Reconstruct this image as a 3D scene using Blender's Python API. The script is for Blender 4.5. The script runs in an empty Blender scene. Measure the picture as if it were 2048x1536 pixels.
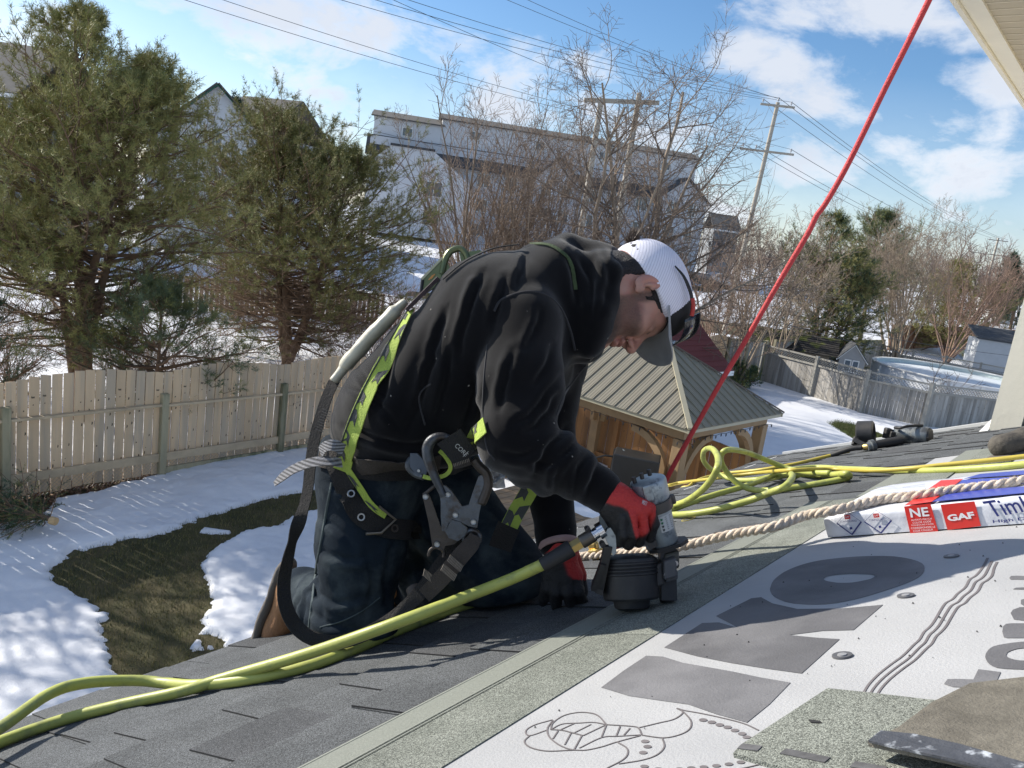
import bpy, bmesh, math, random
import numpy as np
from mathutils import Vector, Matrix, noise as mnoise
from mathutils.bvhtree import BVHTree
random.seed(7); RNG = np.random.default_rng(7)
S = bpy.context.scene
COL = S.collection
rad = math.radians
A3 = lambda *a: np.array(a, float)

# ------------------------------------------------------------------ camera
CAM = A3(0, 0, 5.0)
PITCH, ROLL, FPX = rad(11.5), rad(8.0), 1540.0
FWD = A3(0, math.cos(PITCH), -math.sin(PITCH))
_u0 = A3(0, math.sin(PITCH), math.cos(PITCH)); _r0 = A3(1, 0, 0)
RT = _r0*math.cos(ROLL) + _u0*math.sin(ROLL)
UP = -_r0*math.sin(ROLL) + _u0*math.cos(ROLL)
cd = bpy.data.cameras.new("camera"); cam = bpy.data.objects.new("camera", cd); COL.objects.link(cam)
cd.sensor_width = 36.0; cd.lens = 36.0*FPX/2048; cd.clip_start = 0.05; cd.clip_end = 3000
cam.matrix_world = Matrix(((RT[0], UP[0], -FWD[0], CAM[0]), (RT[1], UP[1], -FWD[1], CAM[1]), (RT[2], UP[2], -FWD[2], CAM[2]), (0, 0, 0, 1)))
S.camera = cam

# ------------------------------------------------------------------ light
SUN_EL, SUN_AZ = rad(28.5), rad(-63)           # azimuth from +Y, positive towards +X
SUND = A3(math.cos(SUN_EL)*math.sin(SUN_AZ), math.cos(SUN_EL)*math.cos(SUN_AZ), math.sin(SUN_EL))
sl = bpy.data.lights.new("sun", 'SUN'); sl.energy = 5.0; sl.angle = rad(0.53); sl.color = (1.0, 0.93, 0.82)
so = bpy.data.objects.new("sun", sl); COL.objects.link(so)
so.rotation_euler = Vector(SUND).to_track_quat('Z', 'Y').to_euler()
S.view_settings.view_transform = 'Standard'; S.view_settings.look = 'None'
S.view_settings.gamma = 1.0; S.view_settings.use_curve_mapping = False
S.view_settings.exposure = 0.55

def dirpx(px, py):
    d = FWD + RT*(px-1024)/FPX - UP*(py-768)/FPX
    return d
def build_world():
    w = bpy.data.worlds.new("World"); S.world = w; w.use_nodes = True
    nt = w.node_tree; N = nt.nodes; L = nt.links
    for n in list(N): N.remove(n)
    out = N.new('ShaderNodeOutputWorld'); bg = N.new('ShaderNodeBackground'); bg.inputs[1].default_value = 0.128
    L.new(bg.outputs[0], out.inputs[0])
    sky = N.new('ShaderNodeTexSky'); sky.sky_type = 'NISHITA'; sky.sun_disc = False
    sky.sun_elevation = SUN_EL; sky.sun_rotation = SUN_AZ; sky.altitude = 50; sky.air_density = 1.0; sky.dust_density = 0.6; sky.ozone_density = 4.0
    tc = N.new('ShaderNodeTexCoord')
    nrm = N.new('ShaderNodeVectorMath'); nrm.operation = 'NORMALIZE'; L.new(tc.outputs['Generated'], nrm.inputs[0])
    D = nrm.outputs[0]
    def M(op, a, b=None, c=None):
        n = N.new('ShaderNodeMath'); n.operation = op
        for i, x in enumerate((a, b, c)):
            if x is None: continue
            if isinstance(x, (int, float)): n.inputs[i].default_value = x
            else: L.new(x, n.inputs[i])
        return n.outputs[0]
    def dot(v):
        n = N.new('ShaderNodeVectorMath'); n.operation = 'DOT_PRODUCT'; L.new(D, n.inputs[0]); n.inputs[1].default_value = tuple(v); return n.outputs['Value']
    # cloud banks: soft ellipses of direction, broken up by noise
    banks = [(690, 55, 330, 95, 10, .95), (870, 90, 150, 70, 0, .8), (620, 185, 170, 55, 24, .9), (500, 150, 60, 30, 10, .5), (790, 250, 110, 40, 20, .7), (60, 75, 120, 60, 0, .8), (330, 90, 60, 60, 0, .5),
             (1490, 105, 80, 45, 0, .85), (1620, 165, 150, 60, 20, .9), (1760, 35, 240, 48, 5, .95), (1720, 230, 150, 45, 8, .6),
             (1980, 165, 110, 40, 8, .7), (1920, 330, 230, 85, 12, .72), (2010, 450, 190, 60, 10, .62), (1600, 330, 160, 60, 10, .75), (1480, 350, 100, 50, 0, .6), (1210, 230, 190, 110, 10, .85), (1020, 180, 160, 90, 10, .7),
             (1400, 400, 160, 60, 8, .7), (2350, 200, 240, 110, 10, .8), (-250, 150, 260, 120, 8, .7), (-500, -300, 400, 200, 0, .8), (1100, -500, 500, 200, 10, .8), (2500, -500, 500, 240, 10, .8)]
    rb = random.Random(5)          # more broken cloud, added out of view all round to brighten the shade
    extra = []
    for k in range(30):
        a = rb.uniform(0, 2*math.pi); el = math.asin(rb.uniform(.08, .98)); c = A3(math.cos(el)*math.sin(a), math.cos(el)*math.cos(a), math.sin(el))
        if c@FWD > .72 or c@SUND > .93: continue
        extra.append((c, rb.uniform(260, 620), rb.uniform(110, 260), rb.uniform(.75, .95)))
    tot = None
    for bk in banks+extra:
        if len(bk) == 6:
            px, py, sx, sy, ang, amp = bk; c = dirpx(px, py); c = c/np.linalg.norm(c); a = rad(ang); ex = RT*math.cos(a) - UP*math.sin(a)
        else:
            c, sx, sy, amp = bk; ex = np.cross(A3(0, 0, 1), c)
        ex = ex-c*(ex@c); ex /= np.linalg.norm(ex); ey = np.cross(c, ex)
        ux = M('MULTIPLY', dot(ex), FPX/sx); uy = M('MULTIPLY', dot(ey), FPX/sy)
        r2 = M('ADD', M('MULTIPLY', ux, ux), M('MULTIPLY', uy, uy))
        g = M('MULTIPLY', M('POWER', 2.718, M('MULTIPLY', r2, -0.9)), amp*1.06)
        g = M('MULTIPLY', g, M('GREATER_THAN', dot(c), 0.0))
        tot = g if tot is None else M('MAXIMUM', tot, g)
    def fbm(scale, det, rough, off, dist=0.0):
        mp = N.new('ShaderNodeMapping'); mp.inputs['Location'].default_value = off; mp.inputs['Scale'].default_value = (1, 1, 1.9)
        L.new(D, mp.inputs[0])
        n = N.new('ShaderNodeTexNoise'); n.inputs['Scale'].default_value = scale; n.inputs['Detail'].default_value = det; n.inputs['Roughness'].default_value = rough; n.inputs['Distortion'].default_value = dist
        L.new(mp.outputs[0], n.inputs['Vector']); return n.outputs['Fac']
    n1 = fbm(7.0, 9, .62, (0, 0, 0), .25); n2 = fbm(2.6, 4, .5, (3.1, 1.7, .4)); n3 = fbm(22, 5, .55, (9, 2, 1))
    field = M('ADD', tot, M('MULTIPLY', M('SUBTRACT', n1, .5), 2.5))
    field = M('ADD', field, M('MULTIPLY', M('SUBTRACT', n3, .5), .25))
    mr = N.new('ShaderNodeMapRange'); mr.interpolation_type = 'SMOOTHSTEP'; L.new(field, mr.inputs[0])
    mr.inputs[1].default_value = .40; mr.inputs[2].default_value = .98
    # high thin veil everywhere, thicker towards the horizon
    z = dot((0, 0, 1))
    veil = M('MULTIPLY', M('MAXIMUM', 0.0, M('SUBTRACT', 1.0, M('MULTIPLY', M('ABSOLUTE', z), 4.6))), .42)
    mask = M('MAXIMUM', M('MULTIPLY', mr.outputs[0], .96), M('MULTIPLY', veil, M('ADD', .35, n2)))
    mask = M('MINIMUM', mask, 1.0)
    # cloud body: bright tops, greyer cores
    cr = N.new('ShaderNodeValToRGB'); L.new(M('MULTIPLY', field, n2), cr.inputs[0])
    e = cr.color_ramp.elements; e[0].position = .12; e[0].color = (6.5, 6.6, 6.75, 1); e[1].position = .48; e[1].color = (4.1, 4.4, 4.95, 1)
    hs = N.new('ShaderNodeHueSaturation'); hs.inputs['Saturation'].default_value = 1.12; hs.inputs['Value'].default_value = .84; L.new(sky.outputs[0], hs.inputs['Color'])
    mix = N.new('ShaderNodeMix'); mix.data_type = 'RGBA'; L.new(mask, mix.inputs[0]); L.new(hs.outputs[0], mix.inputs[6]); L.new(cr.outputs[0], mix.inputs[7])
    L.new(mix.outputs[2], bg.inputs[0])
build_world()

# ------------------------------------------------------------------ placing
def at(px, py, depth):                       # a point on the camera ray, at an axial distance
    return CAM + dirpx(px, py)*depth
def on_z(px, py, z=0.0):                     # where the ray meets the level plane z
    d = dirpx(px, py); return CAM + d*((z-CAM[2])/d[2])
_a = math.atan2(.63, .776)
EU = A3(math.sin(_a), math.cos(_a), 0)       # along the eave, away from the camera
EQ = A3(-math.cos(_a), math.sin(_a), 0)      # level, down-slope side
SLOPE = rad(25)
ED = EQ*math.cos(SLOPE) + A3(0, 0, -math.sin(SLOPE))   # down the roof
EN = np.cross(ED, EU)
if EN[2] < 0: EN = -EN
HROOF = 0.36
R0 = CAM - EN*HROOF
def rf(u, v, w=0.0): return R0 + EU*u + ED*v + EN*w    # roof coordinates
def on_roof(px, py, w=0.0):
    d = dirpx(px, py); t = -(HROOF-w)/(d@EN); return CAM + d*t
def roof_uv(p):
    q = p-R0; return q@EU, q@ED, q@EN
def roof_up(p, w):                           # a point above the roof along its normal
    return p + EN*w

# ------------------------------------------------------------------ node materials
MATS = {}
def mat(name, col, rough=.8, var=.15, scale=8.0, bump=.0, bscale=40.0, metal=0.0, spec=.5, col2=None, mixscale=None, mixlo=.45, mixhi=.6, stretch=(1, 1, 1), sheen=0, trans=0, det=6, coat=0, alpha=1):
    m = bpy.data.materials.new(name); m.use_nodes = True; nt = m.node_tree; N = nt.nodes; L = nt.links
    b = N['Principled BSDF']; b.inputs['Roughness'].default_value = rough; b.inputs['Metallic'].default_value = metal
    b.inputs['Specular IOR Level'].default_value = spec
    if sheen: b.inputs['Sheen Weight'].default_value = sheen; b.inputs['Sheen Roughness'].default_value = .5
    if trans: b.inputs['Transmission Weight'].default_value = trans
    if coat: b.inputs['Coat Weight'].default_value = coat
    tc = N.new('ShaderNodeTexCoord'); mp = N.new('ShaderNodeMapping'); mp.inputs['Scale'].default_value = stretch
    oi0 = N.new('ShaderNodeObjectInfo'); va = N.new('ShaderNodeVectorMath'); va.operation = 'MULTIPLY_ADD'; L.new(oi0.outputs['Random'], va.inputs[0]); va.inputs[1].default_value = (37, 23, 11); L.new(tc.outputs['Object'], va.inputs[2])
    L.new(va.outputs[0], mp.inputs[0])
    def noise(sc, d=det, r=.6):
        n = N.new('ShaderNodeTexNoise'); n.inputs['Scale'].default_value = sc; n.inputs['Detail'].default_value = d; n.inputs['Roughness'].default_value = r
        L.new(mp.outputs[0], n.inputs['Vector']); return n.outputs['Fac']
    cur = None
    if col2 is not None:
        mr = N.new('ShaderNodeMapRange'); mr.inputs[1].default_value = mixlo; mr.inputs[2].default_value = mixhi; L.new(noise(mixscale or scale*.6), mr.inputs[0])
        mx = N.new('ShaderNodeMix'); mx.data_type = 'RGBA'; L.new(mr.outputs[0], mx.inputs[0]); mx.inputs[6].default_value = (*col, 1); mx.inputs[7].default_value = (*col2, 1)
        cur = mx.outputs[2]
    n1 = noise(scale)
    hs = N.new('ShaderNodeHueSaturation')
    mr2 = N.new('ShaderNodeMapRange'); mr2.inputs[1].default_value = .25; mr2.inputs[2].default_value = .75; mr2.inputs[3].default_value = 1-var; mr2.inputs[4].default_value = 1+var
    L.new(n1, mr2.inputs[0]); 
    # every piece a slightly different tone
    oi = N.new('ShaderNodeObjectInfo'); ma = N.new('ShaderNodeMath'); ma.operation = 'MULTIPLY_ADD'; L.new(oi.outputs['Random'], ma.inputs[0]); ma.inputs[1].default_value = var*.9; ma.inputs[2].default_value = 1-var*.45
    mm = N.new('ShaderNodeMath'); mm.operation = 'MULTIPLY'; L.new(mr2.outputs[0], mm.inputs[0]); L.new(ma.outputs[0], mm.inputs[1])
    L.new(mm.outputs[0], hs.inputs['Value'])
    if cur is not None: L.new(cur, hs.inputs['Color'])
    else: hs.inputs['Color'].default_value = (*col, 1)
    L.new(hs.outputs[0], b.inputs['Base Color'])
    if bump:
        bp = N.new('ShaderNodeBump'); bp.inputs['Strength'].default_value = bump; bp.inputs['Distance'].default_value = .01
        L.new(noise(bscale), bp.inputs['Height']); L.new(bp.outputs[0], b.inputs['Normal'])
    MATS[name] = m; return m
def nodes(m): return m.node_tree.nodes, m.node_tree.links, m.node_tree.nodes['Principled BSDF']

# ------------------------------------------------------------------ mesh building
def link(o, parent=None):
    COL.objects.link(o)
    if parent is not None:
        o.parent = parent; o.matrix_parent_inverse = parent.matrix_basis.inverted()
    return o
def tag(o, label=None, cat=None, group=None, kind=None):
    if label: o['label'] = label
    if cat: o['category'] = cat
    if group: o['group'] = group
    if kind: o['kind'] = kind
    return o
def thing(name, label, cat, loc, group=None):
    o = bpy.data.objects.new(name, None); o.location = tuple(map(float, loc)); o.empty_display_size = .1
    COL.objects.link(o); return tag(o, label, cat, group)
def copy_tree(o, loc, label=None, rotz=None, scale=None):
    c = o.copy(); COL.objects.link(c); c.location = tuple(map(float, loc))
    if rotz is not None: c.rotation_euler = (0, 0, rotz)
    if scale is not None: c.scale = (scale,)*3
    if label: c['label'] = label
    for ch in list(o.children):
        d = ch.copy(); COL.objects.link(d); d.parent = c
        for g in list(ch.children):
            e = g.copy(); COL.objects.link(e); e.parent = d
    return c
def np_mesh(name, V, F, mats, parent=None, smooth=True, sharp=None, mi=None):
    V = np.asarray(V, np.float32); F = np.asarray(F, np.int32); k = F.shape[1]
    me = bpy.data.meshes.new(name); me.vertices.add(len(V)); me.vertices.foreach_set('co', V.ravel())
    me.loops.add(F.size); me.loops.foreach_set('vertex_index', F.ravel())
    me.polygons.add(len(F)); me.polygons.foreach_set('loop_start', np.arange(0, F.size, k, dtype=np.int32))
    me.polygons.foreach_set('use_smooth', np.full(len(F), smooth, dtype=bool))
    if not isinstance(mats, (list, tuple)): mats = [mats]
    for m in mats: me.materials.append(m)
    if mi is not None: me.polygons.foreach_set('material_index', np.asarray(mi, np.int32))
    me.update(calc_edges=True); me.validate()
    if sharp: me.set_sharp_from_angle(angle=sharp)
    o = bpy.data.objects.new(name, me); return link(o, parent)
class MB:
    def __init__(s): s.v = []; s.f = []; s.m = []
    def add(s, V, F, mi=0):
        b = len(s.v); s.v.extend([tuple(map(float, x)) for x in V]); s.f.extend([tuple(i+b for i in f) for f in F]); s.m.extend([mi]*len(F)); return s
    def box(s, c, dx, dy, dz, ax=None, mi=0, taper=1.0):
        X, Y, Z = ax if ax is not None else (A3(1, 0, 0), A3(0, 1, 0), A3(0, 0, 1)); c = np.asarray(c, float)
        V = []
        for k in (-1, 1):
            t = 1 if k < 0 else taper
            for i, j in ((-1, -1), (1, -1), (1, 1), (-1, 1)): V.append(c + X*i*dx/2*t + Y*j*dy/2*t + Z*k*dz/2)
        return s.add(V, [(3, 2, 1, 0), (4, 5, 6, 7), (0, 1, 5, 4), (1, 2, 6, 5), (2, 3, 7, 6), (3, 0, 4, 7)], mi)
    def rbox(s, c, dx, dy, dz, ax=None, r=.004, seg=2, mi=0):
        X, Y, Z = ax if ax is not None else (A3(1, 0, 0), A3(0, 1, 0), A3(0, 0, 1)); c = np.asarray(c, float)
        bm = bmesh.new(); bmesh.ops.create_cube(bm, size=1.0)
        for v in bm.verts: v.co = (v.co.x*dx, v.co.y*dy, v.co.z*dz)
        bmesh.ops.bevel(bm, geom=bm.edges[:], offset=min(r, min(dx, dy, dz)*.48), segments=seg, affect='EDGES', profile=.5)
        bm.verts.index_update(); V = [c + X*v.co.x + Y*v.co.y + Z*v.co.z for v in bm.verts]; F = [[v.index for v in f.verts] for f in bm.faces]; bm.free()
        return s.add(V, F, mi)
    def bar(s, a, b, w, t, up=(0, 0, 1), mi=0, ext=0.0):   # rectangular bar from a to b
        a = np.asarray(a, float); b = np.asarray(b, float); d = b-a; Ln = np.linalg.norm(d); d = d/Ln
        up = np.asarray(up, float); y = np.cross(up, d)
        if np.linalg.norm(y) < 1e-6: y = np.cross(A3(1, 0, 0), d)
        y /= np.linalg.norm(y); z = np.cross(d, y)
        return s.box((a+b)/2, Ln+2*ext, w, t, (d, y, z), mi)
    def tube(s, pts, r, n=8, mi=0, cap=True, flat=None):
        P = np.asarray(pts, float); k = len(P); r = np.full(k, r, float) if np.isscalar(r) else np.asarray(r, float)
        T = np.gradient(P, axis=0); T /= np.maximum(np.linalg.norm(T, axis=1)[:, None], 1e-9)
        a = A3(0, 0, 1) if abs(T[0][2]) < .9 else A3(1, 0, 0); x = np.cross(a, T[0]); x /= np.linalg.norm(x)
        V = []; th = np.arange(n)*2*math.pi/n
        for i in range(k):
            x = x - T[i]*(x@T[i]); x /= np.linalg.norm(x); y = np.cross(T[i], x)
            V.extend(P[i] + r[i]*(np.cos(th)[:, None]*x + np.sin(th)[:, None]*y))
        F = [(i*n+j, i*n+(j+1) % n, (i+1)*n+(j+1) % n, (i+1)*n+j) for i in range(k-1) for j in range(n)]
        if cap: F += [tuple(range(n))[::-1], tuple((k-1)*n+j for j in range(n))]
        return s.add(V, F, mi)
    def lathe(s, c, axis, prof, n=24, mi=0, ref=None, a0=0, a1=2*math.pi, cap=True):   # prof: (height, radius)
        axis = np.asarray(axis, float); axis = axis/np.linalg.norm(axis); c = np.asarray(c, float)
        a = A3(0, 0, 1) if abs(axis[2]) < .9 else A3(1, 0, 0)
        if ref is not None: a = np.asarray(ref, float)
        x = a-axis*(a@axis); x /= np.linalg.norm(x); y = np.cross(axis, x); V = []
        for (h, r) in prof:
            for j in range(n):
                t = 2*math.pi*j/n; V.append(c + axis*h + r*(x*math.cos(t)+y*math.sin(t)))
        k = len(prof); F = [(i*n+j, i*n+(j+1) % n, (i+1)*n+(j+1) % n, (i+1)*n+j) for i in range(k-1) for j in range(n)]
        if cap: F += [tuple(range(n))[::-1], tuple((k-1)*n+j for j in range(n))]
        return s.add(V, F, mi)
    def cyl(s, a, b, r, n=16, mi=0, r2=None):
        a = np.asarray(a, float); b = np.asarray(b, float); L_ = np.linalg.norm(b-a)
        return s.lathe(a, (b-a)/L_, [(0, r), (L_, r if r2 is None else r2)], n, mi)
    def poly(s, pts, nrm, t, mi=0):            # flat outline given thickness along nrm
        P = [np.asarray(p, float) for p in pts]; nrm = np.asarray(nrm, float); k = len(P)
        V = P + [p + nrm*t for p in P]
        F = [tuple(range(k))[::-1], tuple(range(k, 2*k))] + [(i, (i+1) % k, k+(i+1) % k, k+i) for i in range(k)]
        return s.add(V, F, mi)
    def build(s, name, mats, parent=None, smooth=False, sharp=rad(35)):
        me = bpy.data.meshes.new(name); me.from_pydata(s.v, [], s.f)
        if not isinstance(mats, (list, tuple)): mats = [mats]
        for m in mats: me.materials.append(m)
        me.polygons.foreach_set('material_index', s.m)
        if smooth:
            me.polygons.foreach_set('use_smooth', [True]*len(s.f))
        me.update(calc_edges=True)
        bm = bmesh.new(); bm.from_mesh(me); bmesh.ops.recalc_face_normals(bm, faces=bm.faces[:]); bm.to_mesh(me); bm.free()
        if smooth and sharp: me.set_sharp_from_angle(angle=sharp)
        o = bpy.data.objects.new(name, me); return link(o, parent)
def spline(pts, n=8):                          # Catmull-Rom through pts
    P = [np.asarray(p, float) for p in pts]; P = [2*P[0]-P[1]] + P + [2*P[-1]-P[-2]]; out = []
    for i in range(1, len(P)-2):
        for k in range(n):
            t = k/n; a, b, c, d = P[i-1], P[i], P[i+1], P[i+2]
            out.append(.5*((2*b) + (c-a)*t + (2*a-5*b+4*c-d)*t*t + (3*b-a-3*c+d)*t**3))
    out.append(P[-2]); return np.array(out)
def unit(v): v = np.asarray(v, float); return v/np.linalg.norm(v)
def share(o, name, M=None, parent=None):       # another object of the same mesh
    d = bpy.data.objects.new(name, o.data if hasattr(o, 'data') else o); COL.objects.link(d)
    if parent is not None: d.parent = parent; d.matrix_parent_inverse = parent.matrix_basis.inverted()
    if M is not None: d.matrix_basis = M
    return d
def mtx(loc, X, Y, Z):
    return Matrix(((X[0], Y[0], Z[0], loc[0]), (X[1], Y[1], Z[1], loc[1]), (X[2], Y[2], Z[2], loc[2]), (0, 0, 0, 1)))
# smooth numpy value noise (3D), -1..1
def vnoise(P, scale=1.0, seed=0):
    P = np.asarray(P, float)*scale; I = np.floor(P).astype(np.int64); Fr = P-I; Fr = Fr*Fr*(3-2*Fr)
    def h(i, j, k):
        n = (i*374761393 + j*668265263 + k*2147483647 + seed*1274126177) & 0xffffffff
        n = ((n ^ (n >> 13))*1274126177) & 0xffffffff; n = n ^ (n >> 16); return (n & 0xffff)/32767.5-1
    x, y, z = I[..., 0], I[..., 1], I[..., 2]; fx, fy, fz = Fr[..., 0], Fr[..., 1], Fr[..., 2]
    def l(a, b, t): return a+(b-a)*t
    return l(l(l(h(x, y, z), h(x+1, y, z), fx), l(h(x, y+1, z), h(x+1, y+1, z), fx), fy), l(l(h(x, y, z+1), h(x+1, y, z+1), fx), l(h(x, y+1, z+1), h(x+1, y+1, z+1), fx), fy), fz)
def fbm(P, scale, oct=4, seed=0):
    t = 0; a = 1; n = 0
    for o in range(oct): t = t + a*vnoise(P, scale*2**o, seed+o); n += a; a *= .5
    return t/n
# ================================================================== SETTING: GROUND, SNOW, GRASS
def gz(x, y):
    x = np.asarray(x, float); y = np.asarray(y, float)
    t = np.clip((y-42)/60, 0, 1); return 2.6*t*t*(3-2*t)*np.clip(1.25-np.maximum(x, 0)/60, .25, 1)
def axis_coords(lo, hi, fine0, fine1, step, grow=1.12):
    a = list(np.arange(fine0, fine1+1e-6, step)); s = step; x = a[0]
    L_ = []
    while x > lo: s *= grow; x -= s; L_.append(x)
    s = step; x = a[-1]; R_ = []
    while x < hi: s *= grow; x += s; R_.append(x)
    return np.array(L_[::-1] + a + R_)
def grid_mesh(name, xs, ys, zf, mats):
    X, Y = np.meshgrid(xs, ys, indexing='xy'); Z = zf(X, Y)
    V = np.stack([X, Y, Z], -1).reshape(-1, 3); nx, ny = len(xs), len(ys)
    i = np.arange(nx*ny).reshape(ny, nx)
    F = np.stack([i[:-1, :-1], i[:-1, 1:], i[1:, 1:], i[1:, :-1]], -1).reshape(-1, 4)
    return np_mesh(name, V, F, mats)
def sdist(P, poly):                             # signed distance, negative inside
    P = np.asarray(P, float); A = np.asarray(poly, float); B = np.roll(A, -1, 0); d = np.full(P.shape[:-1], 1e9); ins = np.zeros(P.shape[:-1], bool)
    for a, b in zip(A, B):
        e = b-a; w = P-a; t = np.clip((w@e)/(e@e), 0, 1); d = np.minimum(d, np.linalg.norm(w-t[..., None]*e, axis=-1))
        c = ((a[1] <= P[..., 1]) & (b[1] > P[..., 1])) | ((b[1] <= P[..., 1]) & (a[1] > P[..., 1]))
        with np.errstate(divide='ignore', invalid='ignore'):
            xi = a[0]+(P[..., 1]-a[1])*(b[0]-a[0])/(b[1]-a[1]) if b[1] != a[1] else np.full(P.shape[:-1], -1e9)
        ins ^= c & (P[..., 0] < xi)
    return np.where(ins, -d, d)
def gpoly(px): return [on_z(x, y)[:2] for x, y in px]
BARE_A = gpoly([(95, 1142), (150, 1105), (235, 1085), (300, 1072), (360, 1052), (420, 1030), (520, 1000), (606, 985), (700, 965), (720, 1000), (605, 1022), (560, 1050), (470, 1072), (405, 1122), (402, 1150), (432, 1200), (420, 1262), (452, 1300), (560, 1330), (560, 1420), (300, 1480), (215, 1420), (238, 1352), (212, 1270), (205, 1232), (135, 1182), (100, 1165)])
BARE_B = gpoly([(1655, 845), (1690, 838), (1745, 862), (1790, 880), (1780, 900), (1720, 882), (1670, 860)])
BARE_C = gpoly([(-120, 1010), (0, 985), (120, 960), (318, 938), (325, 952), (230, 975), (165, 990), (120, 1000), (60, 1040), (-150, 1090)])
def bare_sd(P):
    d = np.full(P.shape[:-1], 9.0)
    near = (P[..., 0] > -12) & (P[..., 0] < 16) & (P[..., 1] > 3) & (P[..., 1] < 32)
    Q = P[near]
    if len(Q):
        q3 = np.concatenate([Q, np.zeros((len(Q), 1))], 1)
        jag = .12*fbm(q3, 2.2, 3, 3) + .08*fbm(q3, 8, 3, 8) + .045*fbm(q3, 26, 2, 9)
        s = np.minimum(np.minimum(sdist(Q, BARE_A), sdist(Q, BARE_C)), sdist(Q, BARE_B))
        isl = .34-(.5+.5*fbm(q3, 3.1, 2, 21))      # small islands of snow left on the bare strip
        s = s + jag
        s = np.where((s < -.18) & (isl < -.47), .02, s)
        d[near] = s
    return d
def snow_z(X, Y):
    P = np.stack([X, Y], -1); d = bare_sd(P); P3 = np.stack([X, Y, 0*X], -1)
    far = (Y > 40)
    farbare = (fbm(P3, .09, 3, 14)-.30)*6                     # thawed patches in the distance
    d = np.where(far, np.minimum(d, -farbare*2), d)
    th = np.clip(d/.11, -1, 1); prof = np.where(th > 0, .060*np.sqrt(np.clip(th, 0, 1)), .09*th)
    lumps = (.020*fbm(P3, 1.4, 3, 5) + .020*fbm(P3, 4.5, 3, 6) + .008*fbm(P3, 14, 2, 7) + .004*fbm(P3, 32, 2, 17))*np.clip(th, 0, 1)
    drift = .10*np.clip(fbm(P3, .45, 2, 11), 0, 1)*np.clip((d-.1)/.8, 0, 1)
    return gz(X, Y) + prof + lumps + drift + .004
m_lawn = mat("bare_lawn", (.050, .048, .018), .95, .35, 3, .5, 60, col2=(.085, .07, .032), mixscale=1.3)
m_snow = mat("old_snow", (.74, .755, .785), .62, .04, 2, .5, 55, spec=.3, col2=(.67, .69, .73), mixscale=.8)
N_, L_, B_ = nodes(m_snow); B_.inputs['Subsurface Weight'].default_value = .0
xs = axis_coords(-900, 900, -8.6, 2.2, .042, 1.09); ys = axis_coords(-40, 1600, 4.8, 13.6, .042, 1.09)
gx = axis_coords(-900, 900, -10, 20, 2.0, 1.25); gy = axis_coords(-40, 1600, 2, 60, 2.0, 1.25)
lawn = tag(grid_mesh("ground", gx, gy, lambda X, Y: gz(X, Y)-.012, m_lawn), kind='structure')
snow = tag(grid_mesh("snow", xs, ys, snow_z, m_snow), kind='structure')
def blades(name, polys, n, L0, L1, w, m, seed, lean=.8, keep=lambda s: s < .06):
    r = np.random.default_rng(seed); out = []
    for poly in polys:
        A = np.array(poly); lo, hi = A.min(0), A.max(0); area = np.prod(hi-lo); P = lo+r.random((int(n*area), 2))*(hi-lo)
        P = P[keep(bare_sd(P))]; out.append(P)
    P = np.concatenate(out); k = len(P); a = r.random(k)*2*math.pi; L_ = L0+(L1-L0)*r.random(k); ln = lean*r.random(k)
    base = np.stack([P[:, 0], P[:, 1], gz(P[:, 0], P[:, 1])-.015], 1); side = np.stack([-np.sin(a), np.cos(a), 0*a], 1)*w/2; tip = base + np.stack([np.cos(a)*ln*L_, np.sin(a)*ln*L_, L_*(1-.5*ln)], 1)
    V = np.stack([base-side, base+side, tip], 1).reshape(-1, 3); F = np.arange(3*k).reshape(-1, 3)
    mi = (r.random(k) < .38).astype(int)
    return tag(np_mesh(name, V, F, m, smooth=False, mi=mi), kind='stuff')
m_gr = mat("winter_grass", (.085, .088, .026), .8, .3, 5); m_gr2 = mat("straw_grass", (.19, .165, .07), .85, .3, 5)
m_gr3 = mat("green_grass", (.075, .11, .022), .8, .3, 5)
blades("lawn_grass", [BARE_A], 1700, .03, .085, .007, [m_gr, m_gr2], 1)
blades("green_grass", [BARE_B], 2600, .04, .10, .010, [m_gr3, m_gr], 2)
m_leaf = mat("leaf_litter", (.10, .05, .028), .9, .4, 9); m_leaf2 = mat("leaf_litter_pale", (.19, .115, .065), .9, .4, 9)
def litter(name, poly, n, seed):
    r = np.random.default_rng(seed); A = np.array(poly); lo, hi = A.min(0), A.max(0); P = lo+r.random((n, 2))*(hi-lo); P = P[bare_sd(P) < .1]; k = len(P)
    V = []; 
    for p in P:
        X = unit(r.normal(size=3)*A3(1, 1, .35)); Y = unit(np.cross(X, r.normal(size=3)*A3(.3, .3, 1))); s = .02+.03*r.random(); c = A3(p[0], p[1], .0+.02*r.random())
        V += [c-X*s, c-Y*s*.6, c+X*s, c+Y*s*.6]
    return tag(np_mesh(name, V, np.arange(4*k).reshape(-1, 4), [m_leaf, m_leaf2], smooth=False, mi=(r.random(k) < .4).astype(int)), kind='stuff')
litter("leaf_litter", BARE_C, 5200, 5)
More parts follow.
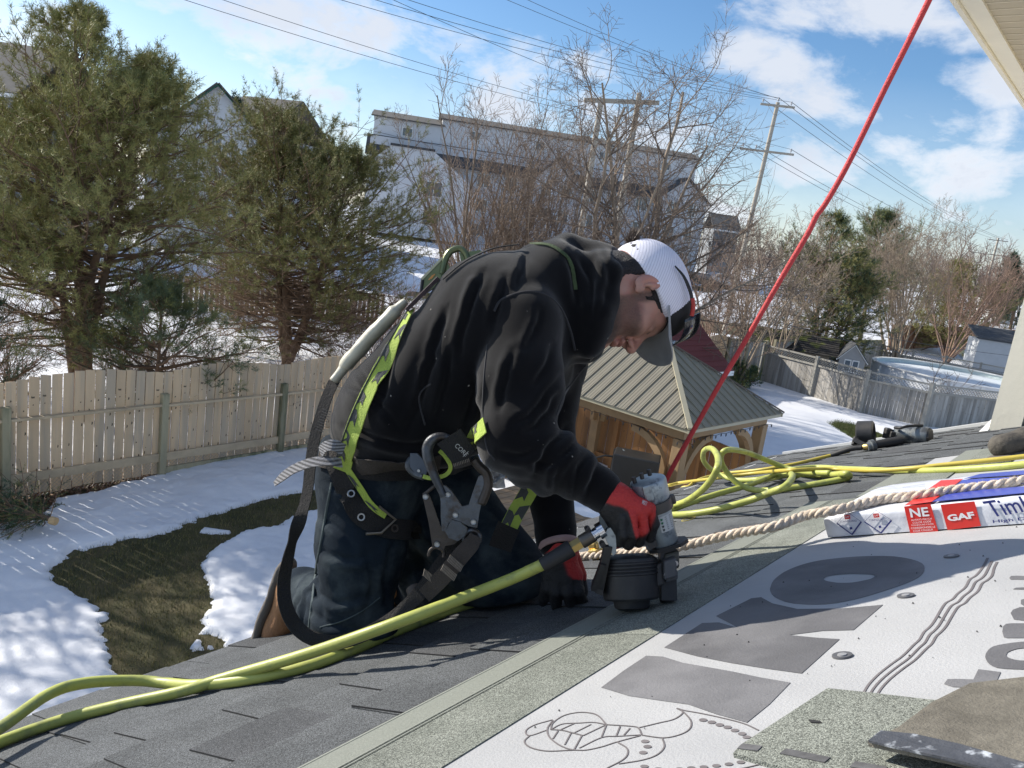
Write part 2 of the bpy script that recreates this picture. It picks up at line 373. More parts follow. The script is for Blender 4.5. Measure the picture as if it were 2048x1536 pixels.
# ================================================================== THE HOUSE WE STAND ON
def granules(name, col, col2, speck, sc, mixscale=5):
    """mineral granules: every grain its own tone"""
    m = mat(name, col, .95, .14, 9, 0, col2=col2, mixscale=mixscale, mixlo=.40, mixhi=.62, spec=.35); N, L, B = nodes(m)
    tc = N.new('ShaderNodeTexCoord'); v = N.new('ShaderNodeTexVoronoi'); v.inputs['Scale'].default_value = sc; L.new(tc.outputs['Object'], v.inputs['Vector'])
    w = N.new('ShaderNodeTexWhiteNoise'); w.noise_dimensions = '3D'; L.new(v.outputs['Position'], w.inputs['Vector'])
    mr = N.new('ShaderNodeMapRange'); mr.inputs[3].default_value = 1-speck; mr.inputs[4].default_value = 1+speck; L.new(w.outputs['Value'], mr.inputs[0])
    hs = N.new('ShaderNodeHueSaturation'); cur = B.inputs['Base Color'].links[0].from_socket; L.new(cur, hs.inputs['Color']); L.new(mr.outputs[0], hs.inputs['Value']); L.new(hs.outputs[0], B.inputs['Base Color'])
    bp = N.new('ShaderNodeBump'); bp.inputs['Strength'].default_value = .8; bp.inputs['Distance'].default_value = .0012; bp.invert = True; L.new(v.outputs['Distance'], bp.inputs['Height']); L.new(bp.outputs[0], B.inputs['Normal'])
    gl = N.new('ShaderNodeMapRange'); gl.inputs[1].default_value = .985; gl.inputs[2].default_value = 1; gl.inputs[3].default_value = .95; gl.inputs[4].default_value = .25; L.new(w.outputs['Value'], gl.inputs[0]); L.new(gl.outputs[0], B.inputs['Roughness'])
    return m
m_shing = granules("shingle_granules", (.104, .111, .117), (.082, .088, .093), .75, 800)
m_shing_d = granules("shingle_granules_dark", (.082, .086, .092), (.064, .068, .073), .70, 800)
m_head = granules("shingle_headlap", (.20, .213, .187), (.165, .178, .155), .60, 640, 12)
m_zone = mat("nail_zone", (.185, .198, .172), .8, .16, 300, .3, 500, det=2)
m_chalk = mat("zone_line", (.235, .25, .22), .8, .12, 200)
m_felt_edge = mat("asphalt_edge", (.02, .02, .021), .9, .2, 60)
m_deck = mat("roof_felt", (.018, .018, .019), .9, .2, 12)
m_white = mat("white_aluminium", (.72, .72, .70), .45, .05, 6)
m_beige = mat("cream_vinyl", (.78, .73, .60), .5, .05, 5, .1, 60)
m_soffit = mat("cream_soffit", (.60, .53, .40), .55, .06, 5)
m_sidew = mat("cream_siding", (.62, .58, .48), .55, .06, 5)
EXPO = .143; V0 = .950; EAVE = 1.872; RAKE = 4.56
house = thing("house", "house underfoot with dark grey shingled roof, white drip edge and cream upper storey", "house", rf(1, 1.8) - A3(0, 0, rf(1, 1.8)[2]))
b = MB()   # decking under everything, a closed slab
for (u0, u1) in ((-1.2, RAKE-.01),):
    b.box(rf((u0+u1)/2, (EAVE-.012-1.6)/2, -.035), u1-u0, EAVE-.012+1.6, .05, (EU, -ED, EN))
b.build("roof_deck", m_deck, house)
b = MB()   # wall below the eave
for q0 in (1.35,):
    p0 = rf(-1.2, q0); p1 = rf(RAKE-.3, q0)
    c = (p0+p1)/2; b.box((c[0], c[1], (c[2]-.06)/2), np.linalg.norm(p1-p0), .2, c[2]-.1, (EU, EQ, A3(0, 0, 1)))
b.build("wall", m_sidew, house)
b = MB()   # white drip edge along the eave
e0, e1 = rf(1.85, EAVE+.006, -.016), rf(RAKE+.01, EAVE+.006, -.016)
b.box((e0+e1)/2 + A3(0, 0, -.022), np.linalg.norm(e1-e0), .014, .075, (EU, EQ, A3(0, 0, 1)))
b.box((rf(1.85, EAVE-.045, -.005)+rf(RAKE, EAVE-.045, -.005))/2, np.linalg.norm(e1-e0), .12, .004, (EU, -ED, EN))
b.build("drip_edge", m_white, house)
b = MB()
b.bar(rf(RAKE+.012, EAVE, -.045), rf(RAKE+.012, .75, -.045), .02, .12, EN); b.build("rake_board", m_white, house)
# --- shingles, one object each: a slab with an uneven laminated layer of tabs on its exposed part
def shingle_mesh(seed, Lg=1.0):
    r = random.Random(seed); b = MB(); t = .0034
    # local: x along eave, y down-slope from the exposed top (0) to the butt (EXPO); headlap up to -.05
    b.box((Lg/2, (EXPO-.05)/2, t/2), Lg-.0032, EXPO+.05, t, mi=0)
    x = 0.0; on = r.random() < .5
    while x < Lg-.02:
        w = r.choice((.06, .09, .11, .14, .17, .20)); w = min(w, Lg-x)
        if on:
            x0, x1 = max(x, .001)+.0006, min(x+w, Lg-.001)-.0006; sk = r.uniform(-.006, .006)
            if x1-x0 > .02:
                V = [(x0+sk, -.03, t+.0002), (x1+sk*.5, -.03, t+.0002), (x1, EXPO-r.uniform(.0, .003), t+.0002), (x0, EXPO-r.uniform(0, .003), t+.0002)]
                V += [(a, c, z+.0027) for a, c, z in V]
                b.add(V, [(3, 2, 1, 0), (4, 5, 6, 7), (0, 1, 5, 4), (2, 3, 7, 6)], mi=r.choice((0, 0, 1))); b.add(V, [(1, 2, 6, 5), (3, 0, 4, 7)], mi=2)
        x += w; on = not on
    return b
_proto = []
for k in range(6):
    o = shingle_mesh(100+k).build("shingle", [m_shing, m_shing_d, m_felt_edge], house); _proto.append(o.data); bpy.data.objects.remove(o)
row = 0; rr = random.Random(3)
def place_shingle(u, v, tw=0.0, lift=0.0):
    d = bpy.data.objects.new("shingle", _proto[rr.randrange(6)]); COL.objects.link(d); d.parent = house; d.matrix_parent_inverse = house.matrix_basis.inverted()
    tilt = .0036/EXPO + lift; Y = unit(ED + EN*tilt); Z = unit(np.cross(EU, Y)); Z = Z if Z@EN > 0 else -Z
    X = unit(EU*math.cos(tw) + ED*math.sin(tw)); p = rf(u-1.0, v, -.0055)
    d.matrix_basis = mtx(p, X, Y, unit(np.cross(X, Y)))
v = V0 - EXPO; rows = []
k = 0
while v < EAVE-.02:
    rows.append((k, v, -0.95, RAKE+.02)); v += EXPO; k += 1
for (k, v, u0, u1) in rows:
    off = (k*.31) % 1.0
    u = u0 - off + 1.0
    while u - 1.0 < u1:
        uu = min(u, u1)
        place_shingle(uu, v, rr.uniform(-.0012, .0012), rr.uniform(-.002, .005))
        u += 1.0
# rows that climb higher at the far end of the roof (laid from that side)
for j, ustart in ((1, 2.45), (2, 2.9), (3, 3.35)):
    u = RAKE+.02 - (j*.37 % 1.0)+.0
    first = RAKE+.02
    us = [first] + list(np.arange(u, ustart+.99, -1.0))
    for uu in us: place_shingle(uu, V0-EXPO-j*EXPO, rr.uniform(-.002, .002), rr.uniform(0, .006))
# lifted starter pieces under the second nailer
for (u, vv, l) in ((4.05, 1.10, .030), (4.3, .98, .022), (3.85, 1.22, .026)): place_shingle(u, vv, rr.uniform(-.05, .05), l)
# --- top course: nail zone and headlap still bare, in metre long pieces
def strip(name, u0, u1, v0, v1, w0, w1, m, th=.0035):
    b = MB(); nseg = max(2, int((u1-u0)/.08)); V = []
    for i in range(nseg+1):
        u = u0+(u1-u0)*i/nseg
        for (vv, ww) in ((v0, w0), (v1, w1)):
            V.append(rf(u, vv, ww)); V.append(rf(u, vv, ww-th))
    F = []
    for i in range(nseg):
        a = 4*i; c = a+4
        F += [(a, c, c+2, a+2), (a+1, a+3, c+3, c+1), (a, a+1, c+1, c), (a+2, c+2, c+3, a+3)]
    F += [(0, 2, 3, 1), (4*nseg, 4*nseg+1, 4*nseg+3, 4*nseg+2)]
    return b.add(V, F).build(name, m, house)
ZB, ZA, ZT = .950, .890, .745
segs = [-.9, .12, 1.12, 2.12, 3.12, 4.12]
for a, c in zip(segs[:-1], segs[1:]):
    if a < 2.2:
        c2 = min(c, 2.45)
        strip("headlap_strip", a+.001, c2-.001, ZT, ZA, .0030, .0045, m_head)
        strip("nail_zone_strip", a+.001, c2-.001, ZA, ZB+.004, .0046, .0056, m_zone)
        for vv in (ZA-.0015, ZA-.010, ZB-.001): strip("chalk_line", a+.003, c2-.003, vv-.0012, vv+.0012, .0062, .0062, m_chalk, .0006)
for j, ustart in ((1, 2.45), (2, 2.9), (3, 3.35)):
    vt = V0-j*EXPO; ue = (2.9, 3.35, RAKE)[j-1]
    strip("headlap_strip", ustart+.001, ue-.001, vt-EXPO-.205+EXPO, vt-.06, .0030+.002*j, .0045+.002*j, m_head)
    strip("nail_zone_strip", ustart+.001, ue-.001, vt-.06, vt+.002, .0046+.002*j, .006+.002*j, m_zone)
# --- upper storey at the far end: corner board, walls, eave soffit
cu, cvq = 4.16, .50
def hq(u, q, z): return A3(*(CAM + EU*u + EQ*q)[:2], CAM[2]+z)
corner_z0 = -.66; top_z = 1.22
b = MB(); c = hq(cu+.055, cvq-.06, 0); b.box((c[0], c[1], CAM[2]+(corner_z0+top_z)/2-.1), .10, .12, top_z-corner_z0+.2, (EU, EQ, A3(0, 0, 1)))
b.build("corner_board", m_beige, house)
b = MB(); c0 = hq(cu, cvq+.012, -.575); b.add([hq(cu+.06, cvq+.02, -.65), hq(cu-.006, cvq+.035, -.640), hq(cu-.005, cvq-.0, -.625), hq(cu+.06, cvq+.0, -.565)], [(0, 1, 2), (0, 2, 3), (1, 0, 3), (2, 1, 3)])
b.build("kick_flashing", m_white, house)
b = MB()
for i in range(17):     # lap siding courses on the wall that faces us and on the one along the eave
    z = -.62+.11*i
    p = hq(cu+.075, cvq-.13-1.6, z+.055); b.box(p, .02, 3.2, .114, (unit(EU+A3(0, 0, .10)), EQ, unit(A3(0, 0, 1)-EU*.10)))
    p = hq(cu+.1+1.9, cvq-.05, z+.055); b.box(p, 3.8, .02, .114, (EU, unit(EQ-A3(0, 0, .10)), unit(A3(0, 0, 1)+EQ*.10)))
b.build("lap_siding", m_sidew, house)
b = MB(); p = hq(cu+.02, cvq-1.75, -.60); b.box(p, .1, 3.2, .05, (EU, ED*0+EQ, A3(0, 0, 1))); b.build("base_flashing", m_white, house)
# eave of the upper roof, running away along the house
ez = 1.26; eq = ez*.812; ew = .44
b = MB(); u0, u1 = 3.3, 8.4
b.box(hq((u0+u1)/2, eq+.012, ez+.07), u1-u0, .024, .19, (EU, EQ, A3(0, 0, 1))); b.build("fascia", m_beige, house)
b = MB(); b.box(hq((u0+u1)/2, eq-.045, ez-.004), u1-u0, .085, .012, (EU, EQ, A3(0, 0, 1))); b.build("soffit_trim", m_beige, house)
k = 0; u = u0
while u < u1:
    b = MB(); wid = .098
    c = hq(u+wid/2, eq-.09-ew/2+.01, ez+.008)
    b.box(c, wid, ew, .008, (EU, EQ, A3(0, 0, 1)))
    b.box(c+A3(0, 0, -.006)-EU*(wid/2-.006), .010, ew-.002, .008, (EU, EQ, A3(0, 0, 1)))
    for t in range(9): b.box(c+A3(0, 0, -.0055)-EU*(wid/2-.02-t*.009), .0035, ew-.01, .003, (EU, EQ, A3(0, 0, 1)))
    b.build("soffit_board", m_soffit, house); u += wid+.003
b = MB(); a_ = hq(u0-.05, eq+.06, ez+.19); 
V = [hq(u0-.05, eq+.06, ez+.17), hq(u1, eq+.06, ez+.17), hq(u1, eq-2.2, ez+1.2), hq(u0-.05, eq-2.2, ez+1.2)]
b.poly(V, A3(0, 0, 1), .03); b.build("upper_roof", m_shing_d, house)
# ================================================================== FENCES, GAZEBO, SHEDS, POOL
Z3 = A3(0, 0, 1)
m_pick = mat("weathered_picket", (.60, .445, .285), .85, .17, 3.5, .35, 30, stretch=(1, 1, .12), col2=(.46, .375, .275), mixscale=5)
m_knot = mat("picket_knots", (.10, .075, .05), .9, .3, 20)
m_post = mat("green_grey_post", (.33, .30, .20), .9, .22, 4, .4, 25, stretch=(1, 1, .2), col2=(.12, .13, .07), mixscale=3)
m_rail = mat("fence_rail", (.50, .40, .27), .85, .2, 4, .3, 30)
m_wire = mat("galvanised_wire", (.30, .30, .29), .5, .1, 10, metal=.6)
def picket_mesh(w, h, t, m, seed, knots=3, dog=False, mk=None):
    r = random.Random(seed); b = MB(); sk = r.uniform(-.004, .004)
    pts = [(-w/2, 0), (w/2, 0), (w/2+sk, h-.003-r.random()*.01), (-w/2+sk, h-r.random()*.01)]
    if dog: pts = [(-w/2, 0), (w/2, 0), (w/2, h-.03), (w/2-.03, h), (-w/2+.03, h), (-w/2, h-.03)]
    b.poly([A3(x, 0, z) for x, z in pts], A3(0, 1, 0), t)
    for i in range(knots):
        x, z = r.uniform(-w*.35, w*.35), r.uniform(.1, h-.15); s = r.uniform(.006, .014); a = r.uniform(.7, 2.2)
        b.poly([A3(x-s, -.0005, z-s*a*.6), A3(x+s*.8, -.0005, z-s*a*.3), A3(x+s, -.0005, z+s*a*.7), A3(x-s*.5, -.0005, z+s*a)], A3(0, -1, 0), .0006, mi=1)
    o = b.build("picket", [m, mk or m_knot]); me = o.data; bpy.data.objects.remove(o); return me
# ---- near left fence
FA = on_z(8, 1005); FB = on_z(555, 912); FD = unit((FB-FA)*A3(1, 1, 0)); FN = np.cross(FD, Z3)    # FN faces the house
if FN@(CAM-FA) < 0: FN = -FN
sp = np.linalg.norm(FB-FA)/2
fence = thing("picket_fence", "tall weathered wooden picket fence with scalloped top along the left of the snowy yard", "fence", FA)
pm = [picket_mesh(.138, 1.0, .018, m_pick, 40+i, 5) for i in range(7)]
r = random.Random(11)
def fpanel(i):
    a = FA + FD*sp*i; post = MB()
    post.rbox(a+Z3*.72 + FN*.05, .115, .10, 1.48, (FD, FN, Z3), .006, 1); post.poly([a+FN*.0+FD*s*.0575+Z3*1.46 for s in (-1, 1)] + [a+FN*.10+FD*s*.0575+Z3*1.46 for s in (1, -1)], Z3, .012)
    post.build("post", m_post, fence)
    for z, hh in ((1.27, .04), (.36, .14)):
        rl = MB(); a0 = a+FD*.06+FN*.045+Z3*z; a1 = a+FD*(sp-.06)+FN*.045+Z3*(z+r.uniform(-.01, .02))
        rl.bar(a0, a1, .09 if hh < .1 else .035, hh, Z3); rl.build("rail", m_rail, fence)
    if i >= 1:
        kb = MB(); kb.bar(a+FD*.06+FN*.02+Z3*.09, a+FD*(sp-.06)+FN*.02+Z3*.09, .03, .14, Z3); kb.build("kick_board", m_post, fence)
    n = round(sp/.155); w = sp/n
    for k in range(n):
        s = (k+.5)/n; top = 1.83 + .115*math.sin(math.pi*s) + r.uniform(-.008, .008)
        z0 = .06+r.uniform(-.02, .02)
        d = bpy.data.objects.new("picket", pm[r.randrange(7)]); COL.objects.link(d); d.parent = fence; d.matrix_parent_inverse = fence.matrix_basis.inverted()
        c = a + FD*(k+.5)*w + Z3*z0 - FN*.004; tl = r.uniform(-.006, .006); ZZ = unit(Z3+FD*tl); XX = unit(np.cross(FN, ZZ))
        M_ = mtx(c, FD, -FN, ZZ); d.matrix_basis = M_ @ Matrix.Diagonal((w/.155*r.uniform(.985, 1.02), 1, top-z0, 1))
for i in (-1, 0, 1, 2, 3, 8, 9, 10): fpanel(i)
cl = MB(); st = .065; Ls = sp*4.0; hgt = .36
for k in range(int(Ls/st)):
    x0 = k*st-sp
    for sgn in (1, -1):
        a = FA+FD*x0+FN*.006+Z3*(.02 if sgn > 0 else hgt); c = FA+FD*(x0+hgt)+FN*.006+Z3*(hgt if sgn > 0 else .02)
        cl.bar(a, c, .0028, .0028, FN)
tag(cl.build("chain_link_mesh", m_wire, fence), kind='stuff')
# ---- far grey fence with lattice, around the neighbour's pool
m_grey = mat("grey_board", (.265, .25, .225), .9, .28, 4, .3, 30, stretch=(1, 1, .15), col2=(.37, .355, .33), mixscale=3)
m_greyp = mat("grey_post", (.31, .30, .27), .9, .15, 5)
m_lat = mat("grey_lattice", (.25, .245, .23), .9, .15, 6)
def board_fence(name, label, P, Q, h, bw, mb, mp, lattice=0.0, nposts=4, gap=.008, face=None, dog=False, rails=True, tops=None, knots=1):
    P = np.asarray(P, float); Q = np.asarray(Q, float); D = (Q-P); Ln = np.linalg.norm(D[:2]); D = D/np.linalg.norm(D); N = unit(np.cross(D, Z3)); N = N if N@(CAM-P) > 0 else -N
    if face is not None: N = N*face
    t = thing(name, label, "fence", P)
    bh = h-lattice; ms = [picket_mesh(bw-gap, 1.0, .018, mb, 70+i, knots, dog, m_knot) for i in range(4)]; rr = random.Random(len(label))
    n = int(Ln/bw)
    for k in range(n):
        d = bpy.data.objects.new("board", ms[rr.randrange(4)]); COL.objects.link(d); d.parent = t; d.matrix_parent_inverse = t.matrix_basis.inverted()
        hh = bh*(1+rr.uniform(-.006, .006)); c = P + D*(k+.5)*bw + Z3*.03
        XX = unit(D*A3(1, 1, 0)); NN = unit(np.cross(XX, Z3)); NN = NN if NN@N > 0 else -NN
        d.matrix_basis = mtx(c, XX, -NN, Z3) @ Matrix.Diagonal((1, 1, hh, 1))
    for k in range(nposts):
        a = P + D*Ln*k/(nposts-1); b = MB(); b.box(a+Z3*(h+.06)/2+N*.05, .10, .10, h+.06, (D, N, Z3)); b.build("post", mp, t)
        if k < nposts-1:
            e = P + D*Ln*(k+1)/(nposts-1); b = MB()
            b.bar(a+N*.03+Z3*(bh+.0), e+N*.03+Z3*(bh+.0), .05, .07, Z3); b.build("rail", mp, t); b = MB()
            if lattice: b.bar(a+N*.03+Z3*(h-.02), e+N*.03+Z3*(h-.02), .05, .06, Z3)
            elif rails: b.bar(a+N*.03+Z3*.3, e+N*.03+Z3*.3, .05, .08, Z3)
            b.build("rail", mp, t)
            if lattice:
                b = MB(); L2 = np.linalg.norm(e-a); s = .115; z0 = bh+.03; z1 = h-.05; H_ = z1-z0
                for i in range(-2, int(L2/s)+1):
                    for sg in (1, -1):
                        xa, xb = i*s, i*s+H_; za, zb = (z0, z1) if sg > 0 else (z1, z0)
                        def cl_(x, z): return x, z
                        # clip to the bay
                        f0 = max(0, -xa/(xb-xa)) if xa < 0 else 0; f1 = min(1, (L2-xa)/(xb-xa))
                        if f1 <= f0+.02: continue
                        pa = a+D*(xa+(xb-xa)*f0)+Z3*(za+(zb-za)*f0); pb = a+D*(xa+(xb-xa)*f1)+Z3*(za+(zb-za)*f1)
                        b.bar(pa+N*(.012*sg+.0), pb+N*(.012*sg), .009, .036, N)
                tag(b.build("lattice", m_lat, t), kind='stuff')
    return t
LP = [on_z(*p) for p in ((1516, 764), (1620, 795), (1720, 828), (1843, 857), (1990, 872))]; LP.append(LP[-1]+(LP[-1]-LP[-2])); LC = LP[0]
for i, lab in enumerate(("first bay of the grey lattice-top fence, at the yard's far corner", "second bay of the grey lattice-top fence, in front of the tiny playhouse", "third bay of the grey lattice-top fence, in front of the pool's left edge", "bay of the grey lattice-top fence behind the leafless sapling", "last bay of the grey lattice-top fence, beside the cream corner board")):
    board_fence("lattice_fence", lab, LP[i], LP[i+1]-unit(LP[i+1]-LP[i])*.02, 1.62, .128, m_grey, m_greyp, .31, 2)['group'] = "bays of the lattice-top fence"

FE = FA+FD*sp*11
board_fence("board_fence", "short dark grey fence stretch joining picket fence and lattice fence corner", FE, LC, 1.75, .14, m_grey, m_post, 0, 3)
PB = on_z(1770, 725); PE = on_z(2048, 762)
PBx = on_z(1765, 690, 1.5)*A3(1, 1, 0); PBy = on_z(2024, 738, 1.5)*A3(1, 1, 0)
board_fence("lattice_fence", "grey lattice-top fence standing behind the round pool", PBx, PBx+(PBy-PBx)*1.3, 1.5, .14, m_grey, m_greyp, .34, 6)
board_fence("board_fence", "grey board fence behind the mossy shed, side of the pool yard", LC+A3(.6, .8, 0), PBx, 1.75, .14, m_grey, m_post, 0, 6)
m_red = mat("red_brown_board", (.21, .105, .062), .88, .2, 4, .2, 30, stretch=(1, 1, .2), col2=(.26, .15, .10), mixscale=2)
P0 = on_z(1770, 700); 
board_fence("board_fence", "reddish brown board fence in the distance beyond the pool", on_z(1772, 708), on_z(2070, 703), 2.0, .16, m_red, m_red, 0, 9, dog=True)
# distant picket fence behind the pines
m_bpick = mat("brown_picket", (.27, .19, .135), .9, .2, 5)
DF0 = on_z(300, 618); DF1 = on_z(760, 652)
board_fence("picket_fence", "distant brown spaced picket fence seen through the pine trunks", DF0*A3(1, 1, 0)*1.0, DF1*A3(1, 1, 0), 1.35, .19, m_bpick, m_bpick, 0, 8, gap=.05)

# ---- above-ground pool
m_pool = mat("pool_wall", (.70, .72, .74), .5, .05, 3); m_cover = mat("pool_ice", (.73, .79, .81), .35, .08, 1.2, .1, 8, col2=(.78, .82, .85), mixscale=.7)
m_blue = mat("pool_liner", (.52, .60, .61), .5, .08, 3)
pc = on_z(1915, 747, 1.2)*A3(1, 1, 0); pr = 3.55
pool = thing("swimming_pool", "round above-ground swimming pool with white rim and frozen surface", "pool", pc)
def bell(h): return h
b = MB(); b.lathe(pc, Z3, [(0, pr), (1.17, pr), (1.17, pr-.03), (1.02, pr-.03)], 64, cap=False); b.build("wall", m_pool, pool, True)
b = MB(); b.lathe(pc, Z3, [(1.16, pr-.10), (1.16, pr+.09), (1.20, pr+.09), (1.20, pr-.10), (1.16, pr-.10)], 64, cap=False); b.build("rim", m_white, pool, True)
b = MB(); b.lathe(pc, Z3, [(.95, pr-.035), (1.155, pr-.034)], 64, cap=False); b.build("liner", m_blue, pool, True)
b = MB(); b.lathe(pc, Z3, [(.98, pr-.04), (1.0, pr*.7), (1.01, .02)], 48); b.build("frozen_water", m_cover, pool, True)
for k in range(14):
    a = 2*math.pi*k/14; p = pc+A3(math.cos(a), math.sin(a), 0)*(pr+.03); b = MB(); b.box(p+Z3*.58, .07, .15, 1.16, (A3(math.cos(a), math.sin(a), 0), A3(-math.sin(a), math.cos(a), 0), Z3)); b.build("upright", m_white, pool)
# ---- mossy flat shed by the corner, playhouse, and grey shed
m_moss = mat("mossy_roof", (.030, .027, .024), .95, .4, 5, .6, 30, col2=(.09, .10, .02), mixscale=1.1, mixlo=.52, mixhi=.6)
m_shedw = mat("shed_board", (.24, .20, .15), .9, .2, 5)
sc_ = LC + A3(2.0, 2.9, 0)
shed = thing("garden_shed", "low garden shed with dark moss-covered roof behind the lattice fence corner", "shed", sc_)
sx, sy = unit(A3(1, -.35, 0)), unit(A3(.35, 1, 0))
b = MB(); b.box(sc_+Z3*.7, 3.4, 2.4, 1.4, (sx, sy, Z3)); b.build("wall", m_shedw, shed)
b = MB(); 
for sg in (-1, 1):
    for i in range(9):
        y0 = sg*(1.45-.155*i); z = 1.42+.075*i; c = sc_+sy*(y0-sg*.09)+Z3*z
        b.box(c, 4.1, .20, .035, (sx, unit(sy*(-sg)+Z3*.35), unit(Z3+sy*sg*.35)))
b.build("roof", m_moss, shed)
ph = on_z(1690, 783)
m_grw = mat("grey_siding", (.30, .30, .30), .7, .06, 5)
play = thing("playhouse", "tiny grey playhouse with white gable trim beside the mossy shed", "playhouse", ph)
px_, py_ = unit(A3(1, -.25, 0)), unit(A3(.25, 1, 0))
b = MB(); w2, hw, hr = .52, 1.42, 2.02
prof = [(-w2, 0), (w2, 0), (w2, hw), (0, hr), (-w2, hw)]
b.poly([ph+px_*x+Z3*z for x, z in prof], py_, 1.2); b.build("wall", m_grw, play)
for sg in (-1, 1):
    b = MB(); b.bar(ph+px_*sg*(w2+.12)+Z3*(hw-.10)-py_*.04, ph+Z3*(hr+.04)-py_*.04, .04, .09, py_); b.build("rake_trim", m_white, play)
    b = MB(); n_ = unit(A3(0, 0, 0)+px_*sg*.97*(hr-hw)+Z3*w2); c = ph+px_*sg*(w2+.1)/2+Z3*((hw+hr)/2+.02)+py_*.6
    b.box(c, np.linalg.norm([w2+.12, hr-hw+.12]), 1.4, .03, (unit(px_*sg*w2-Z3*(hr-hw)), py_, n_)); b.build("roof", m_shing_d, play)
    b = MB(); b.box(ph+px_*sg*.16+Z3*1.12-py_*.012, .28, .02, .55, (px_, py_, Z3)); w_ = b.build("window", m_white, play)
    b = MB(); b.box(ph+px_*sg*.16+Z3*1.12-py_*.026, .20, .01, .45, (px_, py_, Z3)); b.build("pane", mat("dull_pane%d" % sg, (.12, .15, .18), .2, .1, 3), w_)
gs = on_z(1978, 764)
m_gsid = mat("shed_grey_siding", (.42, .44, .46), .6, .06, 4)
gshed = thing("garden_shed", "grey horizontal-siding shed behind the pool with dark flat roof", "shed", gs)
b = MB()
for i in range(15): b.box(gs+Z3*(.08+.16*i), 2.7, 2.0, .165, (unit(px_-Z3*0), unit(py_), Z3), taper=.992)
b.build("siding", m_gsid, gshed)
b = MB(); b.poly([gs+px_*x+py_*y+Z3*(2.42+.55*(y > 0)) for x, y in ((-1.5, -1.1), (1.5, -1.1), (1.5, 1.1), (-1.5, 1.1))], Z3, .09); b.build("roof", m_shing_d, gshed)

# ---- gazebo
m_gwood = mat("cedar_timber", (.30, .195, .10), .75, .16, 4, .2, 30, stretch=(1, 1, .3))
m_gmetal = mat("tan_metal_roof", (.27, .245, .185), .45, .05, 3, metal=.25)
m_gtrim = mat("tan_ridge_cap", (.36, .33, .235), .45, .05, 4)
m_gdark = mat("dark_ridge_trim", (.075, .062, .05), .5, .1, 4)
ez_ = 2.25
C0 = on_z(1380, 862, ez_); C1 = on_z(1567, 828, ez_); gu = unit(C1-C0); gq = np.cross(Z3, gu); W1 = np.linalg.norm(C1-C0); W2 = 4.3
C2 = C0+gq*W2; C3 = C1+gq*W2
gaz = thing("gazebo", "cedar gazebo with tan standing-seam metal hip roof and arched braces", "gazebo", (C0+C3)/2*A3(1, 1, 0))
apz = 1.02
ins = W1/2
R1 = (C0+C1)/2+gq*ins+Z3*apz; R2 = (C2+C3)/2-gq*ins+Z3*apz
# tie the apex to where the photo shows it
def metal_face(P, Q, apex_a, apex_b, step=.235):
    # P-Q eave, apex_a above P side, apex_b above Q side; strips run up the slope
    P, Q, Aa, Ab = [np.asarray(x, float) for x in (P, Q, apex_a, apex_b)]
    d = unit(Q-P); Ln = np.linalg.norm(Q-P); up = (Aa-P)-d*((Aa-P)@d); S_ = np.linalg.norm(up); up = up/S_; n = unit(np.cross(d, up)); n = n if n[2] > 0 else -n
    xa, xb = (Aa-P)@d, (Ab-P)@d
    def hmax(x):
        return S_*min(1.0, x/max(xa, 1e-6), (Ln-x)/max(Ln-xb, 1e-6))
    k = 0; x = 0.0
    while x < Ln-.01:
        x1 = min(x+step, Ln); brk = [x] + [t for t in (xa, xb) if x < t < x1] + [x1]
        b = MB(); top = [P+d*t+up*hmax(t) for t in brk[::-1]]
        b.poly([P+d*x, P+d*x1]+top, n, .012)
        h0 = hmax(x1)
        if h0 > .05 and x1 < Ln-.02: b.bar(P+d*(x1-.012)+n*.018, P+d*(x1-.012)+up*(h0-.01)+n*.018, .018, .03, n)
        for fr in (.25, .5, .75):
            xx = x+(x1-x)*fr; hh = hmax(xx)
            if hh > .08: b.bar(P+d*xx+n*.013, P+d*xx+up*(hh-.02)+n*.013, .010, .008, n)
        b.build("roof_panel", m_gmetal, gaz); x = x1
metal_face(C2, C0, R2, R1); metal_face(C0, C1, R1, R1); metal_face(C1, C3, R1, R2); metal_face(C3, C2, R2, R2)
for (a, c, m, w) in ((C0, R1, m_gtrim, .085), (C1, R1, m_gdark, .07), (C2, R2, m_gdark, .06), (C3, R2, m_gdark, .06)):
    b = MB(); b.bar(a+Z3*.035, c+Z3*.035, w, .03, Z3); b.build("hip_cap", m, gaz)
b = MB(); b.bar(R1+Z3*.035, R2+Z3*.035, .085, .03, Z3, ext=.04); b.build("ridge_cap", m_gtrim, gaz)
for a, c in ((C0, C1), (C1, C3), (C3, C2), (C2, C0)):
    d = unit(c-a); n = np.cross(d, Z3); b = MB(); i_ = .06
    ctr = (C0+C3)/2; n = n if n@(ctr-a) > 0 else -n
    b.bar(a+d*.0+n*.03-Z3*.03, c-d*.0+n*.03-Z3*.03, .03, .055, Z3); b.build("eave_trim", m_gtrim, gaz)
    b = MB(); b.bar(a+d*.20+n*.24-Z3*.13, c-d*.20+n*.24-Z3*.13, .09, .20, Z3); b.build("beam", m_gwood, gaz)
ctr = (C0+C3)/2
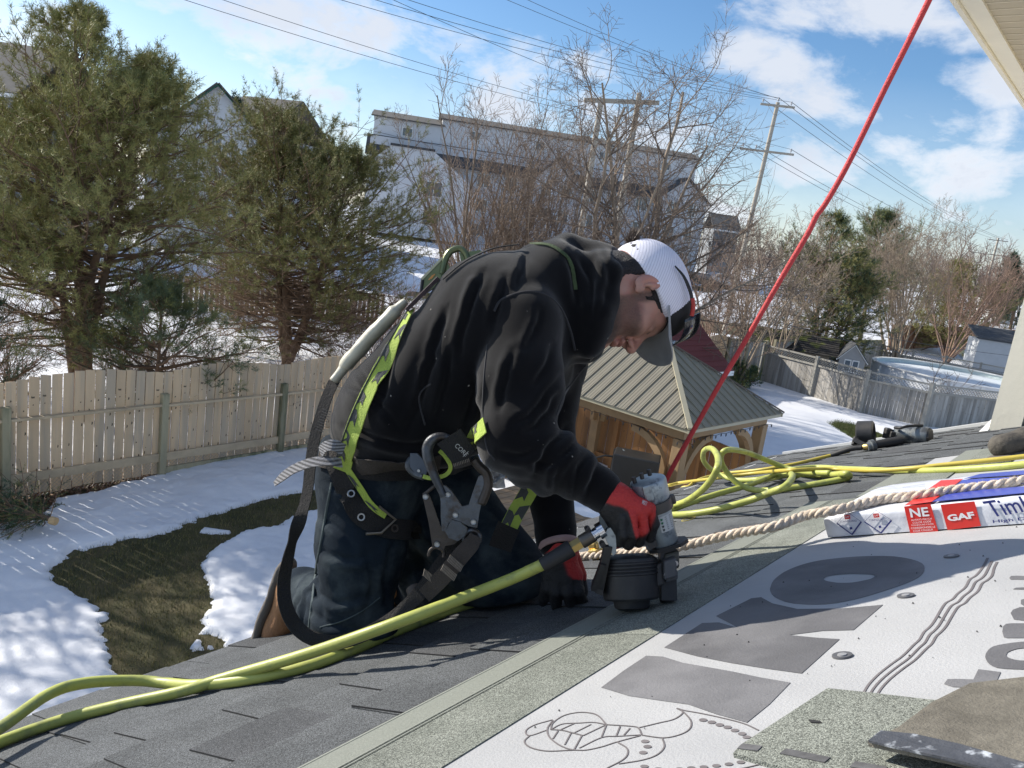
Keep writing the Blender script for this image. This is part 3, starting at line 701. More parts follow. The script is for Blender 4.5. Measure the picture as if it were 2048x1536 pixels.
for a in (C0, C1, C2, C3):
    sg = A3(*(np.sign([(ctr-a)@gu, (ctr-a)@gq])), 0); p = a+gu*sg[0]*.27+gq*sg[1]*.27
    b = MB(); b.rbox(A3(p[0], p[1], (ez_-.24)/2), .20, .20, ez_-.24, (gu, gq, Z3), .01, 1); b.build("post", m_gwood, gaz)
    for dv, s in ((gu, sg[0]), (gq, sg[1])):
        dd = dv*s; b = MB(); V = []; F = []
        sd = np.cross(dd, Z3); k = 9
        for i in range(k):
            t = i/(k-1)*math.pi/2; q0 = p+dd*(.10+.85*(1-math.cos(t))) ; z_ = ez_-.24-.95*(1-math.sin(t))
            # outer and inner edge of the curved brace
            nrm_ = unit(dd*math.cos(t)*-1*0+dd*(-math.cos(t))*-1*0+A3(0, 0, 0)+(-dd*math.cos(t)*0)) if False else None
            tx, tz = math.sin(t), math.cos(t)
            nx, nz = tz, -tx
            for off in (0, .12):
                for w in (-.05, .05):
                    V.append(A3(q0[0], q0[1], z_)+(dd*nx+Z3*nz)*off+sd*w)
        for i in range(k-1):
            a0 = 4*i; c0 = a0+4
            F += [(a0, a0+1, c0+1, c0), (a0+2, c0+2, c0+3, a0+3), (a0, c0, c0+2, a0+2), (a0+1, a0+3, c0+3, c0+1)]
        F += [(0, 2, 3, 1), (4*k-4, 4*k-3, 4*k-1, 4*k-2)]
        b.add(V, F); b.build("brace", m_gwood, gaz)
m_bulb = mat("dark_bulb", (.03, .03, .032), .3, .1, 5)
lights = thing("string_lights", "string of small unlit lights hanging along the gazebo eaves", "string lights", C0)
b = MB(); ctr2 = []
for a, c in ((C2, C0), (C0, C1)):
    d = unit(c-a); n = np.cross(d, Z3); n = n if n@(ctr-a) > 0 else -n; Ln = np.linalg.norm(c-a); k = int(Ln/.17); pts = []
    for i in range(k+1):
        pts.append(a+d*(Ln*i/k)+n*.18-Z3*(.235+.02*(i % 2))); 
        bb = MB(); bb.tube([pts[-1], pts[-1]-Z3*.03, pts[-1]-Z3*.06], [.006, .014, .004], 5); bb.build("bulb", m_bulb, lights)
    b.tube(pts, .005, 4)
b.build("cable", m_bulb, lights)
# ---- brown fence below the gazebo
m_cedar = mat("cedar_board", (.30, .145, .052), .8, .22, 3.5, .25, 25, stretch=(1, 1, .15), col2=(.22, .11, .045), mixscale=4)
BF0 = on_z(1408, 880, 1.35); BF1 = on_z(1548, 945, 1.25)
bd = unit((BF1-BF0)*A3(1, 1, 0))
g0 = A3(BF0[0], BF0[1], 0)
bq = unit(gq)
board_fence("cedar_fence", "orange-brown cedar board fence standing behind the gazebo posts", g0-bd*.0+gq*6.2, g0, 1.75, .175, m_cedar, m_cedar, 0, 4, gap=.014, knots=2)
board_fence("cedar_fence", "low stretch of orange-brown cedar fence right of the gazebo corner post", g0+bd*.02, g0+bd*2.6, 1.38, .175, m_cedar, m_cedar, 0, 2, gap=.014, rails=False)
# ---- red roofed shed behind the gazebo
m_rroof = mat("dark_red_shingle", (.135, .026, .024), .85, .25, 30, .4, 60)
m_gside = mat("blue_grey_siding", (.33, .35, .37), .6, .05, 4)
ez2 = 1.85
E1 = on_z(1467, 742, ez2); SHL = float((E1-on_z(1302, 763, ez2))@gu); E0 = E1-gu*SHL
gq2 = gq
RW = 1.9; RH = 1.55
rsd = thing("shed", "shed with dark red shingle roof and white fascia behind the gazebo", "shed", (E0+E1)/2*A3(1, 1, 0))
sl_ = unit(gq2*RW+Z3*RH); sn = unit(np.cross(gu, sl_)); sn = sn if sn[2] > 0 else -sn; SL = math.hypot(RW, RH)
for sg in (0, 1):
    for i in range(13):
        ln = SL/13
        for j in range(1):
            if sg == 0: base = E0+sl_*(i*ln); s_, n_ = sl_, sn
            else:
                o = E0+gq2*2*RW; s_ = unit(-gq2*RW+Z3*RH); n_ = unit(gq2*RH+Z3*RW); base = o+s_*(i*ln)
            b = MB(); b.box(base+gu*SHL/2+s_*(ln*.55)+n_*.012, SHL, ln*1.15, .014, (gu, unit(s_+n_*-.07), unit(n_+s_*.07))); b.build("shingle_course", m_rroof, rsd)
b = MB(); b.box((E0+E1)/2-Z3*.06+gq2*.01, SHL+.05, .04, .15, (gu, gq2, Z3)); b.build("fascia", m_white, rsd)
for i in range(13):
    z = .0+.14*i; b = MB(); b.box((E0+gu*.3+gq2*RW)*A3(1, 1, 0)+gu*(SHL/2-.3)+Z3*(z+.07), SHL-.6, 2*RW-.5, .143, (gu, gq2, Z3), taper=.994)
    b.build("siding_course", m_gside, rsd)
for i in range(10):
    z = 1.85+.15*i; wd = 2*RW*(1-(i+.5)*.15/RH)-.1
    if wd > .1:
        b = MB(); b.box((E0+gu*.3+gq2*RW)*A3(1, 1, 0)+gu*.1+Z3*(z+.07), .2, wd, .15, (gu, gq2, Z3)); b.build("gable_siding", m_gside, rsd)
for sg in (0, 1):
    a = E0 if sg == 0 else E0+gq2*2*RW; c = E0+gq2*RW+Z3*RH; b = MB(); b.bar(a-gu*.02-Z3*.05, c-gu*.02-Z3*.05, .03, .16, Z3); b.build("rake_trim", m_white, rsd)
# ---- little evergreen by the far fence, deck, grill
m_plank = mat("deck_plank", (.30, .20, .11), .85, .2, 4, .2, 25, stretch=(.3, 1, 1), col2=(.22, .15, .09), mixscale=5)
dk = on_z(1215, 1030, 1.0)
deck = thing("deck", "wooden deck with patches of snow below the roof edge", "deck", dk*A3(1, 1, 0))
for i in range(22):
    for j in (0, 1):
        b = MB(); c = dk+EQ*(i*.148-1.6)+EU*(j*2.45-1.75)-Z3*.02; b.box(c, 2.44, .138, .035, (EU, EQ, Z3)); b.build("plank", m_plank, deck)
b = MB(); b.box(dk+EU*-.5+EQ*.0-Z3*.53, 4.7, 3.1, .94, (EU, EQ, Z3)); b.build("base", m_shedw, deck)
V = []; r_ = np.random.default_rng(5)
for (px, py, sx_, sy_) in ((1150, 1012, .16, .28), (1128, 985, .3, .3)):
    c = on_z(px, py, 1.0); n = 28; rim = []
    b = MB(); P_ = []
    for ring, (f, h) in enumerate(((1, .0), (.9, .035), (.6, .055), (.25, .06))):
        for k in range(n):
            a = 2*math.pi*k/n; rr_ = f*(1+.22*math.sin(3*a+px)+.12*math.sin(7*a)); P_.append(c+EU*math.cos(a)*sx_*rr_*2+EQ*math.sin(a)*sy_*rr_*2+Z3*h)
    F = [(i*n+k, i*n+(k+1) % n, (i+1)*n+(k+1) % n, (i+1)*n+k) for i in range(3) for k in range(n)]+[tuple(3*n+k for k in range(n))]
    b.add(P_, F); tag(b.build("snow_patch", m_snow, deck, True), kind='stuff')
m_blk = mat("black_enamel", (.022, .021, .02), .45, .15, 8); m_dgrey = mat("dark_grey_metal", (.06, .057, .052), .5, .12, 6); m_steel = mat("brushed_steel", (.45, .43, .39), .35, .1, 8, metal=.8)
gp = on_z(1262, 985, 1.0); 
grill = thing("barbecue_grill", "dark barbecue grill with tilted side shelves beside the gazebo", "grill", gp)
gx_, gy_ = unit(A3(1, -.2, 0)), unit(A3(.2, 1, 0))
def gpt(px, py, dep=0): return at(px, py, gd+dep)
gd = float((gp-CAM)@FWD)
b = MB(); b.rbox(gp+Z3*.35, .75, .5, .62, (gx_, gy_, Z3), .02); b.build("cabinet", m_blk, grill)
b = MB(); b.poly([gpt(1228, 897), gpt(1252, 912), gpt(1282, 985), gpt(1232, 985), gpt(1216, 960)], gy_, .03); b.build("side_shelf", m_dgrey, grill)
b = MB(); b.poly([gpt(1245, 897, -.01), gpt(1262, 910, -.01), gpt(1252, 922, -.01)], gy_, -.012); b.build("shelf_edge", m_steel, grill)
b = MB(); b.poly([gpt(1244, 926, -.05), gpt(1300, 945, -.05), gpt(1290, 990, -.05), gpt(1236, 990, -.05)], gy_, .03); b.build("front_shelf", m_dgrey, grill)
b = MB(); b.tube([gpt(1190, 935), gpt(1193, 915), gpt(1210, 911), gpt(1226, 913)], .018, 6); b.build("handle", m_blk, grill, True); b = MB(); b.tube([gpt(1252, 926, -.06), gpt(1275, 918, -.06), gpt(1300, 935, -.06)], .008, 6); b.build("handle", m_blk, grill, True)
# ================================================================== TREES, BUILDINGS, POLES
m_bark = mat("brown_bark", (.095, .070, .052), .95, .3, 6, .5, 30)
m_barkp = mat("pine_bark", (.17, .11, .07), .95, .3, 6, .5, 30, stretch=(1, 1, .4))
m_twig = mat("bare_twig", (.24, .18, .135), .9, .25, 2)
m_twigp = mat("pale_twig", (.27, .215, .16), .9, .25, 2)
m_twigr = mat("reddish_twig", (.21, .14, .105), .9, .25, 2)
m_ndl = mat("pine_needles", (.185, .195, .062), .65, .3, 1.1, spec=.35); m_ndl2 = mat("pine_needles_olive", (.27, .25, .09), .65, .3, 1.1, spec=.35)
m_ndl3 = mat("spruce_needles", (.045, .085, .045), .65, .3, 1.1, spec=.35); m_ndl4 = mat("blue_needles", (.105, .135, .070), .65, .3, 1.1, spec=.35)
m_dry = mat("dry_needles", (.12, .085, .045), .9, .3, 2)
def prisms(A, B, ra, rb, n=3):
    A, B = np.asarray(A), np.asarray(B); D = B-A; D = D/np.maximum(np.linalg.norm(D, axis=1)[:, None], 1e-9)
    h = np.where(np.abs(D[:, 2:3]) < .9, A3(0, 0, 1), A3(1, 0, 0)); X = np.cross(h, D); X /= np.linalg.norm(X, axis=1)[:, None]; Y = np.cross(D, X)
    V = []
    for P, r in ((A, ra), (B, rb)):
        for k in range(n):
            t = 2*math.pi*k/n; V.append(P + (X*math.cos(t)+Y*math.sin(t))*np.asarray(r)[:, None])
    V = np.stack(V, 1); m = len(A); base = (np.arange(m)*2*n)[:, None]
    F = np.stack([np.stack([base[:, 0]+k, base[:, 0]+(k+1) % n, base[:, 0]+n+(k+1) % n, base[:, 0]+n+k], -1) for k in range(n)], 1)
    return V.reshape(-1, 3), F.reshape(-1, 4)
class Segs:
    def __init__(s): s.A = []; s.B = []; s.ra = []; s.rb = []
    def line(s, pts, r0, r1):
        k = len(pts)-1
        for i in range(k): s.A.append(pts[i]); s.B.append(pts[i+1]); s.ra.append(r0+(r1-r0)*i/k); s.rb.append(r0+(r1-r0)*(i+1)/k)
    def build(s, name, m, parent, n=3):
        V, F = prisms(np.array(s.A), np.array(s.B), np.array(s.ra), np.array(s.rb), n); return np_mesh(name, V, F, m, parent)
def wander(r, p, d, L_, k, curl, up=0.0):
    pts = [np.array(p, float)]; d = unit(d)
    for i in range(k):
        d = unit(d + r.normal(size=3)*curl + A3(0, 0, up)); pts.append(pts[-1]+d*L_/k)
    return pts, d
def perp_dir(r, d, ang):
    h = r.normal(size=3); x = unit(h-d*(h@d)); return unit(d*math.cos(ang)+x*math.sin(ang))
def bare_tree(name, label, cat, base, stems, mt, mw, seed, levels=3, kids=(7, 6, 5), lens=(.5, .5, .5), ang=(.7, .7, .7), curl=.10, up=.05, minr=.0045, group=None, rscale=1.0, tri=3, start=.25):
    """stems: (tip offset vector, base radius) for each main stem"""
    r = np.random.default_rng(seed); base = np.asarray(base, float); t = thing(name, label, cat, base, group); trunk = Segs(); tw = Segs()
    def rec(p, d, L_, rad0, lev):
        k = (9, 6, 4, 3)[lev]; pts, _ = wander(r, p, d, L_, k, curl*(1+.4*lev), up)
        r1 = max(minr*.6, rad0*.25)
        (trunk if lev == 0 else tw).line(pts, rad0, r1)
        if lev < levels:
            n = kids[lev]
            for i in range(n):
                f = start+(1-start)*((i+r.random())/n); j = min(int(f*k), k-1); q = pts[j]+(pts[j+1]-pts[j])*(f*k-j)
                dd = unit(pts[min(j+1, k)]-pts[max(j-1, 0)])
                rec(q, perp_dir(r, dd, ang[lev]*(.7+.6*r.random())), L_*lens[lev]*(1.15-.6*f)*(.7+.6*r.random()), max(minr, (rad0+(r1-rad0)*f)*.55), lev+1)
    for off, rr_ in stems:
        off = np.asarray(off, float); rec(base+A3(r.normal()*.05, r.normal()*.05, 0), off, np.linalg.norm(off), rr_*rscale, 0)
    trunk.build("trunk", mt, t, 6); c = tw.build("branches", mw, t, tri); return t
def needles(P, D, L_, n, ln, w, r, spread=.75):
    """P, D: shoots; n needles each, brushed forward"""
    m = len(P); P = np.repeat(P, n, 0); D = np.repeat(D, n, 0); Ls = np.repeat(L_, n); k = len(P)
    h = r.normal(size=(k, 3)); X = h-D*(h*D).sum(1)[:, None]; X /= np.linalg.norm(X, axis=1)[:, None]
    t = r.random(k)**.8; b = P+D*(t*Ls)[:, None]; sp = spread*(.7+.5*r.random(k))[:, None]
    nd = D*(.85-.3*sp)+X*sp; nd /= np.linalg.norm(nd, axis=1)[:, None]; lnv = ln*(.7+.5*r.random(k))[:, None]
    h2 = r.normal(size=(k, 3)); sd = np.cross(nd, h2); sd /= np.linalg.norm(sd, axis=1)[:, None]
    V = np.stack([b-sd*w/2, b+sd*w/2, b+nd*lnv], 1).reshape(-1, 3); return V, np.arange(3*k).reshape(-1, 3)
def pine(name, label, base, stems, height, crown_r, crown_lo, seed, mats, n_br=70, shoots=26, per=22, ln=.085, w=.0075, droop=.0, profile=None, group=None, dead_lo=0.0, sub=7, shoot_len=(.10, .22), lean=(0, 0)):
    r = np.random.default_rng(seed); base = np.asarray(base, float); t = thing(name, label, "tree", base, group); tr = Segs(); br = Segs(); SP = []; SD = []; SL = []
    prof = profile or (lambda f: min(1, (1-f)*1.6+.06)*(0.75+.25*min(1, f*6)))
    for off, rr_ in stems:
        off = np.asarray(off, float); pts, _ = wander(r, base, off, np.linalg.norm(off), 14, .05, .03); tr.line(pts, rr_, .02); H_ = len(pts)-1
        n = int(n_br/len(stems))
        for i in range(n):
            f = ((i+r.random())/n); z = crown_lo+(1-crown_lo)*f; j = min(int(z*H_), H_-1); q = pts[j]+(pts[j+1]-pts[j])*(z*H_-j)
            a = r.random()*2*math.pi; Lb = crown_r*prof(f)*(.65+.55*r.random()); el = -.05+.75*f**1.3+r.normal()*.15 - droop
            d = A3(math.cos(a)*math.cos(el), math.sin(a)*math.cos(el), math.sin(el)); bp, bd = wander(r, q, d, Lb, 6, .12, .05)
            br.line(bp, max(.012, .05*Lb/crown_r*(1-f*.6)), .006); dead = f < dead_lo and r.random() < .75
            for s in range(sub):
                ff = .25+.75*(s+r.random())/sub; jj = min(int(ff*6), 5); q2 = bp[jj]+(bp[jj+1]-bp[jj])*(ff*6-jj); d2 = perp_dir(r, unit(bp[jj+1]-bp[jj]), .55+.5*r.random()); d2 = unit(d2*A3(1, 1, .7)+A3(0, 0, .12)); L2 = Lb*.42*(1.15-.7*ff)*(.6+.8*r.random())
                sp_, sd_ = wander(r, q2, d2, max(L2, .15), 3, .2, .12); br.line(sp_, .007, .0035)
                ns = max(2, int(shoots/sub*(.5+.5*(1-ff)+.3)))
                if dead:
                    for _ in range(4):
                        tw_, _d = wander(r, sp_[r.integers(0, 3)], perp_dir(r, d2, .8), .3, 2, .3); br.line(tw_, .004, .002)
                    continue
                for _ in range(ns):
                    g = .25+.75*r.random(); jn = min(int(g*3), 2); q3 = sp_[jn]+(sp_[jn+1]-sp_[jn])*(g*3-jn); d3 = unit(perp_dir(r, unit(sp_[jn+1]-sp_[jn]), .25+.6*r.random())+A3(0, 0, .25)); L3 = shoot_len[0]+(shoot_len[1]-shoot_len[0])*r.random()
                    SP.append(q3); SD.append(d3); SL.append(L3)
                SP.append(sp_[-1]); SD.append(unit(sd_+A3(0, 0, .3))); SL.append(shoot_len[1])
            SP.append(bp[-1]); SD.append(unit(bd+A3(0, 0, .5))); SL.append(shoot_len[1]*1.25)
        for _ in range(6):
            SP.append(pts[-1]-A3(0, 0, .1*r.random())); SD.append(unit(A3(r.normal()*.25, r.normal()*.25, 1))); SL.append(shoot_len[1]*1.8)
    tr.build("trunk", m_barkp, t, 8); br.build("branches", m_barkp, t, 3)
    SP, SD, SL = np.array(SP), np.array(SD), np.array(SL); V, F = needles(SP, SD, SL, per, ln, w, r)
    mi = np.repeat(r.choice(len(mats), len(SP), p=[1/len(mats)]*len(mats)), per)
    np_mesh("crown", V, F, mats, t, smooth=False, mi=mi); return t
def gnd(p): return A3(p[0], p[1], float(gz(p[0], p[1])))
def base_at(px, py, depth): return gnd(at(px, py, depth))
# pines behind the near fence
b1 = base_at(165, 735, 15.2)
pine("pine_tree", "large olive green pine with several trunks rising behind the picket fence at far left", b1, [((-1.3, .3, 5.7), .13), ((.2, .2, 7.5), .16), ((1.2, -.2, 6.5), .13), ((-.3, .5, 6.9), .12)], 9, 2.7, .24, 1, [m_ndl, m_ndl2, m_ndl2], n_br=280, sub=10, shoots=80, per=17, ln=.095, w=.0095, dead_lo=.22, profile=lambda f: (.55+.45*min(1, f*4))*min(1, (1-f)*1.9+.10))
b2 = base_at(575, 705, 23.0)
pine("pine_tree", "bushy dark green pine with twin trunks behind the picket fence centre left", b2, [((-.2, .2, 7.0), .16), ((1.9, .1, 5.9), .15), ((-1.9, .3, 5.7), .12)], 7, 3.6, .10, 2, [m_ndl, m_ndl2, m_ndl2], n_br=330, sub=10, shoots=84, per=17, ln=.10, w=.011, dead_lo=.26, profile=lambda f: (.6+.4*min(1, f*4))*min(1, (1-f)*2.6+.12))
b3 = base_at(330, 715, 14.2)
pine("pine_tree", "low young pine with fresh blue-green needles in front of the tall pine trunks", b3, [((-.35, .0, 3.0), .05)], 2.7, 1.75, .25, 3, [m_ndl4, m_ndl4, m_ndl], n_br=44, sub=8, shoots=44, per=20, ln=.10, w=.008, droop=.05)
b5 = A3(-12.8, 11.0, 0)
pine("pine_tree", "olive pine just left of the picture whose shade mottles the yard", b5, [((.2, .1, 8.6), .16), ((-.6, .3, 7.4), .13)], 8, 3.0, .42, 6, [m_ndl, m_ndl2], n_br=90, sub=7, shoots=26, per=12, ln=.11, w=.014)
b4 = base_at(-40, 720, 13.2)
pine("spruce_tree", "dark green young spruce at the left edge behind the fence", b4, [((.05, .0, 3.1), .06)], 3, 1.05, .08, 4, [m_ndl3], n_br=70, shoots=30, per=24, ln=.035, w=.006, shoot_len=(.08, .16))
# brush behind the fence
r0 = np.random.default_rng(77)
for i, (px, py, dp, hh, n, lab) in enumerate(((330, 730, 16.2, 2.0, 40, "reddish twiggy shrub behind the picket fence right of the big pine"), (440, 725, 17.2, 1.8, 44, "low brown twiggy shrub behind the fence between the two pines"), (250, 730, 17.5, 1.9, 30, "thin brown shrub behind the fence beside the pine trunks"), (690, 700, 21, 2.0, 30, "tangled brown shrub behind the fence at the second pine"), (760, 660, 24, 2.4, 32, "loose brown shrub beyond the second pine"), (20, 720, 16.5, 2.2, 34, "brown leafless shrub at the foot of the big pine far left"))):
    st = [((r0.normal()*.55, r0.normal()*.4, hh*(.6+.5*r0.random())), .010) for _ in range(n)]
    bare_tree("shrub", lab, "shrub", base_at(px, py, dp), st, m_twigr, m_twigr, 300+i, levels=2, kids=(6, 5), lens=(.5, .5), ang=(.6, .7), curl=.2, up=-.01, minr=.0035, group="leafless shrubs behind the fence", start=.15)
for i, (px, py, dp, hh, n, lab) in enumerate(((690, 640, 30, 2.3, 36, "brown thicket behind the worker's shock pack"), (800, 620, 31, 2.2, 36, "tall brown thicket left of the fanning bare tree"), (890, 600, 34, 2.1, 32, "brown thicket at the foot of the fanning bare tree"), (1010, 580, 36, 2.0, 28, "brown thicket behind the worker's shoulders"), (1350, 600, 34, 2.6, 40, "brown thicket right of the worker's cap"), (1130, 580, 38, 2.0, 28, "brown thicket between the bare trees behind the worker's hood"), (470, 640, 29, 2.6, 40, "brown thicket in front of the distant spaced fence"), (600, 640, 33, 2.8, 40, "brown thicket behind the second pine's trunk"))):
    st = [((r0.normal()*.9, r0.normal()*.5, hh*(.55+.55*r0.random())), .014) for _ in range(n)]
    bare_tree("shrub", lab, "shrub", base_at(px, py, dp), st, m_twigr if i % 2 else m_twig, m_twigr if i % 2 else m_twig, 400+i, levels=2, kids=(7, 5), lens=(.48, .5), ang=(.6, .7), curl=.16, up=.0, minr=.005, group="leafless thickets beyond the fence", start=.12)
# bare trees
def fan(n, spread, h0, h1, r, rad_, seed, bias=(0, 0)):
    q = np.random.default_rng(seed); out = []
    for i in range(n):
        a = q.random()*2*math.pi; s = spread*math.sqrt(q.random()); h = h0+(h1-h0)*q.random(); out.append(((math.cos(a)*s+bias[0], math.sin(a)*s+bias[1], h), rad_*(.7+.6*q.random())))
    return out
cb = base_at(960, 560, 27)
bare_tree("bare_shrub_tree", "many-stemmed leafless tree fanning up behind the worker's back", "tree", cb, fan(20, 3.3, 5.4, 9.2, None, .055, 1), m_twigp, m_twig, 11, levels=3, kids=(13, 7, 3), lens=(.31, .45, .5), ang=(.5, .6, .7), curl=.06, up=.04, minr=.0066)
bare_tree("bare_shrub_tree", "second many-stemmed leafless tree right of the fanning one behind the worker", "tree", base_at(1090, 560, 25), fan(13, 2.6, 5.0, 8.2, None, .055, 2), m_twigp, m_twig, 12, levels=3, kids=(13, 7, 4), lens=(.30, .45, .5), ang=(.55, .6, .7), curl=.06, up=.035, minr=.006)
m_twigd = mat("dark_twig", (.17, .13, .10), .9, .25, 2)
bare_tree("bare_tree", "large leafless tree with arching limbs behind the worker's head", "tree", base_at(1255, 560, 23), [((.45, .1, 10.2), .15), ((-.75, .1, 9.0), .12), ((2.4, .2, 8.2), .12), ((1.5, -.5, 9.4), .11), ((-2.0, .3, 7.6), .09), ((3.3, 0, 6.6), .08), ((-1.4, -.4, 8.6), .09)], m_twigp, m_twigd, 13, levels=3, kids=(16, 10, 5), lens=(.38, .50, .5), ang=(.8, .75, .8), curl=.11, up=.03, minr=.0060)
for i, (px, dp, n, sp_, h0, h1, lab, mt) in enumerate(((1490, 30, 10, 2.0, 3.8, 6.4, "leafless multi-stemmed tree left of the red safety rope", m_twigp), (1560, 33, 6, 1.8, 4.2, 7.0, "tall thin leafless tree directly behind the red safety rope", m_twigp), (1800, 41, 18, 3.4, 5.2, 8.3, "wide spreading leafless tree above the pool", m_twigp), (1900, 50, 16, 4.0, 5.4, 8.8, "reddish leafless tree right of the spreading one", m_twigr), (1420, 37, 10, 2.6, 3.2, 5.6, "low leafless brushy tree beside the utility pole foot", m_twigr), (1640, 46, 8, 2.8, 5.0, 8.4, "tall leafless tree behind the juniper", m_twigr))):
    bare_tree("bare_tree", lab, "tree", base_at(px, 690, dp), fan(n, sp_, h0, h1, None, .05, 50+i), mt, mt if i != 0 else m_twig, 60+i, levels=3, kids=(11, 7, 4), lens=(.34, .5, .5), ang=(.6, .65, .7), curl=.09, up=.03, minr=.007, group="leafless trees beyond the yard")
# conifers at the right
pine("juniper_tree", "dark green ragged evergreen behind the red safety rope", base_at(1625, 690, 37), [((-.6, 0, 7.4), .15), ((.9, .2, 5.9), .13), ((2.5, 0, 4.2), .11)], 6, 2.4, .16, 21, [m_ndl, m_ndl3, m_ndl2], n_br=190, shoots=40, per=16, ln=.12, w=.016, shoot_len=(.16, .34), profile=lambda f: (.7+.3*min(1, f*4))*min(1, (1-f)*2.2+.10))
pine("pine_tree", "round-topped green pine left of the spreading bare tree", base_at(1728, 650, 47), [((.3, 0, 8.4), .15)], 7, 2.5, .45, 22, [m_ndl4, m_ndl], n_br=80, shoots=44, per=16, ln=.14, w=.018, shoot_len=(.2, .4), profile=lambda f: min(1, (1-f)*2.0+.15))
pine("juniper_tree", "dark olive evergreen between the bare trees and the far utility pole", base_at(1905, 650, 54), [((.2, 0, 6.3), .14), ((2.2, 0, 5.2), .12), ((-2.2, 0, 4.6), .1)], 5, 2.7, .1, 23, [m_ndl2, m_ndl], n_br=150, shoots=40, per=14, ln=.15, w=.022, shoot_len=(.2, .4), profile=lambda f: min(1, (1-f)*1.8+.12))
for i, (px, dp, h, lab) in enumerate(((2008, 105, 9.5, "dark spruce beside the far utility pole"), (2036, 100, 8.5, "dark spruce at the right end of the tree line"), (405, 60, 10.5, "dark spruce top showing behind the green-trimmed gable"))):
    pine("spruce_tree", lab, base_at(px, 600, dp), [((0, 0, h), .2)], h, h*.24, .1, 30+i, [m_ndl3], n_br=60, shoots=20, per=12, ln=.3, w=.06, shoot_len=(.3, .6), group="far spruces")
# far leafless wood, one mass
far = Segs(); rw = np.random.default_rng(5)
for i in range(420):
    px = rw.uniform(1380, 2700); dp = rw.uniform(95, 190); b_ = base_at(px, 600, dp); h = rw.uniform(6, 12)*(1 if px > 1700 else .62)
    pts, d = wander(rw, b_, (rw.normal()*.1, 0, 1), h, 5, .06); far.line(pts, .12, .02)
    for k in range(14):
        f = .25+.75*rw.random(); j = min(int(f*5), 4); q = pts[j]+(pts[j+1]-pts[j])*(f*5-j); bp, _ = wander(rw, q, perp_dir(rw, A3(0, 0, 1), .6), h*.3*(1.2-f)+.5, 3, .2, .1); far.line(bp, .05, .02)
        for m_ in range(3):
            cp, _ = wander(rw, bp[1+m_ % 2], perp_dir(rw, A3(0, 0, 1), .7), 1.3, 2, .2); far.line(cp, .03, .015)
m_farw = mat("far_twigs", (.16, .125, .11), .95, .25, .3)
_far = far.build("distant_woodland", m_farw, None, 3); tag(_far, "leafless woodland along the horizon at right", None, None, 'stuff')

# ---- buildings
m_vinyl = mat("white_vinyl", (.60, .605, .62), .6, .04, 3); m_vinyl2 = mat("pale_grey_vinyl", (.51, .525, .555), .6, .04, 3)
m_aroof = mat("charcoal_roof", (.055, .058, .064), .9, .2, 2, col2=(.075, .078, .082), mixscale=.5); m_broof = mat("taupe_roof", (.10, .095, .088), .9, .15, 2)
m_glass = mat("window_glass", (.10, .115, .13), .12, .1, 2, spec=.8); m_green = mat("green_trim", (.010, .105, .062), .5, .1, 3); m_wt = mat("white_trim", (.72, .72, .70), .5, .05, 3)
def window(c, w, h, X, N, parent, mf=m_wt, mull=True):
    b = MB(); t = .09
    for sx_ in (-1, 1): b.box(c+X*sx_*(w/2-t/2)+N*.03, t, h, .10, (X, Z3, N))
    for sz in (-1, 1): b.box(c+Z3*sz*(h/2-t/2)+N*.03, w-2*t, t, .10, (X, Z3, N))
    if mull: b.box(c+N*.02, .07, h-2*t, .06, (X, Z3, N))
    f = b.build("window", mf, parent); b = MB(); b.box(c+N*.004, w-2*t, h-2*t, .03, (X, Z3, N)); b.build("pane", m_glass, f); return f
aR = base_at(1372, 520, 92); aL = base_at(726, 430, 86)
ad = unit((aL-aR)*A3(1, 1, 0)); an = np.cross(ad, Z3); an = an if an@(CAM-aR) > 0 else -an; LB = np.linalg.norm((aL-aR)[:2]); z0 = 2.4
def ab(s, o, z): return A3(*(aR+ad*s+an*o)[:2], z0+z)
apt = thing("apartment_building", "long white apartment building with charcoal roofs and gabled bays behind the bare trees", "building", ab(LB/2, 0, 0))
TOPZ = 13.2
b = MB(); b.box((ab(0, -7, 0)+ab(LB, -7, 0))/2+Z3*(TOPZ-3)/2, LB, 14, TOPZ-3, (ad, an, Z3)); b.build("wall", m_vinyl2, apt)
for (s0, s1, zt) in ((0.4, LB*.80, TOPZ), (LB*.80+.02, LB-.2, TOPZ-.75)):
    c = (ab(s0, -4.5, 0)+ab(s1, -4.5, 0))/2; b = MB(); b.box(c+Z3*(zt-1.6), s1-s0, 7, 3.0, (ad, an, Z3)); b.build("attic_wall", m_vinyl, apt)
    b = MB()
    for sg in (-1, 1):
        e = c+an*sg*3.9+Z3*(zt-.12); rg = c+Z3*(zt+.85); dn_ = unit(rg-e); b.box((e+rg)/2, s1-s0+.7, np.linalg.norm(rg-e), .14, (ad, dn_, unit(np.cross(ad, dn_))))
    b.build("attic_roof", m_broof, apt)
    n = int((s1-s0)/7)
    for k in range(n): window(ab(s0+(k+.5)*(s1-s0)/n, -.98, zt-1.35), 1.2, 1.0, ad, an, apt)
b = MB(); e0_, e1_ = ab(LB/2, .9, TOPZ-5.1), ab(LB/2, -1.0, TOPZ-2.9); dn_ = unit(e1_-e0_); b.box((e0_+e1_)/2, LB+.8, np.linalg.norm(e1_-e0_), .2, (ad, dn_, unit(np.cross(ad, dn_)))); b.build("skirt_roof", m_aroof, apt)
bays = [(2.2, 5.6), (LB*.45, 5.2)]
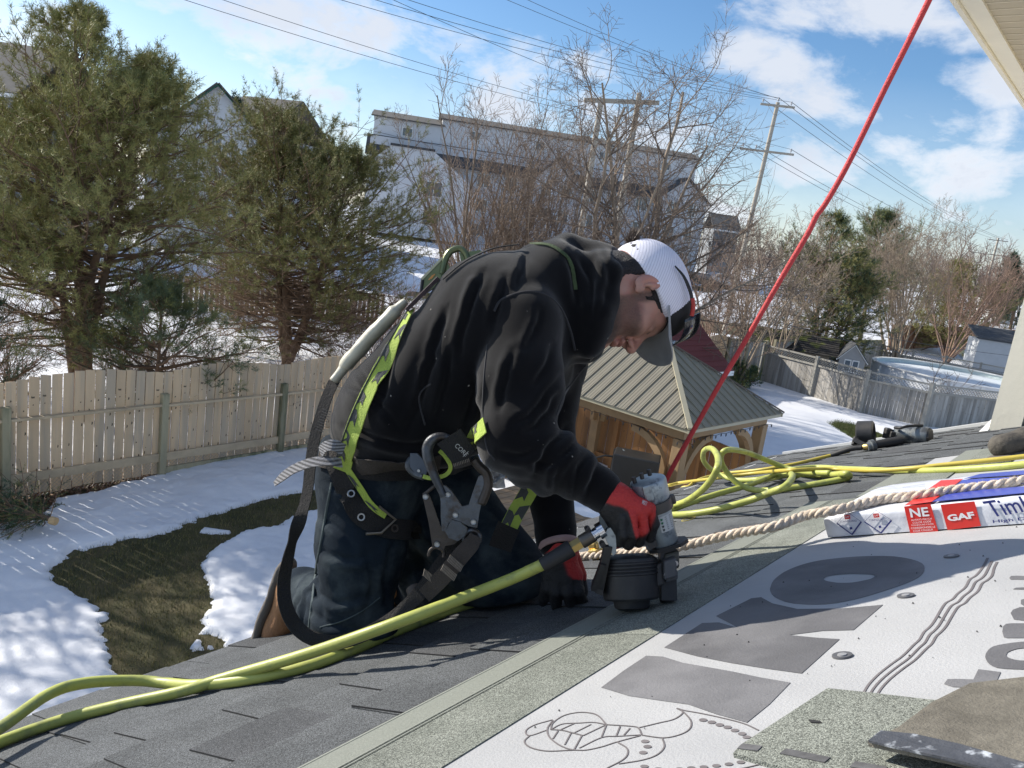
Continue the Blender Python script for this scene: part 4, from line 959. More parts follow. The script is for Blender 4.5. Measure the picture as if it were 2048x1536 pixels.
for (s, w) in bays:
    zt = TOPZ-5.0; P = [ab(s-w/2, 0, 0), ab(s+w/2, 0, 0), ab(s+w/2, 0, zt), ab(s, 0, zt+2.3), ab(s-w/2, 0, zt)]
    b = MB(); b.poly([p+an*.1 for p in P], an, 1.7); b.build("bay", m_vinyl2, apt)
    for sg in (-1, 1):
        a_ = ab(s+sg*(w/2+.4), .0, zt-.25); c_ = ab(s, 0, zt+2.45); dn_ = unit(c_-a_); b = MB(); b.box((a_+c_)/2+an*.6, 3.4, np.linalg.norm(c_-a_), .16, (an, dn_, unit(np.cross(an, dn_)))); b.build("bay_roof", m_aroof, apt)
    for fl in range(3):
        for q in (-1, 1): window(ab(s+q*w*.22, 1.8, 1.6+2.75*fl), 1.3, 1.5, ad, an, apt)
for fl in range(3):
    s = 6.6
    while s < LB*.68:
        if all(abs(s-bs) > bw/2+.9 for bs, bw in bays):
            window(ab(s, 0, 1.6+2.75*fl), 1.5, 1.5, ad, an, apt)
        s += 3.1
# white gable block at the left end
zt = TOPZ-4.6; s = LB-5.8; w = 11.0
b = MB(); b.poly([ab(s-w/2, 1.0, 0), ab(s+w/2, 1.0, 0), ab(s+w/2, 1.0, zt-1.6), ab(s+w*.3, 1.0, zt+.4), ab(s-w*.1, 1.0, zt+.4), ab(s-w/2, 1.0, zt-2.6)], an, 4.5); b.build("end_block", m_vinyl, apt)
for fl in range(2): window(ab(s-1.5, 5.5, 2.2+3.0*fl), 1.8, 1.6, ad, an, apt)
b = MB(); b.box(ab(s+w*.1, 3.4, zt+.5), w*.42, 4.7, .22, (ad, an, Z3)); b.build("end_roof", m_aroof, apt)
def gable_house(name, label, c, X, w, dlen, hw, hr, mw, mr, mtrim, wins=(), siding=True):
    """c: middle of the gable foot, X along the gable, ridge runs back along Y"""
    X = unit(X); Y = np.cross(Z3, X); Y = Y if Y@(c-CAM) > 0 else -Y; N = -Y; t = thing(name, label, "house", c)
    b = MB(); b.poly([c-X*w/2, c+X*w/2, c+X*w/2+Z3*hw, c+Z3*hr, c-X*w/2+Z3*hw], Y, dlen); b.build("wall", mw, t)
    for sg in (-1, 1):
        e = c+X*sg*(w/2+.4)+Z3*(hw-.4*(hr-hw)/(w/2)+.08); rg = c+Z3*(hr+.12); d = unit(rg-e); n = unit(np.cross(Y, d)); n = n if n[2] > 0 else -n
        b = MB(); b.box((e+rg)/2+Y*(dlen/2)+n*.05, dlen+.8, np.linalg.norm(rg-e), .12, (Y, d, n)); b.build("roof", mr, t)
        b = MB(); b.bar(e-Y*.43-Z3*.12, rg-Y*.43-Z3*.12, .05, .30, N); b.build("rake_trim", mtrim, t)
    for (x, z, ww, hh) in wins: window(c+X*x+Z3*z-Y*.03, ww, hh, X, N, t)
    return t
gp_ = at(437, 172, 52); gc = gnd(gp_); gable_house("house", "white house with a green trimmed gable behind the two pines", gc, A3(1, .30, 0), 8.6, 9, 7.2+.0, gp_[2]-gc[2], m_vinyl, m_broof, m_green, ((0, 7.6, 1.0, 1.3), (-2, 4, 1.1, 1.4), (2, 4, 1.1, 1.4)))
gp_ = at(470, 182, 66); gc = gnd(gp_); 
def ridge_house(name, label, pa, pb, dep_a, dep_b, drop, mw, mr, run=5.0, wins=()):
    A_, B_ = at(*pa, dep_a), at(*pb, dep_b); B_[2] = A_[2] = (A_[2]+B_[2])/2; X = unit((B_-A_)); Ln = np.linalg.norm(B_-A_); N = np.cross(X, Z3); N = N if N@(CAM-A_) > 0 else -N; c = gnd((A_+B_)/2); t = thing(name, label, "house", c)
    hz_ = A_[2]-drop
    for sg in (1, -1):
        e = (A_+B_)/2+N*sg*run-Z3*drop; rg = (A_+B_)/2; d = unit(rg-e); n = unit(np.cross(X, d)); n = n if n[2] > 0 else -n
        b = MB(); b.box((e+rg)/2+n*.06, Ln, np.linalg.norm(rg-e), .14, (X, d, n)); b.build("roof", mr, t)
    b = MB(); m = (A_+B_)/2; P = []
    z1 = hz_-.1+.25; zz = c[2]; hh = z1-zz
    b.box(A3(m[0], m[1], zz+hh/2), Ln-.6, 2*run-.9, hh, (X, N, Z3)); b.build("wall", mw, t)
    b = MB(); b.box(m+N*(run+.02)-Z3*(drop+.05), Ln, .05, .22, (X, N, Z3)); b.build("fascia", m_wt, t)
    for (f, z, w_, h_) in wins: window(A_+X*Ln*f+N*(run-.44)-Z3*(drop+z), w_, h_, X, N, t)
    return t
ridge_house("house", "house with a long taupe roof behind the green-trimmed gable", (488, 186), (606, 214), 70, 68, 3.6, m_vinyl2, m_broof, 5.5)
m_dwall = mat("dark_grey_siding", (.16, .17, .18), .7, .08, 3)
ridge_house("house", "grey roofed dark-sided house behind the pine at the far left", (-230, 52), (150, 112), 46, 46, 3.2, m_dwall, m_broof, 5.2, ((.72, 1.3, 1.3, 1.3), (.55, 1.3, 1.3, 1.3)))
m_farh = mat("far_white_house", (.62, .62, .62), .6, .05, 2)
ridge_house("house", "small white far house beyond the trees beside the far utility pole", (1972, 583), (2010, 588), 120, 120, 1.2, m_farh, m_aroof, 4)
ridge_house("house", "grey far house behind the bare trees right of the apartment building", (1420, 425), (1475, 436), 110, 110, 2.2, m_dwall, m_aroof, 4)
# ---- utility poles and wires
m_polew = mat("grey_pole_wood", (.36, .33, .28), .9, .15, 3, .3, 20, stretch=(1, 1, .2)); m_cable = mat("black_cable", (.05, .055, .065), .6, .1, 3); m_ins = mat("grey_insulator", (.42, .43, .45), .4, .1, 5)
def pole(label, base, top, r0_, arms, name="utility_pole"):
    t = thing(name, label, "utility pole", base); b = MB(); b.tube([base-Z3*.3, base+(top-base)*.5, top], [r0_, r0_*.85, r0_*.68], 12); b.build("shaft", m_polew, t, True); pins = []
    for (f, w, X, ins, side) in arms:
        c = base+(top-base)*f; X = unit(X); N = np.cross(X, Z3); b = MB(); b.bar(c-X*w/2+N*side, c+X*w/2+N*side, .10, .12, Z3); a = b.build("crossarm", m_polew, t)
        b = MB()
        for sg in (-1, 1): b.bar(c+X*sg*w*.28+N*side-Z3*.04, c-Z3*.62+N*side*.6, .02, .04, N)
        b.build("brace", m_ins, t)
        for x in ins:
            p = c+X*x+N*side+Z3*.06; b = MB(); b.lathe(p, Z3, [(0, .02), (.10, .02), (.10, .055), (.15, .06), (.16, .04), (.20, .055), (.26, .03)], 10); b.build("insulator", m_ins, t, True); pins.append(p+Z3*.22)
    return t, pins
d1 = 45.0; pt = at(1556, 205, d1); pb_ = gnd(at(1432, 660, d1)); pb_ = A3(pt[0]-.55, pt[1], pb_[2])
pole1, pins1 = pole("grey wooden utility pole with two crossarms leaning right of the bare tree", pb_, pt, .17, [(.985, 1.95, A3(1, -.15, 0), (-.85, .75), .16), (.80, 3.1, A3(1, -.15, 0), (-1.4, -.65, 1.35), .18)])
b = MB(); b.lathe(pt, Z3, [(0, .02), (.1, .02), (.1, .055), (.16, .06), (.2, .04), (.3, .03)], 10); b.build("insulator", m_ins, pole1, True); pins1.append(pt+Z3*.26)
d2 = 112.0; pt2 = at(1997, 476, d2); pb2 = gnd(pt2)
pole2, pins2 = pole("far utility pole with crossarms near the right edge", pb2, pt2, .20, [(.97, 2.6, A3(1, -.3, 0), (-1.1, .4, 1.1), .16), (.80, 6.5, A3(1, -.3, 0), (-3.0, -1.5, 3.0), .18)])
# H-frame behind the big bare tree
dh = 40.0; h1t, h2t = at(1203, 196, dh), at(1279, 186, dh+.6); hf = thing("utility_pole", "double-pole H-frame power structure with a crossarm behind the bare tree", "utility pole", gnd(h2t))
for hp in (h1t, h2t): 
    b = MB(); g_ = gnd(hp); b.tube([g_-Z3*.3, (g_+hp)/2, hp], [.19, .17, .14], 12); b.build("shaft", m_polew, hf, True)
b = MB(); b.bar(at(1168, 200, dh), at(1318, 206, dh+.6), .14, .22, Z3); b.build("crossarm", m_polew, hf)
b = MB(); b.bar(at(1203, 275, dh), at(1262, 335, dh+.6), .08, .10, FWD); b.bar(at(1272, 268, dh+.6), at(1196, 330, dh), .08, .10, FWD); b.build("brace", m_polew, hf)
for x, y in ((1172, 214), (1240, 216), (1312, 222)):
    b = MB(); p = at(x, y-10, dh); b.lathe(p-Z3*.9, Z3, [(0, .03), (.1, .07), (.2, .05), (.3, .07), (.4, .05), (.5, .07), (.6, .05), (.9, .02)], 8); b.build("insulator", m_ins, hf, True)
def wire(label, A_, B_, sag, r=.012, group="overhead power lines"):
    pts = [A_+(B_-A_)*t-Z3*sag*4*t*(1-t) for t in np.linspace(0, 1, 24)]; b = MB(); b.tube(pts, r, 5); o = b.build("power_line", m_cable, None, True); return tag(o, label, "power line", group)
for k, (i, j) in enumerate(((0, 0), (1, 2), (5, 1))): wire(("topmost", "left-hand", "right-hand")[k]+" power line from the near pole's top arm to the far pole", pins1[i], pins2[j], .9, .016)
for k, (i, j) in enumerate(((2, 3), (3, 4), (4, 5))): wire(("leftmost", "middle", "rightmost")[k]+" lower power line from the wide crossarm to the far pole", pins1[i], pins2[j], 1.0, .016)
left = [(560, -60, 27, 5), (430, -40, 27, 0), (455, -60, 26, 1)]
for k, (px, py, dp, i) in enumerate(left): wire(("highest", "second", "third")[k]+" of the upper power lines crossing the sky left of the near pole", pins1[i], at(px-240, py-110, dp-6), .5, .010)
for k, (px, py, dp, i) in enumerate(((330, -12, 26, 2), (315, -48, 26, 3), (600, -120, 26, 4))): wire(("lowest", "next lowest", "steepest")[k]+" power line from the wide crossarm up to the left edge", pins1[i], at(px-240, py-80, dp-6), .6, .009)
for (px, py) in ((950, -30), (1030, -25)): wire(("left" if px < 1000 else "right")+" of two power lines high above the bare tree to the pole top", at(px-300, py-130, 22), at(1560, 198, d1-.5), .35, .009)
wire("thin service cable drooping low across the white buildings", at(640, 235, 40), at(1500, 372, 60), .8, .012)
wire("thin service cable strung low across the snowy yard in front of the pool", at(1560, 645, 26), at(2100, 760, 24), .15, .008)
wire("second service cable strung low above the pool fence", at(1600, 640, 30), at(2100, 720, 28), .15, .008)
# ---- lamp, cars
lp = base_at(1374, 520, 70); lt = at(1376, 408, 70)
lamp = thing("street_lamp", "slim two-headed parking lot lamp by the end of the apartment building", "street lamp", lp)
b = MB(); b.tube([lp, A3(lp[0], lp[1], lt[2])], [.08, .05], 8); b.build("pole", m_ins, lamp, True)
for sg in (-1, 1):
    b = MB(); c = A3(lp[0], lp[1], lt[2]); b.bar(c, c+A3(sg*.7, 0, .1), .05, .05, Z3); b.rbox(c+A3(sg*.85, 0, .1), .5, .22, .12, None, .03); b.build("lamp_head", m_ins, lamp)
def car(label, base, X, mcol):
    X = unit(X*A3(1, 1, 0)); Y = np.cross(Z3, X); t = thing("parked_car", label, "car", base, "cars parked by the apartment building")
    b = MB(); L_ = 4.4; prof = [(-2.2, .35), (2.2, .35), (2.2, .75), (1.2, .92), (.55, 1.42), (-1.1, 1.45), (-1.9, .98), (-2.2, .9)]
    b.poly([base+X*x+Z3*z-Y*.85 for x, z in prof], Y, 1.7); b.build("body", mcol, t)
    b = MB(); b.poly([base+X*x+Z3*z-Y*.87 for x, z in ((1.05, .96), (.5, 1.36), (-1.0, 1.38), (-1.6, 1.0))], Y, 1.74); b.build("windows", m_glass, t)
    for x in (-1.35, 1.35):
        for y in (-.8, .8): b = MB(); b.cyl(base+X*x+Y*(y-.1)+Z3*.32, base+X*x+Y*(y+.1)+Z3*.32, .32, 14); b.build("wheel", m_blk, t)
for i, (px, dp, m, lab) in enumerate(((1345, 74, mat("dark_blue_paint", (.03, .045, .09), .3, .05, 2), "dark blue car parked in front of the apartment building end"), (1405, 76, mat("black_paint", (.02, .02, .022), .3, .05, 2), "black car parked right of the parking lot lamp"), (1455, 80, mat("silver_paint", (.45, .46, .48), .3, .05, 2, metal=.4), "silver car parked farther right among the bare trees"))): car(lab, base_at(px, 520, dp), A3(1, .4, 0), m)
# small bare sapling in front of the pool, evergreen bush by the corner
bare_tree("sapling", "small leafless sapling in front of the pool fence", "tree", on_z(1862, 850), [((-.35, 0, 2.3), .022), ((.35, .1, 2.6), .020), ((.1, 0, 1.8), .018)], m_bark, m_bark, 91, levels=2, kids=(6, 4), lens=(.45, .5), ang=(.7, .7), curl=.12, minr=.008)
pine("evergreen_bush", "small dark evergreen bush at the fence corner beside the red roofed shed", on_z(1478, 778), [((0, 0, .9), .03), ((.4, 0, .7), .03)], .9, .6, .05, 92, [m_ndl3, m_ndl], n_br=40, shoots=16, per=14, ln=.07, w=.02, shoot_len=(.08, .18))
# cut spruce lying by the fence
cs = on_z(70, 1062); t = thing("cut_spruce", "cut spruce tree lying on the snow at the foot of the fence", "felled tree", cs)
r = np.random.default_rng(9); br = Segs(); SP = []; SD = []; SL = []; ax_ = unit(A3(-1, .12, .06)); p0 = on_z(108, 1042, .28)
pts = [p0+ax_*s for s in np.linspace(0, 2.4, 8)]; br.line(pts, .05, .03)
for i in range(150):
    f = r.random(); q = p0+ax_*(f*2.3+.02); d = perp_dir(r, ax_, .75+.5*r.random()); d = unit(d*A3(1, 1, .55)+A3(0, 0, .03)); bp, bd = wander(r, q, d, .35+.5*r.random(), 4, .15, -.03); bp = [A3(p[0], p[1], max(p[2], .06)) for p in bp]; br.line(bp, .009, .004)
    for s in range(12): j = r.integers(0, 4); SP.append(bp[j]); SD.append(unit(perp_dir(r, unit(bp[j+1]-bp[j]), .6)*A3(1, 1, .6))); SL.append(.14)
br.build("branches", m_barkp, t); b = MB(); b.cyl(p0-ax_*.03, p0-ax_*.035, .052, 14); b.cyl(p0-ax_*.03, p0+ax_*.05, .055, 14); b.build("cut_end", mat("fresh_cut_wood", (.52, .36, .19), .8, .1, 30), t)
V, F = needles(np.array(SP), np.array(SD), np.array(SL), 22, .035, .006, r); np_mesh("foliage", V, F, [m_ndl3, m_ndl], t, smooth=False, mi=np.repeat((r.random(len(SP)) < .3).astype(int), 22))
# ================================================================== UNDERLAYMENT, PRINT, BUNDLE, HOSES, ROPES, NAILERS
m_und = mat("underlay_fabric", (.355, .36, .366), .75, .07, 6, .25, 260, col2=(.322, .328, .336), mixscale=2.2)
m_prt = mat("underlay_print", (.105, .105, .112), .8, .22, 7, .25, 260, col2=(.14, .14, .147), mixscale=5)
m_prl = mat("underlay_line", (.13, .118, .122), .8, .15, 20)
und = thing("underlayment_sheet", "pale grey printed roof underlayment sheet stapled to the slope above the shingles", "underlayment", rf(1, 0, 0))
b = MB(); nu, nv = 90, 46; V = []; us = np.linspace(-1.1, 3.3, nu); vs = np.linspace(.765, -1.45, nv)
for v in vs:
    for u in us:
        V.append(rf(u, v, .0012))
F = [(j*nu+i, j*nu+i+1, (j+1)*nu+i+1, (j+1)*nu+i) for j in range(nv-1) for i in range(nu-1)]
b.add(V, F); b.build("sheet", m_und, und, True)
def flat_poly(name, px, m, parent, w0=.0016, th=.0004, holes=None):
    P = [on_roof(x, y, w0) for x, y in px]
    if holes is None:
        b = MB(); b.poly(P, EN, th); return b.build(name, m, parent)
    # ring between two closed outlines of equal count
    Q = [on_roof(x, y, w0) for x, y in holes]; k = len(P); V = P+Q+[p+EN*th for p in P+Q]; F = []
    for i in range(k):
        j = (i+1) % k; F += [(2*k+i, 2*k+j, 3*k+j, 3*k+i), (i, 2*k+i, 2*k+j, j)]
    b = MB(); b.add(V, F); return b.build(name, m, parent)
def crop(pts, x0, y0, s): return [(x0+x/s, y0+y/s) for x, y in pts]
def resample(pts, n, closed=True):
    P = np.array(pts, float)
    sp_ = spline(list(P)+[P[0]], 8) if closed else spline(list(P), 8)
    d = np.r_[0, np.cumsum(np.linalg.norm(np.diff(sp_, axis=0), axis=1))]; t = np.linspace(0, d[-1], n+1)[:-1] if closed else np.linspace(0, d[-1], n)
    return np.stack([np.interp(t, d, sp_[:, i]) for i in range(2)], 1)
O_out = crop([(655, 985), (680, 930), (760, 875), (900, 830), (1100, 805), (1300, 800), (1420, 815), (1490, 840), (1503, 870), (1480, 910), (1400, 950), (1300, 985), (1150, 1030), (1000, 1060), (880, 1065), (760, 1055), (680, 1022)], 1300, 820, 2.738)
O_in = crop([(950, 928), (960, 918), (985, 908), (1090, 898), (1190, 900), (1222, 905), (1230, 912), (1215, 922), (1190, 930), (1110, 945), (1040, 947), (1000, 943), (965, 936)], 1300, 820, 2.738)
def ang_sort(P, n=64):
    P = resample(P, 400); c = P.mean(0); a = np.arctan2((P[:, 1]-c[1])*4, P[:, 0]-c[0]); o = np.argsort(a); t = np.linspace(-math.pi, math.pi, n, endpoint=False); Pp = np.concatenate([P[o], P[o]]); aa = np.concatenate([a[o], a[o]+2*math.pi]); aa = np.concatenate([a[o]-2*math.pi, aa]); Pp = np.concatenate([P[o], Pp])
    return np.stack([np.interp(t, aa, Pp[:, i]) for i in range(2)], 1)
flat_poly("printed_letter", ang_sort(O_out), m_prt, und, holes=ang_sort(O_in))
flat_poly("printed_letter", crop([(950, 325), (1075, 262), (1110, 258), (1150, 280), (1240, 300), (1400, 298), (1545, 285), (1440, 375), (1330, 378), (1210, 393), (1300, 402), (1390, 408), (1255, 530), (1125, 512), (1000, 492), (880, 468), (765, 437), (900, 350), (960, 348), (1035, 370)], 900, 1050, 1.784), m_prt, und)
flat_poly("printed_letter", crop([(540, 580), (620, 520), (700, 467), (760, 470), (830, 492), (1000, 522), (1110, 545), (1215, 563), (1140, 640), (1060, 705), (950, 675), (850, 640), (720, 622), (640, 610)], 900, 1050, 1.784), m_prt, und)
cr2 = lambda p: crop(p, 1780, 1120, 5.12)
flat_poly("printed_letter", cr2([(555, 1270), (590, 1222), (700, 1220), (855, 1225), (905, 1120), (1135, 1150), (1095, 1235), (1500, 1255), (1500, 1330), (1000, 1330), (800, 1308), (640, 1300)]), m_prt, und)
o_o = cr2([(975, 1000), (985, 955), (1040, 895), (1150, 865), (1372, 838), (1600, 850), (1700, 960), (1650, 1080), (1500, 1120), (1250, 1118), (1100, 1105), (1010, 1060)]); o_i = cr2([(1190, 975), (1210, 945), (1290, 915), (1372, 905), (1480, 910), (1520, 960), (1480, 1020), (1372, 1032), (1290, 1025), (1210, 1000)])
flat_poly("printed_letter", ang_sort(o_o, 40), m_prt, und, holes=ang_sort(o_i, 40))
for L_ in ([(1150, 735), (1160, 680), (1190, 655), (1250, 650), (1372, 650), (1600, 650), (1600, 800), (1372, 800), (1200, 800), (1165, 790)], [(1235, 545), (1260, 510), (1330, 485), (1500, 480), (1600, 500), (1600, 625), (1372, 622), (1270, 610)], [(1340, 450), (1340, 410), (1372, 400), (1600, 400), (1600, 470), (1372, 470)], [(1222, 185), (1240, 165), (1300, 162), (1500, 172), (1500, 205), (1300, 200), (1235, 200)], [(1260, 300), (1290, 285), (1372, 282), (1500, 282), (1500, 300), (1372, 303)]): flat_poly("printed_letter", cr2(L_), m_prt, und)
def stroke(name, px, wpx, m, parent, x0=0, y0=0, s=1.0, w0=.0017, smooth=True):
    P2 = crop(px, x0, y0, s); P = [on_roof(x, y, w0) for x, y in P2]
    P = spline(P, 6) if (smooth and len(P) > 2) else np.array(P)
    T = np.gradient(P, axis=0); T /= np.linalg.norm(T, axis=1)[:, None]; N = np.cross(T, EN); V = []
    dep = [(p-CAM)@FWD for p in P]
    for i, (p, n) in enumerate(zip(P, N)):
        h = wpx*dep[i]/FPX/2*2.2*(1 if np.isscalar(wpx) else 1); taper = 1.0
        V += [p-n*h, p+n*h]
    b = MB(); b.add(V+[v+EN*.0003 for v in V], [(2*i, 2*i+1, 2*i+3, 2*i+2) for i in range(len(P)-1)]+[(2*len(P)+2*i, 2*len(P)+2*i+2, 2*len(P)+2*i+3, 2*len(P)+2*i+1) for i in range(len(P)-1)])
    return b.build(name, m, parent)
base_l = [(1000, -20), (970, 40), (915, 120), (870, 165), (815, 200), (770, 280), (690, 345), (640, 400), (570, 440), (520, 510), (450, 630), (400, 690), (345, 740), (300, 815), (240, 870), (130, 980), (0, 1075), (-130, 1180), (-230, 1290), (-300, 1420)]
for dx, dy in ((0, 0), (58, 28), (128, 40)): stroke("printed_line", [(x+dx*(1 if y > 100 else .75), y+dy) for x, y in base_l], 2.2, m_prl, und, 1780, 1120, 5.12)
for st in ([(385, 300), (400, 250), (480, 195), (590, 170), (690, 175), (750, 200), (805, 262)], [(400, 225), (260, 265), (195, 310), (225, 345), (350, 305)], [(225, 345), (185, 390), (230, 435), (350, 462), (500, 458), (560, 455)], [(400, 230), (360, 290), (370, 350), (430, 405), (500, 440), (560, 455)], [(385, 300), (470, 258), (600, 250), (710, 245), (805, 262)], [(385, 300), (470, 305), (540, 322), (630, 345)], [(560, 455), (620, 345)], [(490, 415), (540, 322)], [(400, 370), (440, 310)], [(460, 300), (560, 255)], [(560, 325), (690, 260)], [(630, 345), (805, 262)], [(560, 455), (650, 455), (770, 430), (880, 395), (1065, 345)], [(600, 440), (770, 360), (900, 350), (1065, 340)], [(805, 262), (1000, 275), (1050, 290), (1075, 340)], [(805, 265), (770, 355)], [(910, 275), (880, 350)], [(985, 290), (940, 340)], [(1055, 285), (1200, 250), (1320, 220), (1385, 170), (1340, 138)], [(1340, 138), (1400, 155), (1530, 178), (1700, 215), (1850, 255), (1960, 305)], [(1390, 165), (1445, 230), (1440, 290), (1370, 335), (1240, 362), (1075, 342)], [(1230, 365), (1245, 430), (1190, 490), (1080, 530), (900, 560)], [(890, 395), (960, 440), (965, 490), (920, 535), (810, 592)], [(1750, 612), (1900, 580), (2040, 545)], [(900, 620), (1300, 640), (1750, 612)]):
    stroke("printed_line", st, 1.5, m_prl, und, 1000, 1380, 3.79)
for (x, y) in ((1100, 390), (1118, 430), (1085, 475), (1540, 228), (1605, 245), (1665, 265), (1725, 283), (1780, 307), (1835, 332), (1870, 358), (1095, 580), (1200, 600), (1360, 600), (1450, 592), (1545, 585), (1640, 575), (1735, 563), (1825, 548), (1910, 525)):
    flat_poly("printed_dot", crop([(x+32*math.cos(t), y-5*math.sin(2*t)*0+12*math.sin(t)) for t in np.linspace(0, 2*math.pi, 17)[:-1]], 1000, 1380, 3.79), m_prl, und)
m_cap = mat("cap_nail_plastic", (.09, .09, .095), .5, .1, 10); m_capw = mat("cap_nail_head", (.24, .24, .245), .4, .1, 10)
for (x, y) in ((1685, 1312), (1903, 1113), (1812, 1192)):
    p = on_roof(x, y, .0018); b = MB(); b.lathe(p, EN, [(0, .0135), (.0022, .013), (.0026, .0115), (.0012, .006)], 24); b.build("cap_nail", m_cap, und, True); b = MB(); b.lathe(p+EN*.0012, EN, [(0, .0065), (.0016, .006), (.002, .002)], 16); b.build("cap_nail_head", m_capw, und, True)
r = np.random.default_rng(4); b = MB()   # stray granules and dirt
for _ in range(420):
    u, v = r.uniform(.3, 2.6), r.uniform(-.9, .72); p = rf(u, v, .0022); s = r.uniform(.0006, .0019); t1 = r.random()*6.28; X = EU*math.cos(t1)+ED*math.sin(t1); Y = np.cross(EN, X)
    b.add([p-X*s, p+Y*s, p+X*s*1.4, p-Y*s, p+EN*s*1.2], [(0, 1, 4), (1, 2, 4), (2, 3, 4), (3, 0, 4)])
tag(b.build("stray_granules", m_felt_edge, und), kind='stuff')
# ---- loose shingles near the lens
m_back = mat("shingle_underside", (.150, .138, .112), .95, .25, 60, .5, 300, col2=(.115, .105, .085), mixscale=9)
m_tar = mat("tar_strip", (.055, .060, .072), .6, .25, 20, .3, 120, col2=(.40, .43, .47), mixscale=55, mixlo=.56, mixhi=.68)
def loose(name, label, px, w0, lifts, m, th=.0055):
    P = [on_roof(x, y, w0+l) for (x, y), l in zip(px, lifts)]; t = thing(name, label, "shingle", P[0]); return t, P
t1, P = loose("loose_shingle", "loose grey-green granule shingle lying on the underlayment at lower right", [(1655, 1376), (1752, 1386), (1852, 1398), (2120, 1420), (2200, 1680), (1760, 1585), (1600, 1545), (1466, 1506), (1480, 1490)], .006, [0]*9, m_head)
b = MB(); b.poly([p-EN*.0055 for p in P], EN, .0055); b.build("granule_face", m_head, t1)
for a_, c_ in (((1480, 1492), (1520, 1497)), ((1566, 1502), (1655, 1520)), ((1705, 1528), (1770, 1540))):
    b = MB(); A_, B_ = on_roof(*a_, .0066), on_roof(*c_, .0066); b.bar(A_, B_, .012, .0008, EN); b.build("tar_dab", mat("tar_dab_%d" % a_[0], (.085, .085, .088), .9, .35, 90), t1)
t2, P = loose("loose_shingle", "loose upturned brownish shingle with a bluish tar strip at the lower right corner", [(1735, 1482), (1795, 1455), (1862, 1405), (1940, 1366), (2060, 1352), (2300, 1360), (2400, 1650), (2048, 1556), (1900, 1518), (1800, 1497)], .013, [.012, .010, .004, .002, .0, 0, .01, .012, .014, .013], m_back)
b = MB(); b.poly([p-EN*.005 for p in P], EN, .005); b.build("back_face", m_back, t2)
tp = [on_roof(x, y, w) for (x, y), w in zip([(1737, 1483), (1762, 1463), (1830, 1470), (1920, 1490), (2060, 1530), (2200, 1570), (2180, 1600), (2048, 1557), (1900, 1519), (1800, 1498)], [.0262, .0255, .026, .0265, .026, .026, .026, .026, .0275, .0265])]
b = MB(); b.poly([p-EN*.001 for p in tp], EN, .0022); b.build("tar_strip", m_tar, t2)
for pts in ([(1912, 1433), (1935, 1430), (1932, 1436), (1915, 1437)], [(1935, 1434), (1950, 1430), (1955, 1436), (1940, 1438)], [(1945, 1428), (1955, 1426), (1953, 1431)]):
    b = MB(); b.poly([on_roof(x, y, .0145) for x, y in pts], EN, .001); b.build("tear", m_felt_edge, t2)
b = MB(); b.poly([on_roof(x, y, .0062) for x, y in ((1617, 1440), (1640, 1443), (1644, 1447), (1622, 1446))], EN, .001); b.build("tear", m_felt_edge, t1)

# ---- text helper (built-in font, turned into mesh)
def text_mesh(body, bold=0.0, shear=0.0):
    cu_ = bpy.data.curves.new("text", 'FONT'); cu_.body = body; cu_.offset = bold; cu_.shear = shear; cu_.resolution_u = 3; cu_.fill_mode = 'FRONT'
    o = bpy.data.objects.new("text", cu_); COL.objects.link(o); bpy.context.view_layer.update(); dg = bpy.context.evaluated_depsgraph_get(); me = bpy.data.meshes.new_from_object(o.evaluated_get(dg))
    V = np.array([v.co[:] for v in me.vertices]); F = [tuple(p.vertices) for p in me.polygons]; bpy.data.objects.remove(o); return V, F
def text_on(name, body, quad, m, parent, bold=.0, n=None, off=.0006, shear=0.0):
    """quad: TL, TR, BR, BL points in the world; text fills it"""
    V, F = text_mesh(body, bold, shear); lo, hi = V.min(0), V.max(0); s = (V-lo)/np.maximum(hi-lo, 1e-6); TL, TR, BR, BL = [np.asarray(q, float) for q in quad]
    nn = unit(np.cross(TR-TL, BL-TL)); nn = nn if nn@(CAM-TL) > 0 else -nn
    P = [BL*(1-x)*(1-y)+BR*x*(1-y)+TL*(1-x)*y+TR*x*y+nn*off for x, y in s[:, :2]]
    b = MB(); b.add(P, F); return b.build(name, m, parent)
# ---- the bundle
m_wrap = mat("white_plastic_wrap", (.64, .66, .71), .28, .05, 4, .22, 24, spec=.6, stretch=(1, 1, 1)); m_wred = mat("red_print", (.62, .030, .022), .35, .06, 8); m_wblue = mat("blue_print", (.045, .065, .36), .33, .12, 6); m_wnavy = mat("navy_print", (.02, .03, .16), .4, .08, 8); m_wwht = mat("white_print", (.75, .76, .78), .4, .03, 8)
bun = thing("shingle_bundle", "plastic-wrapped white, red and blue bundle of shingles lying on the roof", "shingle bundle", rf(2.05, .3, 0))
BU0, BU1, BV0, BV1, BW = 1.858, 2.27, .698, -.34, .053
b = MB(); bm = bmesh.new(); bmesh.ops.create_grid(bm, x_segments=2, y_segments=2, size=1); bm.free()
nu, nv, nw = 14, 40, 5
def bpt(fu, fv, fw):
    u = BU0+(BU1-BU0)*fu; v = BV0+(BV1-BV0)*fv; w = .004+BW*fw
    e = min(fv, 1-fv); ed = math.exp(-e*30)
    q = vnoise(A3(u*9, v*26, w*9)[None], 1.0, 3)[0]*.0022 + vnoise(A3(u*30, v*11, w*60)[None], 1.0, 5)[0]*.0011*(1+2.5*ed)
    if fw in (0,): q = 0
    w += q*(1 if fw > .5 else 0)+(.003*math.sin(fu*math.pi)*(fw > .9)) - (.009*ed if fw > .9 else 0); v += (-.5*q*ed*4); u += (q*.9 if fu < .01 and 0 < fw < 1 else 0) - (.0 if fw < .9 else -.003*(fu < .01))
    return rf(u, v, w)
